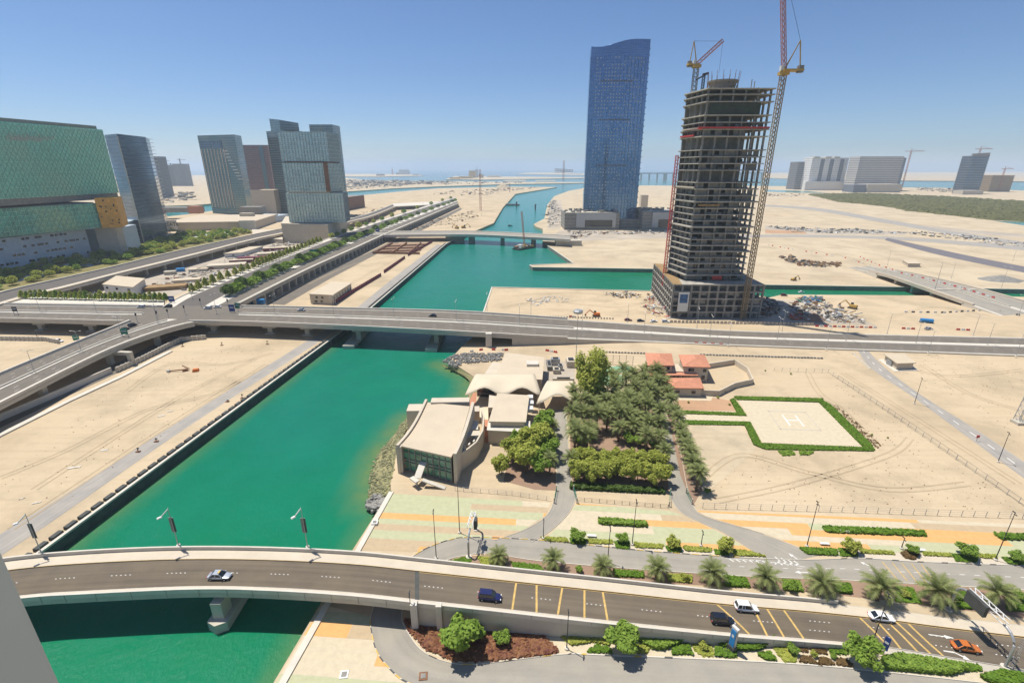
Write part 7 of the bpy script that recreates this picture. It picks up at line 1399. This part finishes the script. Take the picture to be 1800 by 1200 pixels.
# ---------------------------------------------------------------- boats and barges
def barge(label, px, py, L, w, ang, clutter, boom=None, seed=1):
    p = G(px, py, -3); t = thing('work_barge', label, 'barge', (p.x, p.y, -3), rz=ang); MB().add([(-L / 2, -w / 2, -.5), (L / 2 - 3, -w / 2, -.5), (L / 2, 0, -.5), (L / 2 - 3, w / 2, -.5), (-L / 2, w / 2, -.5), (-L / 2, -w / 2, 1.8), (L / 2 - 2.4, -w / 2, 1.8), (L / 2 + .8, 0, 2), (L / 2 - 2.4, w / 2, 1.8), (-L / 2, w / 2, 1.8)], [(0, 1, 6, 5), (1, 2, 7, 6), (2, 3, 8, 7), (3, 4, 9, 8), (4, 0, 5, 9), (5, 6, 7, 8, 9)]).build('hull', 'hull', t, loc=(0, 0, 0)); rr = random.Random(seed); mats_ = ['crane_y', 'white', 'conc_d', 'rust', 'dark']; parts = {m: MB() for m in mats_}
    for k in range(clutter): s = rr.uniform(.8, 2.6); parts[rr.choice(mats_)].obox((rr.uniform(-L * .45, L * .4), rr.uniform(-w * .4, w * .4), 1.8 + s * .4), (s * 1.4, s, s * .8), rr.random() * 3)
    for m, mb in parts.items():
        if mb.v: mb.build('deck_gear', m, t, loc=(0, 0, 0))['kind'] = 'stuff'
    MB().obox((-L * .25, 0, 3.6), (5, w * .5, 3.6)).build('deck_house', 'white', t, loc=(0, 0, 0))
    if boom: c, s_ = math.cos(-ang), math.sin(-ang); dx, dy = boom[0], boom[1]; MB().truss((0, 0, 3), (dx * c - dy * s_, dx * s_ + dy * c, boom[2]), 1.4, .22, 18).build('crane_boom', 'crane_r', t, loc=(0, 0, 0)); MB().obox((0, 0, 3.2), (5, 4, 3)).build('crane_cab', 'crane_y', t, loc=(0, 0, 0))
    return t
P0 = G(922, 437, -3); bt = at(917, 372, P0.y + 10); barge('cluttered dredging barge with a long upright crane boom below the low bridge', 922, 437, 30, 10, .8, 70, (bt.x - P0.x, 10, bt.z + 3)); barge('red and grey barge moored at the far quay', 899, 361, 42, 16, .1, 40, None, 2)
p = G(896, 397, -3); t = thing('work_boat', 'small white boat on the far reach of the canal', 'boat', (p.x, p.y, -3)); MB().prism([(p.x - 3, p.y - 2), (p.x + 3, p.y - 2), (p.x + 4.6, p.y), (p.x + 3, p.y + 2), (p.x - 3, p.y + 2)], -3.3, -2).build('hull', 'dark', t); MB().obox((p.x - .5, p.y, -1.1), (2.6, 2.4, 1.8), 0, .8).build('cabin', 'white', t)
for k, (px, py) in enumerate(((908, 364), (941, 369))): p = G(px, py, -3); t = thing('mooring_dolphin', ['left', 'right'][k] + ' dark mooring pile standing in the far reach of the canal', 'pile', (p.x, p.y, -3)); MB().lathe([(1.6, -2), (1.6, 12)], (p.x, p.y, -3), 10).build('pile', 'dark_panel', t); MB().lathe([(2.2, 0), (2.2, 1.5)], (p.x, p.y, 8.5), 10).build('cap', 'conc', t)

# ================================================================ LAMPS, SIGNS, FENCES, BARRIERS
def lamp(label, base, h, kind='plain', ang=0.0, group=None):
    t = thing('street_lamp', label, 'street lamp', tuple(base), group, rz=ang)
    mb = MB(); mb.tube([(0, 0, -.1), (0, 0, .8), (0, 0, h)], [.15, .11, .06] if h < 22 else [.2, .17, .1], 7); mb.build('pole', 'steel' if kind in ('arm', 'road', 'mast') else 'dark', t, loc=(0, 0, 0)); MB().lathe([(.42, -.05), (.42, .35), (.2, .45)], n=8).build('footing', 'conc_l', t, loc=(0, 0, 0))
    if kind == 'arm':
        mb = MB(); mb.tube([(0, 0, h - .3), (-.5, -.5, h - .9), (-.95, -1.05, h - 1.4)], [.13, .13, .1], 6); mb.build('arm', 'white', t, loc=(0, 0, 0)); MB().obox((-1.2, -1.35, h - 1.5), (.65, .95, .22), -.7, .7).build('lamp_head', 'white', t, loc=(0, 0, 0))
        for sx in (-.32, .32): MB().obox((sx, 0, h * .56), (.42, .05, 3.8)).build('banner', 'dark_panel' if sx > 0 else 'conc_d', t, loc=(0, 0, 0))
        mb = MB(); [mb.bar((-.55, 0, z), (.55, 0, z), .06) for z in (h * .56 - 1.92, h * .56 + 1.92)]; mb.build('banner_bracket', 'steel', t, loc=(0, 0, 0))
    elif kind == 'road':
        mb = MB(); [mb.tube([(0, 0, h - .2), (0, s * .9, h + .3), (0, s * 1.9, h + .35)], .07, 5) for s in (-1, 1)]; mb.build('arm', 'steel', t, loc=(0, 0, 0)); mb = MB(); [mb.obox((0, s * 2.1, h + .32), (.4, .9, .16), 0, .8) for s in (-1, 1)]; mb.build('lamp_head', 'conc_l', t, loc=(0, 0, 0))
    elif kind == 'plain': mb = MB(); mb.obox((0, .25, h - .1), (.22, .7, .14)); mb.obox((0, -.25, h - .5), (.2, .6, .12)); mb.build('lamp_head', 'dark', t, loc=(0, 0, 0))
    elif kind == 'mast': MB().lathe([(.6, 0), (2.0, .4), (2.2, 1.3), (1.6, 1.9)], (0, 0, h - 1.2), 12).build('light_ring', 'steel', t, loc=(0, 0, 0))
    return t
def lamp_px(label, px, py, top, kind='plain', z0=0, ang=0, group=None): b = G(px, py, z0); return lamp(label, b, max(2, hz(top, b.y) - z0), kind, ang, group)
for k, (px, py, top) in enumerate(((72, 970, 902), (314, 959, 892), (541, 962, 891))): lamp_px(['left', 'middle', 'right'][k] + ' curved arm lamp with banners on the far parapet of the curved bridge', px, py, top, 'arm', 6.0, 0, 'banner lamps on the curved bridge')
for k, (px, py, top) in enumerate(((767, 981, 897), (808, 936, 846), (955, 946, 913), (1068, 987, 927), (1111, 957, 879), (1232, 959, 934), (1418, 960, 882), (1584, 964, 945), (1749, 984, 900))): lamp_px(nth(k) + ' slim dark pole from the left along the promenade and service road', px, py, top, 'plain', 0, 0, 'slim poles on the promenade')
for k, (px, py, top, lab) in enumerate(((725, 1103, 1041, 'dark lamp pole in front of the bridge abutment'), (996, 1140, 1074, 'dark lamp pole beside the purple bed'), (1528, 1145, 1043, 'lamp pole at the end of the bridge wall'), (1607, 710, 664, 'upper lamp pole beside the grey side road'), (1754, 812, 760, 'lower lamp pole beside the grey side road'))): lamp_px(lab, px, py, top, 'plain', 0)
lamp_px('tall high mast light with a round head beside the tall tree', 1012, 637, 547, 'mast')
def lamps_on(R, t, dz, us, h, name, grp, ang=0):
    for k, u in enumerate(us): i = R.idx(u); d = R.pt(min(i + .2, R.n - 1), t) - R.pt(max(i - .2, 0), t); lamp('%s %s' % (nth(k), name), R.pt(i, t, dz), h, 'road', math.atan2(d.y, d.x), grp)
lamps_on(MR, .5, -.8, [MR.u[0] + 45 + 34 * k for k in range(18)], 11, 'twin arm lamp from the left in the highway median', 'highway median lamps')
lamps_on(MR, 1.06, -.9, [MR.u[int(MR.near_x(x))] for x in (115, 165, 215, 262)], 11, 'twin arm lamp from the left on the near side of the highway', 'near side highway lamps'); lamps_on(MR, -.05, -.9, [MR.u[int(MR.near_x(x))] for x in (-10, 18, 70, 100, 150, 200, 240)], 11, 'twin arm lamp from the left on the far side of the highway', 'far side highway lamps')
lamps_on(CR, .48, -.8, [14, 34, 56, 80], 9, 'lamp from the junction along the elevated road median', 'elevated road lamps'); lamps_on(BV, .2, -.8, [20 + 60 * k for k in range(12)], 10, 'lamp from the junction along the boulevard', 'boulevard lamps')
for k, (px, py, top) in enumerate(((1556, 480, 441), (1640, 520, 462), (1672, 489, 462), (1760, 506, 470), (1790, 555, 520), (1780, 459, 440))): lamp_px(nth(k) + ' roadworks lamp from the left near the side channel bridge', px, py, top, 'road', 0, .4, 'lamps near the side channel bridge')
# traffic signals at the junction
for k, (px, py) in enumerate(((242, 567), (297, 560), (278, 563), (326, 553), (354, 540), (402, 541))):
    b = G(px, py, 8); t = thing('traffic_light', nth(k) + ' traffic light from the left at the elevated junction', 'traffic light', tuple(b), 'junction traffic lights'); MB().bar(b, b + Vector((0, 0, 4.6)), .16).build('pole', 'steel', t); MB().obox((b.x, b.y, b.z + 4.6), (.6, .5, 1.5)).build('signal_head', 'dark', t)
def sign(label, px, py, z0, h, w, ph, m, name='road_sign', posts=1, ang=0):
    b = G(px, py, z0); t = thing(name, label, 'road sign', tuple(b), rz=ang); mb = MB(); [mb.bar((x, 0, -.1), (x, 0, h), .16) for x in ((0,) if posts == 1 else (-w * .4, w * .4))]; mb.build('post', 'steel', t, loc=(0, 0, 0)); MB().obox((0, -.15, h - ph / 2), (w, .12, ph)).build('panel', m, t, loc=(0, 0, 0)); MB().obox((0, -.23, h - ph * .42), (w * .7, .05, ph * .14)).build('marking', 'white', t, loc=(0, 0, 0)); return t
sign('green road sign below the elevated road at left', 137, 604, 0, 4.5, 3.4, 2.6, 'sign_green', posts=2); sign('green road sign on the elevated road', 221, 592, 8, 4.2, 3.4, 2.8, 'sign_green', posts=2); sign('dark blue road sign right of the junction', 409, 549, 8, 4.6, 3.2, 4.0, 'sign_blue', posts=2); sign('green road sign beside the dark blue sign', 419, 547, 8, 5.0, 2.6, 3.2, 'sign_green'); sign('dark blue sign left of the junction behind the highway', 303, 532, 8, 4.2, 3.6, 3.4, 'sign_blue', posts=2); sign('green sign over the boulevard trees', 552, 452, 8, 7, 6.5, 5.0, 'sign_green', posts=2); sign('dark sign back on the highway at far left', 29, 553, 8, 4.6, 2.8, 2.8, 'dark', posts=2); sign('blue sign far along the boulevard', 664, 410, 8, 6, 5, 4.5, 'sign_blue'); sign('blue parking sign beside the large leafy tree', 1552, 1150, 0, 4.4, .9, 3.0, 'sign_blue', 'information_sign', 1, -1.0)
# blue totem with its board
b = G(1285, 1143); t = thing('advertising_totem', 'tall blue and white advertising totem on the lawn below the bridge road', 'sign', tuple(b), rz=.45); MB().obox((0, 0, .7), (1.0, 1.4, 1.4)).build('plinth', 'dark_panel', t, loc=(0, 0, 0)); MB().obox((0, 0, 3.4), (.5, 1.2, 4.2)).build('case', 'steel', t, loc=(0, 0, 0)); MB().obox((-.3, 0, 3.4), (.1, 1.0, 3.8)).build('poster', 'blue', t, loc=(0, 0, 0)); MB().obox((-.36, 0, 3.9), (.04, .45, .6)).build('emblem', 'white', t, loc=(0, 0, 0)); MB().obox((0, 0, 5.7), (.5, 1.3, .4)).build('cap', 'white', t, loc=(0, 0, 0))
# sign gantries: curved legs, box truss and sign box
def gantry(label, a, b, h, box0, box1, ladder=True):
    a = Vector(a); b = Vector(b); t = thing('sign_gantry', label, 'gantry', tuple((a + b) / 2)); d = (b - a); d.z = 0; L = d.length; d.normalize(); n = Vector((-d.y, d.x, 0)); Z = Vector((0, 0, 1)); r = h * .38
    for p, s in ((a, 1), (b, -1)):
        pts = [p, p + Z * (h - r)] + [p + Z * (h - r + r * math.sin(q)) + d * s * r * (1 - math.cos(q)) for q in [i * math.pi / 12 for i in range(1, 7)]]; MB().tube(pts, .24, 8).build('curved_leg', 'steel', t); MB().lathe([(.7, -.1), (.7, .25)], tuple(p), 8).build('footing', 'conc_l', t)
    p, q = a + d * r * .9 + Z * (h + .3), b - d * r * .9 + Z * (h + .3); mb = MB()
    for o in (n * .55, -n * .55): mb.bar(p + o, q + o, .16); mb.bar(p + o + Z * .9, q + o + Z * .9, .14)
    N = max(4, int((q - p).length / 1.3))
    for i in range(N):
        u, v = p.lerp(q, i / N), p.lerp(q, (i + 1) / N); mb.bar(u + n * .55 + Z * .9, v - n * .55 + Z * .9, .1); mb.bar(u - n * .55 + Z * .9, v + n * .55 + Z * .9, .1) if i % 2 else None; mb.bar(u + n * .55, u + n * .55 + Z * .9, .08); mb.bar(u - n * .55, v - n * .55 + Z * .9, .08)
    mb.build('truss', 'white', t)
    if box1 > box0: u, v = p.lerp(q, box0), p.lerp(q, box1); c = (u + v) / 2 - n * .95 - Z * .35; MB().obox(tuple(c), ((v - u).length, .7, 2.5), math.atan2(d.y, d.x)).build('sign_box', 'dark_panel', t)
    if ladder: mb = MB(); e = b + n * 1.1 - d * .2; mb.bar(e, e + Z * (h - .5), .07); mb.bar(e + d * .6, e + d * .6 + Z * (h - .5), .07); [mb.bar(e + Z * z, e + d * .6 + Z * z, .05) for z in [k * .45 for k in range(int(h / .45))]]; mb.build('ladder', 'steel', t)
    return t
gantry('overhead sign gantry with curved grey legs at the lower right', G(1667, 1071, .1), G(1766, 1172, 0), 7.2, .05, .62); gantry('slim white gantry over the service road left of the roadside palms', G(824, 979), G(837, 931), 6.2, .3, .6, False)
# temporary barriers, alternate red and white
def barriers(label, pts, step, grp, cols=('red', 'white'), w=1.9, h=1.0, skip=0.0, seed=1):
    P = [G(*p) for p in pts]; rr = random.Random(seed); k = 0
    for a, b in zip(P, P[1:]):
        L = (b - a).length; d = (b - a) / L; u = 0
        while u < L:
            if rr.random() >= skip:
                me = BAR[cols[k % len(cols)]]; t = bpy.data.objects.new('traffic_barrier', me); COL.objects.link(t); t.location = a + d * u; t.rotation_euler = (0, 0, math.atan2(d.y, d.x)); t.scale = (w / 1.9, w / 1.9, h); tag(t, '%s %s block %s' % (nth(k), cols[k % len(cols)], label), 'barrier', grp)
            k += 1; u += step
BAR = {}
for m in ('red', 'white', 'dark', 'kerb_b'):
    o = MB().obox((0, 0, .15), (1.9, .6, .3)).obox((0, 0, .6), (1.9, .34, .62), 0, .85).obox((-.5, 0, .98), (.3, .2, .16)).obox((.5, 0, .98), (.3, .2, .16)).build('traffic_barrier', m); BAR[m] = o.data; bpy.data.objects.remove(o)
barriers('from the left before the unfinished tower along the highway', [(1436, 574), (1540, 576.5)], 2.4, 'barriers right of the scrap heap'); barriers('from the left by the blue tank', [(1588, 578), (1612, 579)], 2.4, 'barriers by the blue tank'); barriers('from the left past the blue tank', [(1684, 580), (1706, 581)], 2.4, 'barriers past the blue tank'); barriers('from the left on the sand below the highway', [(1224, 604), (1275, 607)], 2.0, 'barriers below the highway'); barriers('from the left above the rock tip', [(812, 621), (850, 615), (890, 616), (905, 614)], 5, 'barriers above the rock tip', skip=.35); barriers('from the left right of the rock tip', [(962, 617), (978, 620)], 2.2, 'barriers right of the rock tip'); barriers('from the left on the sandy plot edge', [(1003, 557), (1012, 558)], 2.2, 'barriers on the sandy plot'); barriers('along the side channel bridge lane', [(1570, 483), (1640, 500), (1730, 526)], 5, 'barriers on the side channel bridge', h=1.1) if False else None
barriers('from the left along the curved detour before the side channel bridge', [(1592, 549), (1660, 550), (1740, 545), (1830, 562)], 4.4, 'barriers on the detour', ('white', 'kerb_b')); barriers('along the far detour lane', [(1345, 430), (1400, 440), (1480, 452), (1560, 476)], 5.5, 'barriers on the far detour', skip=.3); barriers('along the second far detour lane', [(1512, 452), (1540, 465), (1580, 478)], 5, 'barriers on the second far detour')
for k in range(20): i = 16; p, q = XB.pt(5 + k * .68, .30, -.95), XB.pt(5.2 + k * .68, .30, -.95); d = q - p; t = bpy.data.objects.new('traffic_barrier', BAR['red' if k % 2 else 'white']); COL.objects.link(t); t.location = p; t.rotation_euler = (0, 0, math.atan2(d.y, d.x)); tag(t, nth(k) + ' red or white block from the far end on the side channel bridge', 'barrier', 'barriers on the side channel bridge')
def fence(label, pts, step, h, name='wire_fence', m='steel', lean=0):
    P = [G(*p) for p in pts]; t = thing(name, label, 'fence', tuple(P[0])); mb = MB(); first = None
    for a, b in zip(P, P[1:]):
        L = (b - a).length; d = (b - a) / L; u = 0
        for z in ([h * .3, h * .65, h * .98] if name != 'sand_berm' else []): mb.bar(a + Vector((0, 0, z)), b + Vector((0, 0, z)), .035)
        while u < L:
            p = a + d * u - t.location
            if not first: first = MB().bar((0, 0, -.1), (lean, 0, h), .1).build('post', m, t, loc=p)
            else: child(first.data, 'post', t, p)
            u += step
    mb.build('wires', m, t)
fence('wire fence along the back of the right promenade', [(1235, 893), (1500, 900), (1830, 912)], 3.0, 1.8); fence('wire fence running diagonally across the sand right of the helipad', [(1360, 652), (1455, 655), (1560, 725), (1680, 808), (1840, 918)], 3.4, 1.8, lean=.2); fence('low fence in front of the pavilion lawn', [(800, 862), (900, 870), (968, 880)], 2.4, 1.4); fence('low green fence in front of the clipped tree row', [(1014, 880), (1175, 893)], 2.0, 1.2, m='dark')
for k, (a, b) in enumerate((((978, 862), (974, 884)), ((1008, 862), (1014, 884)), ((1178, 868), (1176, 890)), ((1206, 866), (1216, 886)))):
    p, q = G(*a), G(*b); t = thing('drive_gate', ['left leaf of the western', 'right leaf of the western', 'left leaf of the eastern', 'right leaf of the eastern'][k] + ' driveway gate standing open', 'gate', tuple(p)); mb = MB(); [mb.bar(p + Vector((0, 0, z)), q + Vector((0, 0, z)), .08) for z in (.2, 1.5)]; mb.build('frame', 'sign_green', t); mb = MB(); [mb.bar(p.lerp(q, i / 10) + Vector((0, 0, .2)), p.lerp(q, i / 10) + Vector((0, 0, 1.5)), .05) for i in range(11)]; mb.build('bars', 'sign_green', t); mb = MB(); [mb.bar(v, v + Vector((0, 0, 1.8)), .3) for v in (p, q)]; mb.build('post', 'conc', t)
def blocks_row(label, a, b, step, m, s, name='barrier_row'):
    P, Q = G(*a), G(*b); t = thing(name, label, 'block row', tuple(P)); L = (Q - P).length; d = (Q - P) / L; u = 0; rr = random.Random(int(a[0])); first = None
    while u < L:
        p = P + d * u + Vector((0, rr.uniform(-.15, .15), 0)) - t.location
        if not first: first = MB().obox((0, 0, s[2] / 2), s, 0, .75).build('block', m, t, loc=p)
        else: child(first.data, 'block', t, p, rr.uniform(-.2, .2) + math.atan2(d.y, d.x))
        u += step
blocks_row('row of dark boulders on the sand right of the villa', (1232, 624), (1448, 630.5), 1.5, 'rock', (1.2, .8, .7)); blocks_row('row of dark boulders behind the tennis court', (1050, 619), (1135, 622), 1.5, 'rock', (1.2, .8, .7)); blocks_row('row of concrete blocks along the sandy plot before the highway', (962, 557), (1080, 561), 1.7, 'conc_d', (1.0, .6, .8)); blocks_row('low panel fence in front of the scrap yard', (1180, 567), (1432, 572), 2.2, 'cream', (2.0, .2, 1.6)); blocks_row('stone edging of the side road corner', (1500, 622), (1528, 648), 1.0, 'conc_l', (1.6, .6, .5))
# small things on the paving
for k, (px, py) in enumerate(((605, 1185), (659, 920), (1343 * 0 + 744, 1188))):
    p = G(px, py); t = thing('utility_hatch', ['square grey hatch in the lower promenade', 'square box at the quay edge of the promenade', 'rusty cover on the service road'][k], 'hatch', tuple(p)); MB().obox((p.x, p.y, .08 if k != 1 else .3), (1.5, 1.5, .12 if k != 1 else .6), .1).build('frame', 'white' if k < 2 else 'rust', t); MB().obox((p.x, p.y, .16 if k != 1 else .62), (.9, .9, .06), .1).build('lid', 'conc_d', t)
for k, (px, py) in enumerate(((1040, 943), (1449 + 0, 957), (1484, 935), (1617, 968))): p = G(px, py); t = thing('stone_bench', nth(k) + ' pale stone bench from the left beside the promenade planting', 'bench', tuple(p), 'stone benches', rz=-.08); MB().obox((0, 0, .45), (2.2, .7, .14)).build('seat', 'white', t, loc=(0, 0, 0)); [MB().obox((s * .8, 0, .2), (.25, .6, .4)).build('leg', 'conc_l', t, loc=(0, 0, 0)) for s in (-1, 1)]
p = G(1790, 742); t = thing('lattice_mast', 'short lattice mast standing on the sand at the right edge', 'mast', tuple(p)); MB().truss(p, p + Vector((1.0, 0, hz(696, p.y))), 2.2, .16, 5).build('mast', 'steel', t); MB().obox((p.x - .5, p.y - .8, .5), (4, 3, 1)).build('base', 'conc', t)
p = G(1716, 775); t = thing('road_worker_sign', 'small red sign at the edge of the grey side road', 'road sign', tuple(p)); MB().bar(p, p + Vector((0, 0, 1.8)), .12).build('post', 'steel', t); MB().obox((p.x, p.y - .1, 1.8), (1.0, .1, 1.0)).build('panel', 'red', t)

# ---------------------------------------------------------------- wheel tracks and loose stones on the sand
TR = [[(20, 930), (140, 850), (300, 745), (420, 670)], [(60, 860), (200, 770), (330, 690), (450, 630)], [(0, 840), (120, 790), (260, 720), (380, 690), (470, 640)], [(480, 620), (400, 640), (300, 640), (220, 690)], [(1220, 855), (1300, 800), (1420, 830), (1560, 860), (1700, 850)], [(1260, 880), (1400, 850), (1560, 800), (1600, 770)], [(1470, 660), (1600, 745), (1760, 855), (1830, 905)], [(1482, 656), (1610, 735), (1790, 850)], [(1620, 640), (1700, 690), (1790, 720)], [(1540, 630), (1660, 660), (1800, 650)], [(880, 540), (960, 530), (1080, 540), (1140, 530)], [(900, 520), (1000, 515), (1100, 520)], [(1560, 560), (1640, 540), (1740, 555)], [(1350, 445), (1420, 440), (1500, 455), (1540, 480)], [(1340, 480), (1440, 485), (1540, 490)], [(1020, 450), (1100, 440), (1180, 445)], [(1350, 425), (1450, 430), (1560, 445), (1700, 470)], [(600, 510), (650, 480), (700, 455)], [(540, 500), (620, 465), (690, 450)], [(1420, 655), (1440, 690), (1480, 720), (1540, 780)]]
for pts in TR:
    C = cat_rom([G(*p) for p in pts], 8); mb = MB()
    for off in (-.95, .95):
        L_ = []
        for i, c_ in enumerate(C):
            d = (C[min(i + 1, len(C) - 1)] - C[max(i - 1, 0)]).normalized(); n = Vector((-d.y, d.x, 0)); L_.append((c_ + n * (off - .24), c_ + n * (off + .24)))
        for (a, b), (c_, d) in zip(L_, L_[1:]): mb.quad(*[(v.x, v.y, .045) for v in (a, c_, d, b)])
    struct('tyre_track', mb, 'tyre')
for lab, pts, n in (('loose stones on the left bank plot', [(0, 850), (200, 680), (330, 610), (520, 605), (400, 690), (60, 920)], 260), ('loose stones on the plot right of the helipad', [(1230, 870), (1330, 800), (1540, 800), (1460, 665), (1800, 895), (1500, 895)], 300), ('loose stones beyond the side road', [(1560, 660), (1640, 625), (1800, 640), (1800, 790), (1700, 720)], 200), ('loose stones on the point before the unfinished tower', [(870, 545), (890, 512), (1130, 516), (1150, 550)], 160)): rocks(lab, pts, n, .08, .26, n, 'bed')
for k, (px, py, s) in enumerate(((1345, 652, .3), (1390, 658, .35), (1262, 700, .4), (1210, 708, .35), (1282, 712, .35), (1560, 770, .25), (1532, 765, .3), (1232, 852, .35))): use(SHR[1], USED, G(px, py), k, nth(k) + ' low dry bush from the left on the sand around the helipad', s, 'dry bushes around the helipad')
for k, (pts, n, s) in enumerate((([(210, 345), (340, 338), (345, 352), (290, 358)], 160, 16), ([(606, 334), (720, 327), (860, 322.5), (980, 321.8), (860, 321), (640, 319)], 260, 16), ([(1340, 340), (1420, 341), (1400, 346), (1340, 346)], 90, 6), ([(560, 400), (640, 372), (690, 362), (680, 372), (600, 405)], 160, 4), ([(840, 345), (900, 335), (970, 329.5), (900, 330), (800, 336), (760, 342)], 160, 9))): heap(['dark huts and plots beyond the dark glass tower', 'low port sheds on the far island', 'low scrub and stores left of the mangrove', 'yard goods below the spur viaduct', 'site goods on the long sand spit'][k], pts, n, s, ['conc_d', 'conc', 'cream', 'dark_panel', 'wood'], 30 + k, 'scattered_stores', .6)

# ================================================================ HAZE
hb = MB(); hb.box(-27000, 27000, -300, 26500, -9, 262)
hm = bpy.data.materials.new('haze'); hm.use_nodes = True; nt = hm.node_tree; nt.nodes.clear(); ov = nt.nodes.new('ShaderNodeOutputMaterial'); v = nt.nodes.new('ShaderNodeVolumePrincipled'); v.inputs['Color'].default_value = (.70, .82, .95, 1); v.inputs['Density'].default_value = .00011; v.inputs['Anisotropy'].default_value = .2; nt.links.new(v.outputs[0], ov.inputs['Volume'])
ho = hb.build('haze', hm); ho['kind'] = 'stuff'; ho['label'] = 'thin pale haze over the whole scene'; ho['category'] = 'haze'
